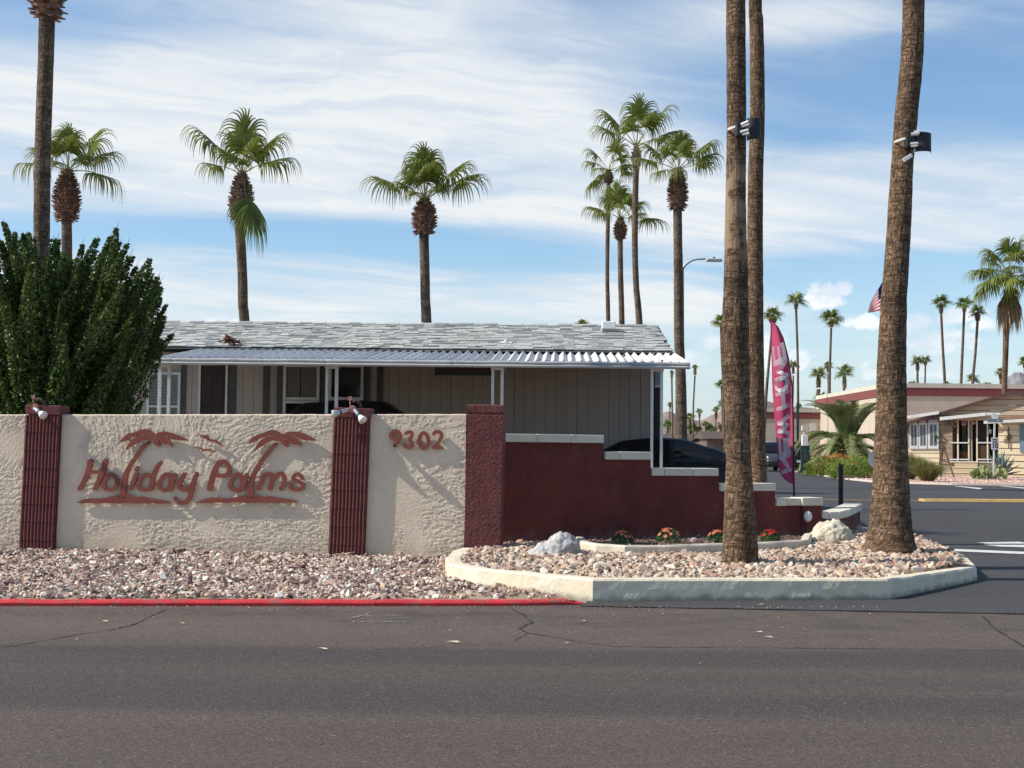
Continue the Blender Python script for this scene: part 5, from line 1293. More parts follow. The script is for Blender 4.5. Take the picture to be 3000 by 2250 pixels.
# ---- palms behind the wall
palm('tall trunk rising behind the big bush with its leaf skirt cut by the top edge', 20.5, [(138, 40), (135, 150), (128, 350), (124, 500), (122, 700), (122, 900), (122, 1250)], [46, 46, 46, 47, 47, 48, 50], (-190, 46, 112), fr=[(a, e, 1.1) for a, e in ((0, 78), (60, 55), (120, 78), (180, 55), (240, 78), (300, 55), (30, 78), (150, 78), (270, 55), (90, 55))], size=1.3, m=BARKG, nseg=40, rowh=.05, relief=.05)
palm('fan palm half hidden behind the tall trunk at far left', 42, [(194, 645), (196, 720), (196, 1200)], [29, 30, 31], (496, 645, 86), fr=[(178, 35, 1.05), (5, 55, .95), (352, 15, 1.15), (8, 35, .9), (272, 78, .85), (100, 78, .9), (285, 55, .8), (250, 55, .8), (60, 55, .9), (215, 35, .75), (325, 35, .75), (240, 78, .7), (300, 78, .75), (262, 35, .65)], size=.98, nseg=24)
palm('fan palm with one frond hanging down over its trunk, above the left of the roof', 40, [(706, 628), (702, 650), (710, 800), (712, 900), (718, 960)], [28, 30, 28, 29, 30], (505, 640, 76), fr=[(176, 55, 1.2), (186, 35, .88), (2, 55, 1.1), (354, 35, 1.15), (268, 78, 1.0), (95, 78, .95), (280, 78, .6), (160, 78, .85), (230, 55, .7), (310, 55, .72), (255, 55, .6), (290, 35, .55), (80, 55, .8)], size=.94, nseg=24, hang=((328, 1.2), (300, .95)))
palm('fan palm with a scarred brown trunk, centred above the roof', 40, [(1243, 675), (1242, 700), (1245, 800), (1246, 880), (1250, 960)], [29, 29, 28, 28, 30], (578, 684, 78), fr=[(178, 35, 1.15), (4, 35, 1.15), (350, 55, 1.05), (265, 78, .95), (95, 78, .95), (225, 55, .8), (290, 55, .85), (255, 78, .8), (70, 55, .85), (320, 35, .75), (150, 78, .9), (215, 35, .7), (240, 35, .62), (275, 55, .7), (300, 35, .65), (320, 78, .8)], size=.92, nseg=24)
palm('leftmost slim palm of the group of four right of the roof centre', 78, [(1783, 530), (1781, 650), (1779, 800), (1782, 960)], [13, 13, 12, 13], (497, 535, 34), fr=rnd_fronds(5, 11), size=1.02, nseg=14)
palm('shorter palm with a round leaf-base ball in the group of four', 68, [(1817, 695), (1818, 800), (1822, 960)], [16, 16, 17], (636, 700, 46), fr=[(178, 35, 1.0), (3, 15, 1.15), (260, 78, .9), (90, 78, .9), (240, 55, .85), (290, 55, .85), (200, 35, .8), (330, 35, .8), (100, 55, .9), (20, 35, .8), (160, 55, .8)], size=1.15, nseg=14)
palm('tallest palm of the group of four right of the roof centre', 60, [(1864, 480), (1861, 600), (1860, 720), (1864, 840), (1874, 965)], [17, 18, 18, 18, 20], (425, 486, 34), fr=[(177, 55, 1.15), (185, 35, 1.0), (5, 55, 1.1), (350, 35, 1.1), (266, 78, 1.1), (95, 78, 1.1), (250, 55, .9), (300, 55, .9), (30, 35, .9)], size=1.12, nseg=16)
palm('palm with a big pineapple-like leaf-base bulge beside the street lamp', 46, [(1985, 608), (1986, 700), (1988, 850), (1989, 979), (1994, 1100), (1996, 1240)], [26, 26, 28, 29, 31, 34], (492, 610, 64), fr=[(178, 35, .95), (170, 55, 1.0), (3, 55, 1.2), (356, 35, 1.05), (264, 78, .95), (92, 78, .95), (235, 35, .8), (290, 55, .8), (255, 15, .75), (70, 55, .9), (210, 15, .8), (325, 15, .85)], size=.88, nseg=28, rowh=.12, relief=.04)

# ---- distant palms: one joined crown each
def far_crown(seed, n=14, m=FROND, droop=1.0):
    rg = random.Random(seed); b = MB(); es = [75, 60, 45, 35, 25, 15, 5, 40, 20, 0, 55, 30]
    for i in range(n):
        az = i * 137.5 + rg.uniform(-20, 20); el = es[i % len(es)]; me = fan_frond(el, seed * 31 + i, nb=15, seg=5, wid=.075, Lp=.62, Lb=1.25, droop=droop, m=m)
        M_ = Matrix.Rotation(R(az), 3, 'Z'); b.cur = 0; b.add([M_ @ (v.co * rg.uniform(.98, 1.02)) for v in me.vertices], [tuple(p.vertices) for p in me.polygons]); bpy.data.meshes.remove(me)
    return b.mesh('crown', [m])
FC = [far_crown(s) for s in (1, 2, 3)]; FCB = [far_crown(7, 15, FRONDB)]
def far(label, top, base, w, d, boot=None, size=None, bright=False, group='distant fan palms'):
    pts = [top, ((top[0] + base[0]) / 2 + random.uniform(-2, 2), (top[1] + base[1]) / 2), base]
    return palm(label, d, pts, [w, w, w * 1.15], boot, size=size * .6, single=(FCB if bright else FC)[hash_(label) % (1 if bright else 3)], nseg=8, rowh=1.5, group=group)
def hash_(s): return sum(ord(c) * (i + 3) for i, c in enumerate(s))
far('palm leaning behind the tip of the magenta banner', (2264, 945), (2243, 1180), 8, 120, (922, 946, 28), 1.05)
far('palm right of the banner tip, taller than its neighbours', (2332, 905), (2338, 1192), 7, 150, (880, 905, 14), 1.3)
far('palm under the isolated white cloud', (2435, 960), (2430, 1190), 7, 140, (935, 958, 16), 1.35)
far('small palm between banner and the palm right of the banner tip', (2324, 1100), (2322, 1190), 5, 170, (1070, 1095, 10), .9)
far('palm of the clump by the green posts, with shaggy brown neck', (2398, 1140), (2394, 1200), 12, 130, (1095, 1135, 16), .95)
far('short bright green palm in the clump by the green posts', (2407, 1172), (2407, 1240), 13, 126, None, .9, True)
far('thin palm just left of the short bright green one', (2426, 1095), (2424, 1195), 5, 175, (1072, 1092, 10), .8)
far('small palm peeping over the left corner of the beige building', (2474, 1130), (2473, 1150), 7, 135, (1092, 1138, 14), 1.1)
far('left one of the two close palms above the beige building', (2688, 1080), (2690, 1140), 7, 170, (1058, 1085, 13), 1.0)
far('right one of the two close palms above the beige building', (2711, 1068), (2709, 1140), 5, 175, (1055, 1070, 12), .85)
far('first of the three tall palms above the beige building', (2757, 915), (2769, 1140), 8, 150, (886, 916, 15), 1.15)
far('second of the three tall palms above the beige building', (2825, 912), (2815, 1140), 8, 150, (890, 912, 14), 1.15)
far('third of the three tall palms, with an egg-shaped neck', (2864, 940), (2848, 1140), 8, 150, (913, 940, 18), 1.05)
far('low palm behind the foot of the third tall palm', (2851, 1112), (2851, 1150), 6, 180, None, 1.05)
far('small palm left of the shaggy palm at the right edge', (2931, 1108), (2931, 1150), 7, 165, (1090, 1110, 12), .75)
far('palm cut by the right edge of the view', (3002, 1080), (3002, 1150), 6, 165, (1060, 1078, 12), .9)
far('palm top left of the three tall ones, just above the parapet', (2672, 1128), (2672, 1160), 6, 180, None, .8)
far('palm top under the first tall palm, just above the parapet', (2777, 1132), (2777, 1160), 6, 180, None, .85)
far('palm top right of the third tall palm, just above the parapet', (2893, 1132), (2893, 1160), 6, 180, None, .75)
far('palm top showing over the ridge of the shingle roof', (1706, 958), (1706, 1010), 8, 90, None, .65)
far('palm half hidden left of the nearest trunk, level with the lamp', (2112, 945), (2118, 1100), 7, 140, None, 1.1)
far('palm half hidden left of the nearest trunk, below the gutter line', (2115, 1130), (2118, 1230), 7, 150, None, .9)
far('lower palm half hidden left of the nearest trunk', (2115, 1185), (2118, 1260), 6, 170, None, .8)
far('very thin palm with a hooked neck, between carport and nearest trunk', (2036, 1100), (2030, 1268), 5, 190, (1074, 1098, 11), .55)
far('very thin palm showing just past the right carport post', (1968, 1108), (1970, 1262), 5, 190, (1090, 1108, 9), .4)
far('tiny palm over the hill right of the carport posts', (1963, 1195), (1963, 1262), 3.5, 240, (1185, 1196, 7), .6)
far('tiny two-tiered palm between thin palm and nearest trunk', (2049, 1225), (2047, 1270), 4, 220, (1205, 1225, 9), .7)
far('tiny palm left of the nearest trunk with a long neck', (2098, 1225), (2098, 1275), 4, 220, (1200, 1226, 10), .75)
for i, (x, y, s, lab) in enumerate([(1955, 1245, .8, 'bushy low palm at the foot of the hill by the carport posts'), (2021, 1222, .8, 'bushy low palm right of the bulge-necked palm'), (2028, 1255, .9, 'bright low palm just above the black sedan roof'), (2068, 1243, .6, 'small dark low palm below the two-tiered one'), (2082, 1258, .8, 'low palm above the black sedan tail'), (2112, 1250, .7, 'low palm touching the nearest trunk'), (2340, 1190, .5, 'small palm at the foot of the tall palm by the banner'), (2045, 1258, .7, 'low palm behind the sedan antenna')]):
    far(lab, (x, y), (x, y + 22), 7, 200, None, s * 1.25, i % 2 == 0)

# ---- shaggy palm at the right edge
t = palm('shaggy palm with dead fronds hanging at the right edge of the view', 84, [(2957, 800), (2952, 880), (2947, 1000), (2944, 1100), (2942, 1180)], [21, 20, 17, 16, 15], None, fr=rnd_fronds(77, 17) + [(200, 15, 1.1), (180, 15, 1.15), (160, -5, 1.1), (215, -5, 1.1), (190, -5, 1.25), (175, -5, 1.3), (240, -5, 1.1), (280, -5, 1.0), (320, -5, 1.1), (0, -5, 1.1)], size=1.3, nseg=16, hang=((262, .8),), m=BARKW)
tp = atY(2957, 815, 84)
DEAD = fan_frond(-70, 55, nb=18, Lp=.5, Lb=1.2, droop=1.0, m=DEADF, spread=50)
for k in range(22): place('dead_frond', DEAD, t, Vector((tp.x, tp.y, tp.z - .1 - .05 * (k % 8))) - t.location, (0, 0, R(k * 27 + (k % 3) * 9)), (random.uniform(1.2, 1.9),) * 3)
# ================================================================== hills
def hill(pts, d, depth, m, name='hill'):
    """ridge traced in photo pixels, raised as a broad rough mound at distance d"""
    P = [atY(px, py, d) for px, py in pts]; nx, ny = 90, 26; V = []; 
    for j in range(ny + 1):
        t = j / ny
        for i in range(nx + 1):
            s = i / nx * (len(P) - 1); k = min(int(s), len(P) - 2); f = s - k; f = f * f * (3 - 2 * f)
            x = P[k].x + (P[k + 1].x - P[k].x) * (s - k); z = max(0, P[k].z + (P[k + 1].z - P[k].z) * f)
            prof = math.sin(math.pi * t) ** 1.1
            y = d + (t - .5) * depth; q = Vector((x / 60, y / 60, 0))
            V.append((x * (y / d), y, z * prof * (1 + .06 * noise.fractal(q, 1, 2, 5)) - .3))
    F = [(j * (nx + 1) + i, j * (nx + 1) + i + 1, (j + 1) * (nx + 1) + i + 1, (j + 1) * (nx + 1) + i) for j in range(ny) for i in range(nx)]
    o = place(name, np_mesh(name, np.array(V), np.array(F), m, smooth=False)); tag(o, kind='structure'); return o
HM = mat('hill_rock', (.27, .20, .165), (.20, .155, .13), scale=.035, rough=.95, bump=.6, bscale=.12, dist=2.0, dirt=((.12, .125, .085), .25, .52, .66))
HM2 = mat('hill_far', (.25, .23, .23), (.20, .19, .195), scale=.01, rough=.95)
hill([(1700, 1290), (1850, 1250), (1925, 1212), (1960, 1204), (2000, 1222), (2050, 1234), (2095, 1216), (2130, 1190), (2180, 1175), (2240, 1178), (2290, 1192), (2350, 1197), (2450, 1210), (2600, 1260)], 1500, 500, HM)
hill([(2860, 1240), (2920, 1180), (2940, 1125), (2955, 1106), (2972, 1098), (2990, 1098), (3020, 1108), (3060, 1125), (3150, 1180)], 2600, 900, HM2)
hill([(-400, 1290), (200, 1250), (700, 1262), (1200, 1250), (1700, 1268), (2100, 1270), (2800, 1262), (3400, 1270)], 3000, 900, HM2)
# scrub and roofs in the far gap
scr = leaf_mat('far_scrub', (.06, .085, .035), (.10, .12, .05), .3)
rg = np.random.RandomState(5); n = 2600
P = np.stack([rg.uniform(28, 78, n), rg.uniform(205, 330, n), rg.uniform(0, 3.2, n)], 1)
quad = (np.array([(-.5, 0, 0), (.5, 0, 0), (.5, 0, 1), (-.5, 0, 1)]) * 1.0, np.array([[0, 1, 2], [0, 2, 3]]))
clus = np.array([noise.noise(Vector((p[0] * .15, p[1] * .05, 0))) for p in P]); P = P[clus > -.05]
tag(scatter('distant_scrub', [quad], rand_T(P, .8, 1.7, rg, .8, .6), scr), 'band of low greenery in front of the far hill', kind='stuff')
def simple_house(px0, px1, ytop, ybot, d, wallm, roofm, label):
    a = atY(px0, ybot, d); c = atY(px1, ybot, d); z = atY(px0, ytop, d).z
    t = empty('far_house', (a.x, d, 0)); tag(t, label, 'house', 'distant houses'); b = MB(); b.box(0, c.x - a.x, 0, 8, 0, z * .75); b.build('wall', wallm, t)
    w = c.x - a.x; b = MB(); b.add([(-.3, -.4, z * .74), (w + .3, -.4, z * .74), (w + .3, 4, z), (-.3, 4, z), (-.3, 8.4, z * .74), (w + .3, 8.4, z * .74)], [(0, 1, 2, 3), (3, 2, 5, 4), (0, 3, 4), (1, 5, 2)]); b.build('roof', roofm, t)
    b = MB(); b.box(w * .3, w * .45, -.03, 0, z * .3, z * .6); b.box(w * .65, w * .8, -.03, 0, z * .3, z * .6); b.build('window', GLASS, t)
BEIGE = mat('stucco_beige', (.56, .47, .37), (.50, .42, .33), scale=1.2, rough=.9, bump=.3, bscale=14)
simple_house(2070, 2230, 1262, 1330, 150, mat('brown_panel', (.14, .10, .08), rough=.8), mat('roof_brown', (.10, .075, .06), rough=.9), 'low dark brown roofed house beyond the black sedan tail')
simple_house(1940, 2060, 1270, 1330, 190, BEIGE, mat('roof_brown', (.10, .075, .06), rough=.9), 'low pale house behind the carport posts, mostly hidden')

# ================================================================== beige buildings with maroon stripe
STRIPE = mat('maroon_stripe', (.20, .055, .05), rough=.7); COPING = mat('coping_pale', (.62, .56, .46), (.55, .5, .41), scale=2, rough=.8)
def building(x0, y0, x1, depth, h, rz, label):
    t = empty('building', (x0, y0, 0), rz); tag(t, label, 'building'); w = x1 - x0
    b = MB(); b.box(0, w, 0, depth, 0, h - .1); b.build('wall', BEIGE, t)
    b = MB(); b.box(-.06, w + .06, -.06, depth + .06, h - .95, h - .35); b.build('stripe', STRIPE, t)
    b = MB(); b.box(-.09, w + .09, -.09, depth + .09, h - .35, h - .02); b.build('parapet', COPING, t)
    return t
A_ = atY(2600, 1121, 100); B1 = building(A_.x, 100, A_.x + 40, 26, A_.z, R(-1.2), 'large flat-roofed beige building with maroon stripe behind the gabled home')
A2 = atY(2205, 1195, 124); B2 = building(A2.x, 124, atY(2560, 1195, 124).x, 12, A2.z, 0, 'lower beige building with maroon stripe behind the banner and parked cars')
w0 = A2.x
def onB2(px, py): p = atY(px, py, 124); return p.x - w0, p.z
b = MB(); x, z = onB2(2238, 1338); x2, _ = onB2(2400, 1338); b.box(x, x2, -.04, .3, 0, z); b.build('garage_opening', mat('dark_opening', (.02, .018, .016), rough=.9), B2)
b = MB(); x2b, z2 = onB2(2400, 1326); b.box(x - .3, x2b, -.5, 0, z, z2); b.build('canopy', COPING, B2)
x, z = onB2(2332, 1237); b = MB(); b.box(x - .25, x + .25, -.05, 0, z - .5, z + .4); b.build('vent', mat('vent_pink', (.5, .36, .32), rough=.8), B2)
x, z = onB2(2374, 1240); x2, z2 = onB2(2392, 1262); b = MB(); b.box(x, x2, -.06, 0, z2, z); f = b.build('window_frame', WHITET, B2)
# light box sign on green posts
p = onZ(2352, 1372, 0); t = empty('sign_post', (p.x, 78, 0)); s = 78 / 4000
tag(t, 'white box sign topped by a square lamp on dark green posts near the date palm', 'sign')
GRN = mat('post_green', (.02, .055, .045), rough=.6)
def lc(px, py, d=78): q = atY(px, py, d); return q.x - t.location.x, q.z
for px in (2352, 2366):
    x, zt_ = lc(px, 1305); b = MB(); b.box(x - .1, x + .1, -.05, .1, 0, zt_); b.build('post', GRN, t)
x0_, z1 = lc(2349, 1274); x1_, z0_ = lc(2366, 1306); b = MB(); b.box(x0_, x1_, -.15, .15, z0_, z1); bevel(b.build('sign_box', mat('sign_white', (.72, .72, .70), rough=.6), t), .02)
x0_, z1 = lc(2349, 1247); x1_, z0_ = lc(2364, 1262); b = MB(); b.box(x0_, x1_, -.15, .15, z0_, z1); b.box((x0_ + x1_) / 2 - .06, (x0_ + x1_) / 2 + .06, -.05, .05, z0_ - .3, z0_); b.build('lamp_box', mat('lamp_cream', (.62, .56, .46), rough=.7), t)
for px, y0_, y1_ in [(2388, 1167, 1200), (2421, 1167, 1200)]:
    a = atY(px, y0_, 100); o = MB(); o.box(-.09, .09, -.09, .09, 0, a.z); q = o.build('green_post', GRN, None, loc=(a.x, 110, 0)); tag(q, 'slim dark green post %s the short bright palm' % ('left of' if px < 2400 else 'right of'), 'post')

# vehicles down the side road
p = onZ(2264, 1380, 0); car((p.x, 84.5, .03), R(90), 4.6, 1.86, [(-1.05, 1.15), (-.75, 1.55), (-.3, 1.76), (.8, 1.80), (1.9, 1.74), (2.15, 1.25)], [(-2.3, .85), (-2.0, 1.0), (-1.1, 1.1), (0, 1.15), (2.2, 1.2), (2.3, 1.05)], PAINTG, 'dark grey sport utility vehicle parked tail towards us, left of the magenta banner', suv=True)
p = atY(2334, 1300, 92); car((p.x, 92, .03), R(90), 4.6, 1.86, [(-1.05, 1.15), (-.75, 1.6), (-.3, 1.86), (.8, 1.9), (1.9, 1.84), (2.15, 1.25)], [(-2.3, .85), (-2.0, 1.0), (-1.1, 1.1), (0, 1.2), (2.2, 1.25), (2.3, 1.05)], PAINTR, 'red vehicle parked behind, seen between banner and white box sign', suv=True)
p = atY(2340, 1345, 82); car((p.x, 84, .03), R(-90), 4.4, 1.75, [(-1.05, .95), (-.55, 1.2), (-.2, 1.36), (.8, 1.38), (1.5, 1.2), (2.0, .95)], [(-2.2, .7), (-1.9, .85), (-1.1, .93), (0, .95), (2.2, .95)], PAINTB, 'black car facing us in front of the red one, right of the banner')

# ================================================================== pink gravel yard
yc_ = [(2330, 1384), (2350, 1381), (2405, 1393), (2466, 1403), (2560, 1413), (2670, 1417.5), (2790, 1421), (3000, 1423.5), (3300, 1426)]
YP = [G2(px, py, .0) for px, py in yc_]
poly = YP + [(75, 52), (75, 99), (24, 99), (21, 90), (17.4, 82)]
PINK = mat('pink_gravel', (.62, .43, .34), (.50, .33, .265), scale=5, rough=.95, bump=.7, bscale=14, dist=.05)
tag(flat_poly('yard_gravel', poly, .06, PINK), kind='structure')
kb = MB(); lowkerb(kb, YP, .35, .075); tag(kb.build('yard_kerb', mat('concrete_pale', (.55, .47, .38), (.47, .40, .33), scale=3, rough=.9), recalc=True), 'low concrete kerb curving along the pink gravel yard', 'kerb')
rgp = np.random.RandomState(8); P = rgp.uniform((10, 48), (30, 90), (60000, 2)); P = P[inside(P, poly)][:16000]
P3 = np.array([(a, c, .07) for a, c in P]); PG = ramp_mat('pink_stone', [(.66, .46, .37), (.52, .35, .29), (.72, .55, .45), (.60, .40, .31), (.45, .30, .26)])
tag(scatter('yard_stones', SV[:4], rand_T(P3, .06, .12, rgp, .6), PG), 'pink decorative gravel of the yard across the side road', kind='stuff')

# ---- gabled cream home
D = 72.0
q0 = atY(2655, 1380, D); GF = Frame((q0.x, D, 0), R(-25))
gh = empty('gabled_home', GF.loc, R(-25)); tag(gh, 'cream gabled manufactured home with brown roof and glazed porch behind the yard', 'house')
def g(px, py, y=0.0): p = GF.pix(px, py, y); return p.x, p.z
CREAMW = mat('siding_cream', (.78, .66, .44), (.72, .61, .40), scale=1.5, rough=.8); BRN = mat('siding_tan', (.34, .25, .17), (.30, .22, .15), scale=2, rough=.85); TANG = mat('gable_tan', (.50, .40, .28), rough=.85)
RBR = mat('roof_shingle_brown', (.22, .125, .085), (.16, .09, .06), scale=6, rough=.9, bump=.4, bscale=20)
DKIN = mat('porch_dark', (.05, .048, .045), rough=.8)
def gb_(name, px0, px1, py0, py1, y0, y1, m, parent=gh):
    x0, zt = g(px0, py0, y0); x1, zb = g(px1, py1, y0); b = MB(); b.box(x0, x1, y0, y1, max(zb, 0), zt); return b.build(name, m, parent)
# left wing with three white windows, siding boards below
gb_('wall', 2655, 2752, 1214, 1400, .12, 6, mat('wing_backing', (.30, .24, .18), rough=.9))
def boards(px0, px1, ys, y, m, name='siding_board'):
    for a, c in zip(ys[:-1], ys[1:]): gb_(name, px0, px1, a, c - .8, y, y + .04, m)
boards(2656, 2752, [1315, 1328, 1342, 1356, 1372, 1390, 1404], .06, CREAMW)
boards(2656, 2752, [1220, 1232, 1240], .07, BRN)
for i, (a, c) in enumerate([(2664, 2690), (2691, 2716), (2718, 2750)]):
    f = gb_('window_frame', a, c, 1240 - i, 1315, -.02, .10, WHITET)
    m1 = (a + c) / 2; w = (c - a)
    for (u, v) in ((a + w * .2, m1 - 1.3), (m1 + 1.3, c - w * .2)): gb_('pane', u, v, 1246 - i, 1305, -.035, -.022, mat('pane_grey', (.10, .11, .13), rough=.15, spec=.7), f)
    gb_('window_hood', a + 2, c - 3, 1233 - i * 2, 1240 - i, -.05, .1, mat('hood_grey', (.42, .43, .42), rough=.6))
# middle: porch recess
gb_('porch_back', 2752, 2925, 1224, 1372, 2.6, 2.7, DKIN)
boards(2752, 2790, [1228, 1245, 1262, 1279, 1296, 1313, 1330, 1347, 1360], .10, BRN)
gb_('wall', 2752, 2790, 1224, 1400, .15, 2.7, mat('wing_backing', (.30, .24, .18), rough=.9))
gb_('porch_floor', 2782, 2925, 1356, 1400, .25, 2.7, CREAMW)
PC = mat('porch_post_cream', (.68, .60, .45), rough=.7)
for px in (2806, 2838, 2862, 2893): gb_('porch_post', px - 2.4, px + 2.4, 1224, 1356, .1, .28, PC)
gb_('porch_post', 2843, 2849, 1224, 1352, .14, .3, BRN)
for a, c in ((2782, 2836), (2862, 2912)):
    gb_('rail', a, c, 1295, 1299, .06, .2, WHITET)
    for (u, v) in ((a, (a + c) / 2), ((a + c) / 2 + 1, c)): gb_('rail', u, v, 1344, 1348, .06, .2, WHITET)
gb_('rail', 2782, 2910, 1351, 1356, .05, .2, WHITET)
# cladding behind the porch glass: chairs, barrel, hanging plants
gb_('inner_door', 2868, 2890, 1236, 1345, 2.5, 2.58, mat('inner_door', (.20, .19, .17), rough=.7)); gb_('curtain', 2818, 2832, 1232, 1340, 2.5, 2.58, mat('inner_curtain', (.30, .29, .26), rough=.9))
st = empty('porch_things', (0, 0, 0)); bpy.data.objects.remove(st)
x, z = g(2826, 1346, 1.0); b = MB(); b.tube([(0, 0, 0), (0, 0, .12), (0, 0, .3), (0, 0, .42)], [.2, .26, .26, .2], 14); o = b.build('half_barrel', mat('barrel_wood', (.22, .13, .08), rough=.8), loc=GF.M @ Vector((x, 1.0, z))); tag(o, 'wooden tub on the porch behind the white rail', 'barrel')
x, z = g(2883, 1346, .9); b = MB(); b.box(-.22, .22, -.2, .2, .0, .65); b.box(-.26, .26, -.24, .24, .65, .72); o = b.build('porch_cabinet', mat('cabinet_wood', (.32, .22, .14), rough=.7), loc=GF.M @ Vector((x, .9, z))); tag(o, 'small wooden cabinet on the porch right of the door', 'cabinet')
rg = random.Random(6)
for (px, py, s, lab, c1) in [(2776, 1236, .32, 'grey fan-like ornament hanging at the left porch corner', (.12, .12, .12)), (2797, 1240, .28, 'hanging copper ornaments under the porch eave', (.30, .17, .09)), (2824, 1240, .2, 'pinkish hanging ornament in the porch', (.55, .28, .26)), (2852, 1238, .24, 'wind chimes hanging between the porch posts', (.42, .28, .18)), (2899, 1262, .2, 'pale bell-shaped wind chime near the sign post', (.42, .55, .52)), (2748, 1280, .3, 'dark ivy pot on the corner of the window wing', (.03, .05, .03))]:
    x, z = g(px, py, -.05); b = MB()
    for k in range(9): q = Vector((rg.uniform(-s, s) * .5, rg.uniform(-.08, .08), rg.uniform(-s, s) * .6)); b.tube([q, q + Vector((rg.uniform(-.05, .05), 0, -s * .35))], [.02 + s * .10, s * .05], 6)
    b.tube([(0, 0, s * .5), (0, 0, s * 1.1)], .012, 5)
    o = b.build('hanging_ornament', mat('orn_%d' % px, c1, rough=.6), loc=GF.M @ Vector((x, -.05, z))); tag(o, lab, 'ornament')
# steps
ss = empty('porch_steps', GF.M @ Vector((g(2832, 1390)[0], -.9, 0)), R(-25)); tag(ss, 'three tan steps leading up to the glazed porch', 'steps'); STP = mat('step_tan', (.48, .38, .24), rough=.85)
for k in range(3):
    w = 1.12 + .14 * (2 - k); b = MB(); b.box(-w / 2 - .1 * (2 - k), w / 2 + .1 * (2 - k), .32 * k, 1.0, .27 * k, .27 * (k + 1) - .04); b.build('step', STP, ss)
    b = MB(); b.box(-w / 2 - .1 * (2 - k) - .03, w / 2 + .1 * (2 - k) + .03, .32 * k - .03, 1.0, .27 * (k + 1) - .04, .27 * (k + 1)); b.build('tread', mat('tread_cream', (.62, .53, .38), rough=.8), ss)
# right cream wing
gb_('wall', 2924, 3110, 1232, 1400, .08, 6, mat('wing_backing', (.30, .24, .18), rough=.9))
boards(2925, 3110, [1230, 1243, 1260, 1277.5, 1296, 1315, 1334, 1353, 1372, 1392, 1404], .02, CREAMW)
f = gb_('shutter', 2987, 3001, 1246, 1324, -.05, .02, mat('shutter_blue', (.15, .22, .27), rough=.6)); gb_('window', 3001, 3040, 1246, 1324, -.03, .02, WHITET)
# gable with siding boards
ax, az = g(2970, 1152); lx, lz = g(2752, 1216); rx = ax + (ax - lx); 
gz_ = [g(2970, yy)[1] for yy in (1232, 1217, 1202, 1186, 1169, 1152)]
def gable_w(z): f_ = min(1, max(0, (az - z) / (az - lz))); return ax - (ax - lx) * f_, ax + (rx - ax) * f_
for za, zb2 in zip(gz_[:-1], gz_[1:]):
    a0, a1 = gable_w(za); c0, c1_ = gable_w(zb2 - .02); b = MB()
    if za < lz: a0, a1 = lx, rx
    b.add([(a0, -.02, za), (a1, -.02, za), (c1_, -.02, zb2 - .03), (c0, -.02, zb2 - .03), (a0, .05, za), (a1, .05, za), (c1_, .05, zb2 - .03), (c0, .05, zb2 - .03)], [(0, 1, 2, 3), (3, 2, 6, 7), (0, 4, 5, 1), (4, 7, 6, 5), (0, 3, 7, 4), (1, 5, 6, 2)]); b.build('gable_board', TANG, gh)
b = MB(); ovl = 1.75; sl2 = (az - lz) / (ax - lx); th = .10
lx2 = g(2640, 1225)[0]; 
for s_ in (1, -1):
    xo = ax - s_ * (ax - lx2); zo = az - sl2 * (ax - lx2)
    b.add([(ax, -.35, az + .12), (xo, -.35, zo + .12), (xo, 9, zo + .12), (ax, 9, az + .12), (ax, -.35, az), (xo, -.35, zo), (xo, 9, zo), (ax, 9, az)], [(0, 1, 2, 3), (4, 7, 6, 5), (0, 4, 5, 1), (1, 5, 6, 2)])
b.build('roof', RBR, gh, recalc=True)
b = MB()
for s_ in (1, -1):
    xo = ax - s_ * (ax - lx2); zo = az - sl2 * (ax - lx2); b.bar((ax, -.37, az + .04), (xo, -.37, zo + .04), .05, .13)
b.build('rake_board', mat('rake_dark', (.07, .04, .035), rough=.7), gh)
def fascia(pa, ya, pb, yb, y, h=.2):
    x0, z0_ = g(pa, ya, y); x1, z1_ = g(pb, yb, y); b = MB(); b.add([(x0, y, z0_ - h), (x1, y, z1_ - h), (x1, y, z1_), (x0, y, z0_), (x0, y + .06, z0_ - h), (x1, y + .06, z1_ - h), (x1, y + .06, z1_), (x0, y + .06, z0_)], [(0, 1, 2, 3), (3, 2, 6, 7), (0, 4, 5, 1), (4, 7, 6, 5), (0, 3, 7, 4), (1, 5, 6, 2)])
    return b.build('fascia', WHITET, gh)
fascia(2650, 1219, 2751, 1204, -.45, .16); fascia(2753, 1222, 2888, 1208, -.5, .17); fascia(2888, 1209, 2930, 1209, -.48, .12); fascia(2882, 1233, 3110, 1222, -.6, .15)
# porch awning sheet, right wing roof
b = MB(); x0, z0_ = g(2753, 1222, -.5); x1, z1_ = g(2888, 1208, -.5); b.add([(x0, -.45, z0_ - .02), (x1, -.45, z1_ - .02), (x1, .4, z1_ + .02), (x0, .4, z0_ + .02)], [(0, 1, 2, 3)]); b.build('awning', TANG, gh)
b = MB(); x0, z0_ = g(2900, 1230, -.6); x1, z1_ = g(3110, 1220, -.6); x2, z2 = g(3000, 1192, 0); b.add([(x0, -.6, z0_), (x1 + 1, -.6, z1_), (x1 + 1, 3.4, z2 + .6), (x2, 3.4, z2 + .6)], [(0, 1, 2, 3)]); b.build('wing_roof', RBR, gh)
# metal wall sculpture
x, z = g(2955, 1282, -.02); t = empty('wall_sculpture', GF.M @ Vector((x, -.05, z)), R(-25)); tag(t, 'rusty sun-like metal sculpture on the cream wall', 'wall art')
rust = mat('rusty_metal', (.16, .10, .07), rough=.8); b = MB(); b.tube([(0, 0, .55), (0, 0, -.55)], .03, 6)
for k in range(10): a = k * .628; b.tube([(0, 0, 0), (math.cos(a) * .19, 0, math.sin(a) * .17)], .018, 5)
b.tube([(0, -.02, 0), (0, .02, 0)], [.09, .09], 12); b.build('sunburst', rust, t)

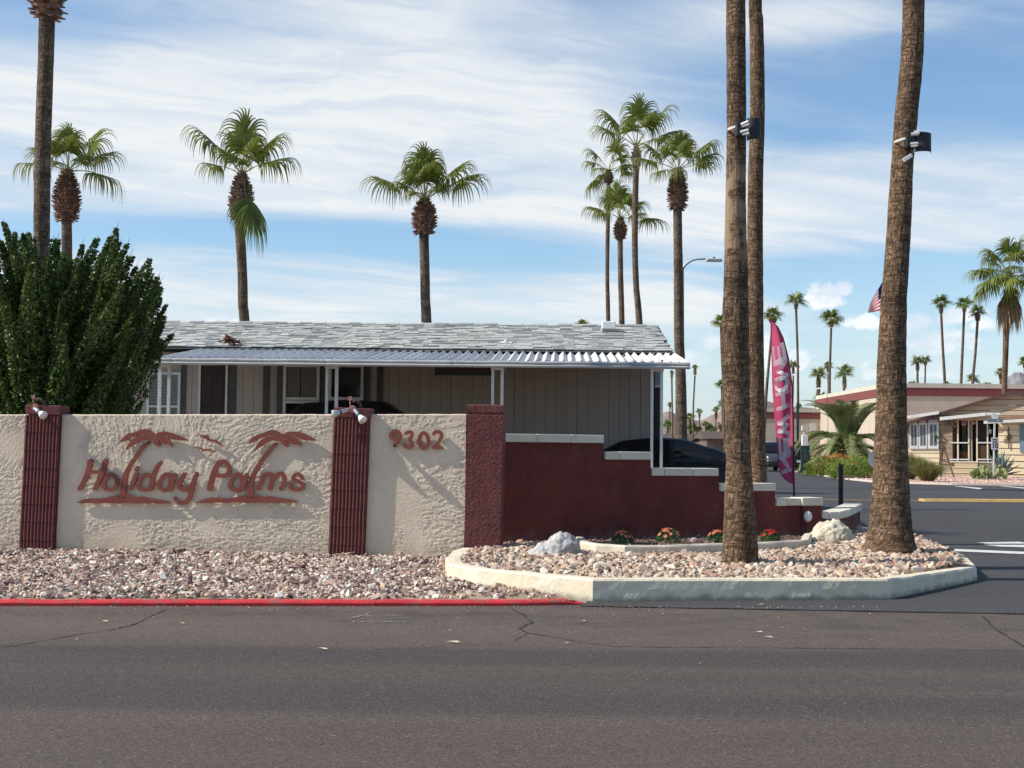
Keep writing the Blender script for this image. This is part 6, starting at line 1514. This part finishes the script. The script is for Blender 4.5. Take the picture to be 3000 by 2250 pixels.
# ---- yard furniture and plants
sp = onZ(2911, 1402, .06); t = empty('street_sign', (sp.x, sp.y, .06)); tag(t, 'white post with AZTEC DR street name and speed limit 10 sign in the yard', 'street sign'); d = sp.y
def l2(px, py): p = atY(px, py, d); return p.x - sp.x, p.z - .06
x, zt_ = l2(2914, 1232); b = MB(); b.bar((0, 0, 0), (x, 0, zt_), .07); b.build('post', WHITET, t)
SG = mat('sign_face_white', (.75, .76, .76), rough=.5); BLKP = mat('sign_black', (.02, .02, .02), rough=.5)
x0, z1 = l2(2903, 1282); x1, z0_ = l2(2924.5, 1317); b = MB(); b.box(x0, x1, -.06, -.045, z0_, z1); o = b.build('speed_sign', SG, t)
def text(s, parent, loc, size, m, rz=0, rx=90, mirror=False, ex=.003, bold=0.0, sx=1):
    c = bpy.data.curves.new('lettering', 'FONT'); c.body = s; c.size = size; c.extrude = ex; c.align_x = 'CENTER'; c.align_y = 'CENTER'; c.offset = bold; c.resolution_u = 3
    dg = bpy.data.objects.new('tmp', c); COL.objects.link(dg); bpy.context.view_layer.update(); me = bpy.data.meshes.new_from_object(dg.evaluated_get(bpy.context.evaluated_depsgraph_get())); bpy.data.objects.remove(dg)
    me.materials.clear(); me.materials.append(m)
    o = place('lettering', me, parent, loc, (R(rx), 0, R(rz)), (-size * 0 - 1 if mirror else sx, 1, 1)); return o
cx0 = (x0 + x1) / 2; text('10', o, (cx0, -.063, z0_ + .17), .36, BLKP, bold=.012, sx=.9); text('SPEED', o, (cx0, -.063, z1 - .09), .11, BLKP, bold=.003, sx=.9); text('LIMIT', o, (cx0, -.063, z1 - .20), .11, BLKP, bold=.003, sx=.9)
x0, z1 = l2(2893, 1226.5); x1, z0_ = l2(2937, 1238); b = MB(); b.box(x0, x1, -.03, -.01, z0_, z1); o = b.build('street_name_plate', mat('plate_green', (.42, .52, .48), rough=.5), t); text('AZTEC DR', o, ((x0 + x1) / 2, -.034, (z0_ + z1) / 2), .175, mat('plate_letters', (.03, .05, .05), rough=.5), bold=.002, sx=.92)
x0, z1 = l2(2906, 1212); x1, z0_ = l2(2923, 1227); b = MB(); b.box(x0, x1, -.02, 0, z0_, z1); b.build('top_plate', SG, t)

# back of the stop sign: its pole hides behind the leaning palm
sp2 = atY(2574, 1345, 58); t = empty('stop_sign', (sp2.x, 58, .0)); tag(t, 'grey back of an octagonal sign peeping out left of the leaning palm trunk', 'sign'); GAL = mat('galvanised', (.42, .43, .45), (.36, .37, .39), scale=8, rough=.5, metal=.3)
b = MB(); r_ = .46; z = sp2.z; pts = [(math.cos(R(22.5 + 45 * k)) * r_, math.sin(R(22.5 + 45 * k)) * r_) for k in range(8)]
b.add([(p[0], 0, z + p[1]) for p in pts] + [(p[0], .02, z + p[1]) for p in pts], [tuple(range(8)), tuple(range(15, 7, -1))] + [(i, (i + 1) % 8, (i + 1) % 8 + 8, i + 8) for i in range(8)]); b.build('octagon', GAL, t, recalc=True)
b = MB(); b.box(-.03, .03, -.03, 0, 0, z + .3); b.build('post', GAL, t)

# narrow dark double post
q = atY(2463, 1356, 23); t = empty('marker_post', (q.x, 23, 0)); tag(t, 'narrow dark double post standing behind the curved wall', 'post'); x = 6 / 4000 * 23
b = MB(); b.box(-x, -x + .022, -.02, .02, 0, q.z); b.box(x - .03, x, -.03, .03, 0, q.z - .02); b.build('uprights', BLKP, t)
b = MB(); b.box(-x + .022, x - .03, -.006, .006, .25, q.z - .03); b.build('infill_board', mat('weathered_board', (.14, .115, .115), (.07, .06, .06), scale=14, rough=.8), t)

# bare dark A-frame with a star
q = onZ(2760, 1400, .06); t = empty('windmill_frame', (q.x, q.y, .06)); tag(t, 'rusty A-frame yard ornament with a star in front of the porch', 'ornament'); b = MB(); H_ = (1400 - 1300) / 4000 * q.y
b.bar((-.22, 0, H_ * .1), (.05, 0, H_), .06); b.bar((.55, -.1, 0), (.05, 0, H_), .07); b.bar((.05, .4, 0), (.05, 0, H_), .05); b.bar((-.1, 0, H_ * .55), (.33, 0, H_ * .45), .04); b.build('frame', rust, t)
b = MB(); pts = [(math.cos(R(90 + 36 * k)) * (.2 if k % 2 == 0 else .085), math.sin(R(90 + 36 * k)) * (.2 if k % 2 == 0 else .085)) for k in range(10)]
b.add([(p[0] + .05, -.05, H_ * .82 + p[1]) for p in pts] + [(p[0] + .05, -.02, H_ * .82 + p[1]) for p in pts], [tuple(range(10)), tuple(range(19, 9, -1))] + [(i, (i + 1) % 10, (i + 1) % 10 + 10, i + 10) for i in range(10)]); b.build('star', rust, t, recalc=True)
q = onZ(2794, 1392, .06); t = MB(); t.bar((0, 0, 0), (0, 0, 1.75), .09); t.box(-.12, .25, -.03, .0, 1.75, 1.93); o = t.build('yard_post', mat('dark_purple_post', (.09, .05, .065), rough=.7), loc=(q.x, q.y, .06)); tag(o, 'dark post with a small purple board in front of the porch', 'post')
q = onZ(2768, 1372, .06); b = MB(); b.tube([(0, 0, .3), (0, 0, .36), (0, 0, .5), (0, 0, .62), (0, 0, .68)], [.1, .2, .24, .17, .05], 14); b.tube([(0, 0, 0), (0, 0, .3)], .1, 8); o = b.build('painted_pot', mat('pot_orange', (.62, .25, .13), (.7, .66, .6), scale=3, rough=.6), loc=(q.x, q.y, .06), smooth=True); tag(o, 'orange and white ceramic ball on a stand by the A-frame', 'ornament')

def leaf_blob(name, centre, size, n, ls, m, label, cat, seed, kind=None, up=.0, flowers=None):
    rg = np.random.RandomState(seed); u = rg.normal(0, 1, (n, 3)); u /= np.linalg.norm(u, axis=1)[:, None]; r = rg.uniform(.55, 1.0, n) ** .5
    lump = np.array([1 + .28 * noise.noise(Vector((a[0] * 2.4, a[1] * 2.4, a[2] * 2.4 + seed))) for a in u]); P = u * (r * lump)[:, None] * np.array(size) * .5; P[:, 2] = np.abs(P[:, 2] + size[2] * .12)
    leaf = (np.array([(-.5, 0, 0), (0, .28, .1), (.5, 0, 0), (0, -.28, .1)]), np.array([[0, 1, 2], [0, 2, 3]]))
    t = empty(name, centre); tag(t, label, cat); scatter('foliage', [leaf], rand_T(P, ls * .7, ls * 1.3, rg, 1, 1.2), m, t)
    b = MB()
    for k in range(9): a = k * .7; b.tube([(0, 0, 0), (math.cos(a) * size[0] * .2, math.sin(a) * size[1] * .2, size[2] * .4)], [.02, .008], 5)
    b.build('stems', mat('twig_brown', (.14, .095, .06), rough=.9), t)
    if flowers:
        fm, fn = flowers; idx = rg.choice(n, fn); scatter('blossoms', [leaf], rand_T(P[idx] * 1.05, ls, ls * 1.4, rg, 1, 1.2), fm, t)
    return t
LAN = leaf_mat('lantana_leaf', (.17, .25, .04), (.24, .30, .06), .35); ORG = leaf_mat('orange_blossom', (.80, .30, .06), (.85, .42, .10), .2)
def Y(px, py, z=.06): return onZ(px, py, z)
q = Y(2436, 1393); leaf_blob('shrub', (q.x, q.y + 1, .05), (2.5, 1.8, 1.5), 5200, .085, LAN, 'yellow-green shrub with orange blossoms left of the dark double post', 'shrub', 3, flowers=(ORG, 140))
q = Y(2522, 1402); leaf_blob('shrub', (q.x + .1, q.y + 1, .05), (2.9, 1.9, 1.65), 6500, .085, LAN, 'yellow-green shrub between double post and leaning palm', 'shrub', 4)
q = Y(2990, 1396); leaf_blob('shrub', (q.x, q.y + .5, .05), (2.4, 1.6, 1.1), 3600, .07, leaf_mat('green_shrub', (.05, .085, .03), (.08, .12, .045), .35), 'green shrub with pale flowers at the right edge', 'shrub', 6, flowers=(leaf_mat('pale_blossom', (.8, .78, .6), (.8, .78, .6), .1), 60))
q = Y(2480, 1395); leaf_blob('shrub', (q.x + .3, q.y + 3.2, .05), (2.6, 1.6, 1.9), 2600, .10, leaf_mat('orange_bract', (.62, .24, .06), (.45, .22, .07), .35), 'orange-brown mass of fruit stalks under the date palm', 'shrub', 9)
# barrel cactus
q = Y(2447, 1392); b = MB(); nr = 18
for k in range(nr): a0 = 6.283 * k / nr; b.tube([(math.cos(a0) * .05, math.sin(a0) * .05, .0), (math.cos(a0) * .2, math.sin(a0) * .2, .1), (math.cos(a0) * .23, math.sin(a0) * .23, .22), (math.cos(a0) * .16, math.sin(a0) * .16, .36), (0, 0, .41)], [.03, .05, .055, .045, .02], 6)
o = b.build('barrel_cactus', mat('cactus_gold', (.55, .38, .09), (.42, .30, .08), scale=16, rough=.8), loc=(q.x, q.y, .05), smooth=True); tag(o, 'golden barrel cactus at the edge of the yellow-green shrubs', 'cactus')
# grass clumps
GC = leaf_mat('clump_grass', (.26, .24, .09), (.17, .18, .06), .35)
for px, py, r_, h_, lab in [(2725, 1412, .85, 1.0, 'rounded golden-green grass clump right of the leaning palm'), (2668, 1406, .9, 1.35, 'taller grass clump half hidden by the leaning palm trunk'), (2700, 1398, .8, 1.1, 'grass clump behind the rounded golden-green one')]:
    q = Y(px, py); n = 1500; rg = np.random.RandomState(px); a = rg.uniform(0, 6.283, n); rr = rg.uniform(0, .25, n) * r_; e = rg.uniform(0, 1, n); hh = h_ * rg.uniform(.6, 1, n); M = np.zeros((n, 3, 4)); ps = rg.uniform(0, 6.28, n)
    M[:, 0, 0] = np.cos(ps) * .018; M[:, 1, 0] = np.sin(ps) * .018; M[:, 0, 1] = 0; M[:, 2, 1] = -.3 * hh * e; M[:, 0, 1] = np.cos(a) * r_ * e * .6; M[:, 1, 1] = np.sin(a) * r_ * e * .6
    M[:, 0, 2] = np.cos(a) * r_ * e * .5; M[:, 1, 2] = np.sin(a) * r_ * e * .5; M[:, 2, 2] = hh; M[:, 0, 3] = np.cos(a) * rr; M[:, 1, 3] = np.sin(a) * rr
    bl = (np.array([(-.5, 0, 0), (.5, 0, 0), (-.5, .25, .5), (.5, .25, .5), (-.3, .6, .85), (.3, .6, .85), (0, 1, 1)]), np.array([[0, 1, 3], [0, 3, 2], [2, 3, 5], [2, 5, 4], [4, 5, 6]]))
    t = empty('grass_clump', (q.x, q.y + .4, .05)); tag(t, lab, 'grass clump', 'grass clumps of the yard'); scatter('blades', [bl], M, GC, t)
# agave
q = Y(2946, 1400); t = empty('agave', (q.x, q.y + .6, .05)); tag(t, 'blue-grey agave rosette right of the street sign', 'agave'); AG = mat('agave_blue', (.17, .24, .22), (.13, .19, .17), scale=4, rough=.6)
b = MB(); b.add([(0, -.09, 0), (0, .09, 0), (.5, -.085, .06), (.5, .085, .06), (.95, -.03, .02), (.95, .03, .02), (1.15, 0, 0), (.5, 0, -.02), (0, 0, -.05)], [(0, 2, 7, 8), (8, 7, 3, 1), (2, 4, 7), (3, 7, 5), (4, 6, 5, 7)]); ame = b.mesh('leaf', AG)
for k in range(26): el = 12 + 70 * (k / 26) ** .8; place('leaf', ame, t, (0, 0, .1), (0, -R(el), R(k * 137.5)), (1.15, 1.1, 1.1))
for px, lab in ((2893, 'pale green prickly pear left of the street sign'), (2926, 'yellowish prickly pear at the foot of the street sign'), (2870, 'low cactus clump near the porch steps')):
    q = Y(px, 1404); t = empty('prickly_pear', (q.x, q.y + .2, .05)); tag(t, lab, 'cactus', 'cacti by the street sign'); rg = random.Random(px); pm = mat('pad_%d' % px, (.26, .30, .10) if px != 2926 else (.42, .38, .14), (.18, .23, .09), scale=6, rough=.7)
    bm2 = MB(); bm2.tube([(0, -.03, 0), (0, -.02, 0), (0, .02, 0), (0, .03, 0)], [.10, .14, .14, .10], 12, sy=1.4); pme = bm2.mesh('pad', pm, smooth=True)
    for k in range(14): s_ = rg.uniform(.45, .85); place('pad', pme, t, (rg.uniform(-.4, .4), rg.uniform(-.2, .2), .10 + .15 * (k // 4)), (rg.uniform(-.3, .3), rg.uniform(-.5, .5), rg.uniform(-1, 1)), (s_,) * 3)
# thin dark yucca silhouette
q = Y(2726, 1360); t = empty('lattice_ornament', (q.x - .1, q.y, .05)); tag(t, 'dark metal saguaro silhouette in front of the three white windows', 'ornament'); b = MB(); b.tube([(0, 0, 0), (0, 0, 1.9)], [.06, .03], 6)
for z, w in ((.9, .35), (1.1, .3), (1.35, .22)): b.tube([(-w, 0, z + .15), (-w * .8, 0, z), (w * .8, 0, z), (w, 0, z + .15)], .035, 5)
b.build('silhouette', BLKP, t)

# ---- date palm: feather fronds
DP = leaf_mat('date_leaf', (.17, .22, .09), (.24, .28, .12), .25, .5, .25)
def feather(seed, L=2.6, arch=1.0, el=60):
    rg = random.Random(seed); b = MB(); p = Vector((0, 0, 0)); d = Vector((math.cos(R(el)), 0, math.sin(R(el)))); N = 16; pts = [p.copy()]; ds = [d.copy()]
    for i in range(N): d = (d + Vector((.0, 0, -.095 * arch * (1 + i * .07)))).normalized(); p = p + d * L / N; pts.append(p.copy()); ds.append(d.copy())
    b.cur = 1; b.tube(pts, [.03 * (1 - i / (N + 3)) for i in range(N + 1)], 5, cap=False); b.cur = 0
    M_ = 60
    for k in range(M_):
        t = .12 + .88 * k / M_; s = t * N; i = min(int(s), N - 1); P = pts[i].lerp(pts[i + 1], s - i); D_ = ds[i]; ll = .42 * math.sin(math.pi * min(1, t * .8 + .2)) * rg.uniform(.85, 1.1) + .06
        for sg in (-1, 1):
            o = (Vector((0, sg, 0)) * .85 + D_ * .75 + Vector((0, 0, 1)) * (.25 + rg.uniform(-.1, .1)) * 1.0).normalized(); w = D_ * .017
            b.add([P - w, P + w, P + o * ll * .6 + w * .8 + Vector((0, 0, -.01)), P + o * ll + Vector((0, 0, -.09 * ll / .4)), P + o * ll * .6 - w * .8 + Vector((0, 0, -.01))], [(0, 1, 2, 4), (4, 2, 3)])
    return b.mesh('frond', [DP, PETIOLE])
FE = [feather(1, el=72, arch=.8), feather(2, el=50, arch=1.1), feather(3, el=28, arch=1.2), feather(4, el=8, arch=1.3)]
q = Y(2520, 1385); dp = empty('date_palm', (q.x, q.y + 3.0, .05)); tag(dp, 'low wide date palm with arching grey-green feather fronds left of the leaning palm', 'palm tree')
rg = random.Random(2)
for k in range(96):
    lvl = (0, 0, 0, 1, 1, 1, 2, 2, 3, 3)[k % 10]; s_ = rg.uniform(1.2, 1.65); place('frond', FE[lvl], dp, (rg.uniform(-.2, .2), rg.uniform(-.2, .2), 1.25 + .25 * (3 - lvl) / 3), (0, 0, R(k * 137.5 + rg.uniform(-10, 10))), (s_,) * 3)
place('trunk', boot_mesh(1.3, .3, .5, .3, 4), dp)

# ================================================================== banner, flag, lamps
# feather banner traced from its outline, standing 30 m away
D = 30.0; q = onZ(2327, 1452, 0); bx = atY(2327, 1450, D)
bn = empty('feather_banner', (bx.x, D, 0)); tag(bn, 'tall magenta feather banner seen from behind, white letters NEW HOME', 'banner')
def bl(px, py): p = atY(px, py, D); return Vector((p.x - bx.x, 0, p.z))
pole = [bl(2327, 1452), bl(2326, 1418), bl(2324.5, 1250), bl(2321.5, 1130), bl(2312, 1050), bl(2298, 988), bl(2284, 955), bl(2265, 934)]
pole[0].z = 0.0
for p_ in pole: p_.y = -p_.x * .6
b = MB(); b.tube(pole, [.022, .02, .018, .016, .014, .012, .01, .008], 8); b.build('pole', BLKP, bn)
left = [(2265, 934), (2265.5, 960), (2268, 1010), (2269, 1080), (2270.5, 1150), (2275, 1220), (2280, 1290), (2285, 1345), (2291, 1386), (2306, 1408), (2325, 1419)]
right = [(2265, 934), (2284, 956), (2300, 995), (2314, 1055), (2321.5, 1130), (2324, 1200), (2325.5, 1280), (2326, 1330), (2326.5, 1372), (2326.6, 1400), (2326.6, 1419)]
def cr(P, t):
    s = t * (len(P) - 1); k = min(int(s), len(P) - 2); f = s - k; a, b_, c, d_ = P[max(k - 1, 0)], P[k], P[k + 1], P[min(k + 2, len(P) - 1)]
    return tuple(.5 * (2 * b_[j] + (-a[j] + c[j]) * f + (2 * a[j] - 5 * b_[j] + 4 * c[j] - d_[j]) * f * f + (-a[j] + 3 * b_[j] - 3 * c[j] + d_[j]) * f ** 3) for j in (0, 1))
def wave(u, v): return .045 * math.sin(v * 9 + u * 3) * (1 - u) + .045 * math.sin(u * 7 + v * 4) * min(1, 6 * v)
NV, NU = 110, 16; V = []
for j in range(NV + 1):
    v = j / NV; a = cr(left, v); c = cr(right, v)
    for i in range(NU + 1):
        u = i / NU; p = bl(a[0] + (c[0] - a[0]) * u, a[1] + (c[1] - a[1]) * u); V.append((p.x, wave(u, v) - p.x * .6, p.z))
F = [(j * (NU + 1) + i, j * (NU + 1) + i + 1, (j + 1) * (NU + 1) + i + 1, (j + 1) * (NU + 1) + i) for j in range(NV) for i in range(NU)]
MG = leaf_mat('banner_magenta', (.66, .095, .19), (.60, .08, .16), 0, .75, .4)
place('cloth', np_mesh('cloth', np.array(V), np.array(F), MG, smooth=True), bn)
# letters, drawn as strokes on a (across, along) grid and laid onto the cloth
LET = {'N': [[(0, 0), (0, 1)], [(0, 1), (1, 0)], [(1, 0), (1, 1)]], 'E': [[(0, 0), (0, 1)], [(0, 0), (1, 0)], [(0, .5), (.85, .5)], [(0, 1), (1, 1)]], 'W': [[(0, 1), (.25, 0)], [(.25, 0), (.5, .8)], [(.5, .8), (.75, 0)], [(.75, 0), (1, 1)]],
       'H': [[(0, 0), (0, 1)], [(1, 0), (1, 1)], [(0, .5), (1, .5)]], 'O': [[(.5 + .5 * math.cos(a * .5236), .5 + .5 * math.sin(a * .5236)), (.5 + .5 * math.cos((a + 1) * .5236), .5 + .5 * math.sin((a + 1) * .5236))] for a in range(12)], 'M': [[(0, 0), (0, 1)], [(0, 1), (.5, .25)], [(.5, .25), (1, 1)], [(1, 1), (1, 0)]]}
WL = leaf_mat('banner_white', (.95, .93, .95), (.9, .88, .92), 0, .7, .5)
seq = [('N', 1372, 1330), ('E', 1322, 1278), ('W', 1266, 1214), ('H', 1182, 1140), ('O', 1132, 1096), ('M', 1094, 1050), ('E', 1042, 1004)]
for ch, yb, yt in seq:
    b = MB()
    def P_(cx_, cy_, off=0):          # cx_: along reading direction (upwards), cy_: letter height (mirrored: tops to the right)
        py = yb + (yt - yb) * cx_; v = None
        lo, hi = 0, 1
        for _ in range(22):
            mid = (lo + hi) / 2
            if cr(right, mid)[1] < py: lo = mid
            else: hi = mid
        v = (lo + hi) / 2; a = cr(left, v); c = cr(right, v); u = .20 + .56 * cy_
        px = a[0] + (c[0] - a[0]) * u; p = bl(px, a[1] + (c[1] - a[1]) * u); return Vector((p.x, wave(u, v) - p.x * .6 - .014 + off, p.z))
    for (x0, y0_), (x1, y1_) in LET[ch]:
        nseg_ = 6; pts = [P_(x0 + (x1 - x0) * k / nseg_, y0_ + (y1_ - y0_) * k / nseg_) for k in range(nseg_ + 1)]
        w = .045; vs = []
        for k, p in enumerate(pts):
            tt = (pts[min(k + 1, nseg_)] - pts[max(k - 1, 0)]).normalized(); s_ = Vector((-tt.z, 0, tt.x)).normalized() * w; e = tt * (w if k == nseg_ else (-w if k == 0 else 0)); vs += [p + s_ + e, p - s_ + e]
        b.add(vs, [(2 * k, 2 * k + 1, 2 * k + 3, 2 * k + 2) for k in range(nseg_)])
    b.build('letter', WL, bn)

# national flag behind the leaning palm
D = 62.0; fx = atY(2604, 900, D); fl = empty('flagpole', (fx.x, D, 0)); tag(fl, 'flagpole hidden behind the leaning palm, its striped flag drooping out to the left', 'flag')
b = MB(); b.tube([(0, 0, 0), (0, 0, atY(2604, 800, D).z)], [.05, .035], 10); b.build('pole', mat('pole_white', (.7, .7, .7), rough=.4), fl)
def fp(px, py): p = atY(px, py, D); return Vector((p.x - fx.x, 0, p.z))
TL, TR_, BR_, BL_ = fp(2567, 842), fp(2602, 806), fp(2602, 880), fp(2541, 917)
TL = fp(2576, 838)
cols = [mat('flag_red', (.55, .03, .05), rough=.8), mat('flag_white', (.76, .74, .74), rough=.8), mat('flag_blue', (.02, .03, .10), rough=.8)]
b = MB(); NX, NY = 26, 26; vs = []
# long axis runs from the pole down to the lower left; stripes lie along it
for j in range(NY + 1):
    for i in range(NX + 1):
        s, t_ = i / NX, j / NY
        a = TR_.lerp(fp(2575, 838), s).lerp(fp(2541, 917), max(0, (s - .4) / .6) ** 1.3 * .55) if False else TR_.lerp(fp(2543, 905), s)
        c = fp(2602, 905).lerp(fp(2541, 917), s)
        a = a + Vector((0, 0, .5 * math.sin(math.pi * s) * .3)); p = a.lerp(c, t_); vs.append((p.x, .08 * math.sin(s * 9 + t_ * 2), p.z))
b.v = [tuple(v) for v in vs]
for j in range(NY):
    for i in range(NX):
        b.f.append((j * (NX + 1) + i, (j + 1) * (NX + 1) + i, (j + 1) * (NX + 1) + i + 1, j * (NX + 1) + i + 1)); b.mi.append(2 if (j < 14 and i < 13) else (j // 2) % 2)
b.build('flag_cloth', cols, fl, smooth=True)

# street lamp
D = 47.5; t = empty('street_lamp', (atY(2000, 900, D).x, D, 0)); tag(t, 'grey street lamp whose curved arm reaches right from behind the bulge-necked palm', 'street lamp'); x0 = t.location.x
def sl3(px, py): p = atY(px, py, D); return Vector((p.x - x0, 0, p.z))
b = MB(); b.tube([Vector((0, 0, 0)), sl3(1999, 790)], [.1, .06], 12); b.build('pole', GAL, t)
b = MB(); b.tube([sl3(1999, 790), sl3(2006, 778), sl3(2016, 770), sl3(2030, 762), sl3(2046, 759), sl3(2068, 759)], [.05, .045, .04, .035, .033, .03], 8); b.build('arm', GAL, t, smooth=True)
b = MB(); a, c = sl3(2068, 761), sl3(2116, 765); b.box(a.x, c.x, -.14, .14, c.z - .02, a.z + .03, taper=.03); bevel(b.build('lamp_head', mat('lamp_head_grey', (.62, .62, .61), rough=.5), t), .03, 2)
b = MB(); a = sl3(2092, 757); b.tube([a - Vector((0, 0, .05)), a + Vector((0, 0, .05))], .035, 8); b.build('photocell', BLKP, t)

# trunk mounted uplights: dark curved shades on straps
LM = mat('shade_charcoal', (.020, .021, .023), rough=.5); SIL = mat('fitting_silver', (.60, .61, .62), rough=.35, metal=.4)
def trunk_light(label, d, bk, sh, strap, tubes, dang=None, flip=1):
    c = atY((bk[0] + bk[1]) / 2, (bk[2] + bk[3]) / 2, d); k = d / 4000; t = empty('trunk_light', (c.x, d - .12, c.z)); tag(t, label, 'light', 'dark shaded lights strapped to palm trunks')
    def L(px, py): p = atY(px, py, d - .12); return p.x - c.x, p.z - c.z
    x0, z1 = L(bk[0], bk[2]); x1, z0_ = L(bk[1], bk[3]); b = MB(); b.box(x0, x1, -.06, .06, z0_, z1); bevel(b.build('housing', LM, t), .01)
    x0, z1 = L(sh[0], sh[2]); x1, z0_ = L(sh[1], sh[3]); n = 12; vs = []; w = (x1 - x0); cxm = (x0 + x1) / 2
    for i in range(n + 1):
        a = math.pi * i / n; xx = cxm - math.cos(a) * w / 2; yy = -math.sin(a) * w * .42 - .02
        for o_, zz in ((1.0, z0_ - (.03 * (1 - i / n) if flip > 0 else -.0) - (sh[4] * i / n)), (1.0, z1 - sh[4] * i / n * .6), (.93, z1 - sh[4] * i / n * .6), (.93, z0_ - sh[4] * i / n)): vs.append((cxm + (xx - cxm) * o_, yy * o_, zz))
    b = MB(); b.add(vs, [(i * 4 + q, i * 4 + (q + 1) % 4, (i + 1) * 4 + (q + 1) % 4, (i + 1) * 4 + q) for i in range(n) for q in range(4)] + [(0, 1, 2, 3), (n * 4 + 3, n * 4 + 2, n * 4 + 1, n * 4)]); b.build('shade', LM, t, recalc=True)
    for (pa, ya, pb, yb, r_) in tubes: a = L(pa, ya); e = L(pb, yb); b = MB(); b.tube([(a[0], -.07, a[1]), (e[0], -.10, e[1])], r_, 10); b.build('fitting', SIL, t)
    return t, L
def strap(t, d, pxa, pxb, py, tilt, m=None):
    a = atY(pxa, py, d); c = atY(pxb, py, d); r_ = (c.x - a.x) / 2 * 1.03; cx_ = (a.x + c.x) / 2 - t.location.x; z = a.z - t.location.z; vs = []; n = 40
    for i in range(n): an = 6.2832 * i / n; zz = z + tilt * math.cos(an); q = (cx_ + math.cos(an) * r_, .12 + math.sin(an) * r_); vs += [(q[0], q[1], zz - .012), (q[0], q[1], zz + .012)]
    b = MB(); b.add(vs, [(2 * i, 2 * ((i + 1) % n), 2 * ((i + 1) % n) + 1, 2 * i + 1) for i in range(n)]); b.build('strap', WHITET, t, smooth=True)
t, L = trunk_light('charcoal curved shade light strapped high on the nearest palm trunk', 13.7 - .1, (2155, 2170, 361, 401), (2187, 2228, 349, 407, .01), None, [(2168, 370, 2188, 363, .016), (2166, 392, 2188, 388, .016), (2172, 399, 2190, 397, .012), (2170, 375, 2190, 371, .012)])
strap(t, 13.7, 2128, 2187, 381, .02)
t, L = trunk_light('charcoal curved shade light with a dangling white box on the leaning palm', 15.25 - .1, (2652, 2680, 400, 434), (2679, 2726, 389, 440, .035), None, [(2664, 398, 2686, 397, .02), (2672, 391, 2690, 390, .014), (2662, 426, 2682, 426, .018), (2664, 433, 2680, 433, .012)])
strap(t, 15.25, 2616, 2684, 416, .02)
a = L(2674, 438); e = L(2664, 460); b = MB(); b.tube([(a[0], -.08, a[1]), (e[0], -.1, e[1])], .004, 5); b.build('cable', BLKP, t)
a = L(2664, 460); e = L(2639, 476); b = MB(); b.bar((a[0], -.1, a[1]), (e[0], -.1, e[1]), .03, .045); bevel(b.build('dangling_box', mat('white_plastic', (.75, .75, .74), rough=.4), t), .006)

# ================================================================== the big bush
BU = leaf_mat('bush_leaf', (.07, .115, .028), (.12, .165, .042), .5, .4, .2)
def big_bush():
    rg = np.random.RandomState(12); D = 18.6; base = atY(150, 1400, D); t = empty('bush', (base.x, D, 0)); tag(t, 'large dark green bush of upright leafy wands behind the left end of the wall', 'bush')
    outline = [(-260, 640), (-120, 640), (0, 672), (35, 668), (70, 690), (130, 720), (180, 708), (230, 735), (270, 702), (300, 700), (340, 668), (370, 700), (400, 768), (440, 752), (470, 812), (488, 830), (500, 905), (513, 970), (490, 1010), (470, 1080), (450, 1150), (400, 1200)]
    P = []; T_ = []; SZ = []; stem = MB()
    def along(x):
        for (a, ya), (c, yc2) in zip(outline[:-1], outline[1:]):
            if a <= x <= c and c > a: return ya + (yc2 - ya) * (x - a) / (c - a)
        return 1000
    nw = 0
    while nw < 300:
        px = rg.uniform(-260, 520); ty = along(px); u = rg.rand() ** .8
        if nw % 3 == 0: u = rg.uniform(-.05, .12)
        py = ty + 12 + u * (1290 - ty)
        if py > 1295 or (px > 415 and py > 985 + (505 - px) * .6) or (px > 350 and py > 1230): continue
        dep = D + rg.uniform(-1.5, 1.7) * (1 if u > .08 else .6)
        tip = atY(px, py, dep); lean = (px - 130) / 350.0
        L = rg.uniform(1.2, 2.3); d = Vector((lean * .62 + rg.uniform(-.12, .12), rg.uniform(-.12, .12) - .1 * (dep < D), 1)).normalized()
        bend = Vector((rg.uniform(-.1, .1), rg.uniform(-.1, .1), 0)); pts = [tip - d * L * (1 - k / 6) + bend * math.sin(math.pi * k / 6) for k in range(7)]
        if pts[0].z < .1: pts = [p + Vector((0, 0, .1 - pts[0].z)) for p in pts]; 
        loc = [p - t.location for p in pts]; stem.tube(loc + ([loc[-1] + Vector((d.x, d.y, d.z)) * rg.uniform(.02, .14)] if True else []), [.012, .011, .009, .008, .006, .005, .004, .0015], 4, cap=False)
        n = int(L * 560); wr_ = rg.uniform(.75, 1.15)
        s = rg.rand(n) * 6; k = np.minimum(s.astype(int), 5); f = s - k; A = np.array([p[:] for p in loc]); C = A[k] + (A[k + 1] - A[k]) * f[:, None]
        r = (.150 - .118 * (s / 6) ** 1.7) * wr_; a = rg.uniform(0, 6.283, n); rr = r * rg.uniform(.5, 1.08, n) ** .7
        C[:, 0] += np.cos(a) * rr; C[:, 1] += np.sin(a) * rr; P.append(C); nw += 1
    P = np.concatenate(P); leaf = (np.array([(-.5, 0, 0), (0, .38, .12), (.5, 0, 0), (0, -.38, .12)]), np.array([[0, 1, 2], [0, 2, 3]]))
    scatter('foliage', [leaf], rand_T(P, .036, .062, rg, 1, .9), BU, t); stem.build('stems', mat('bush_stem', (.07, .06, .035), rough=.9), t)
    print('bush leaves', len(P))
big_bush()
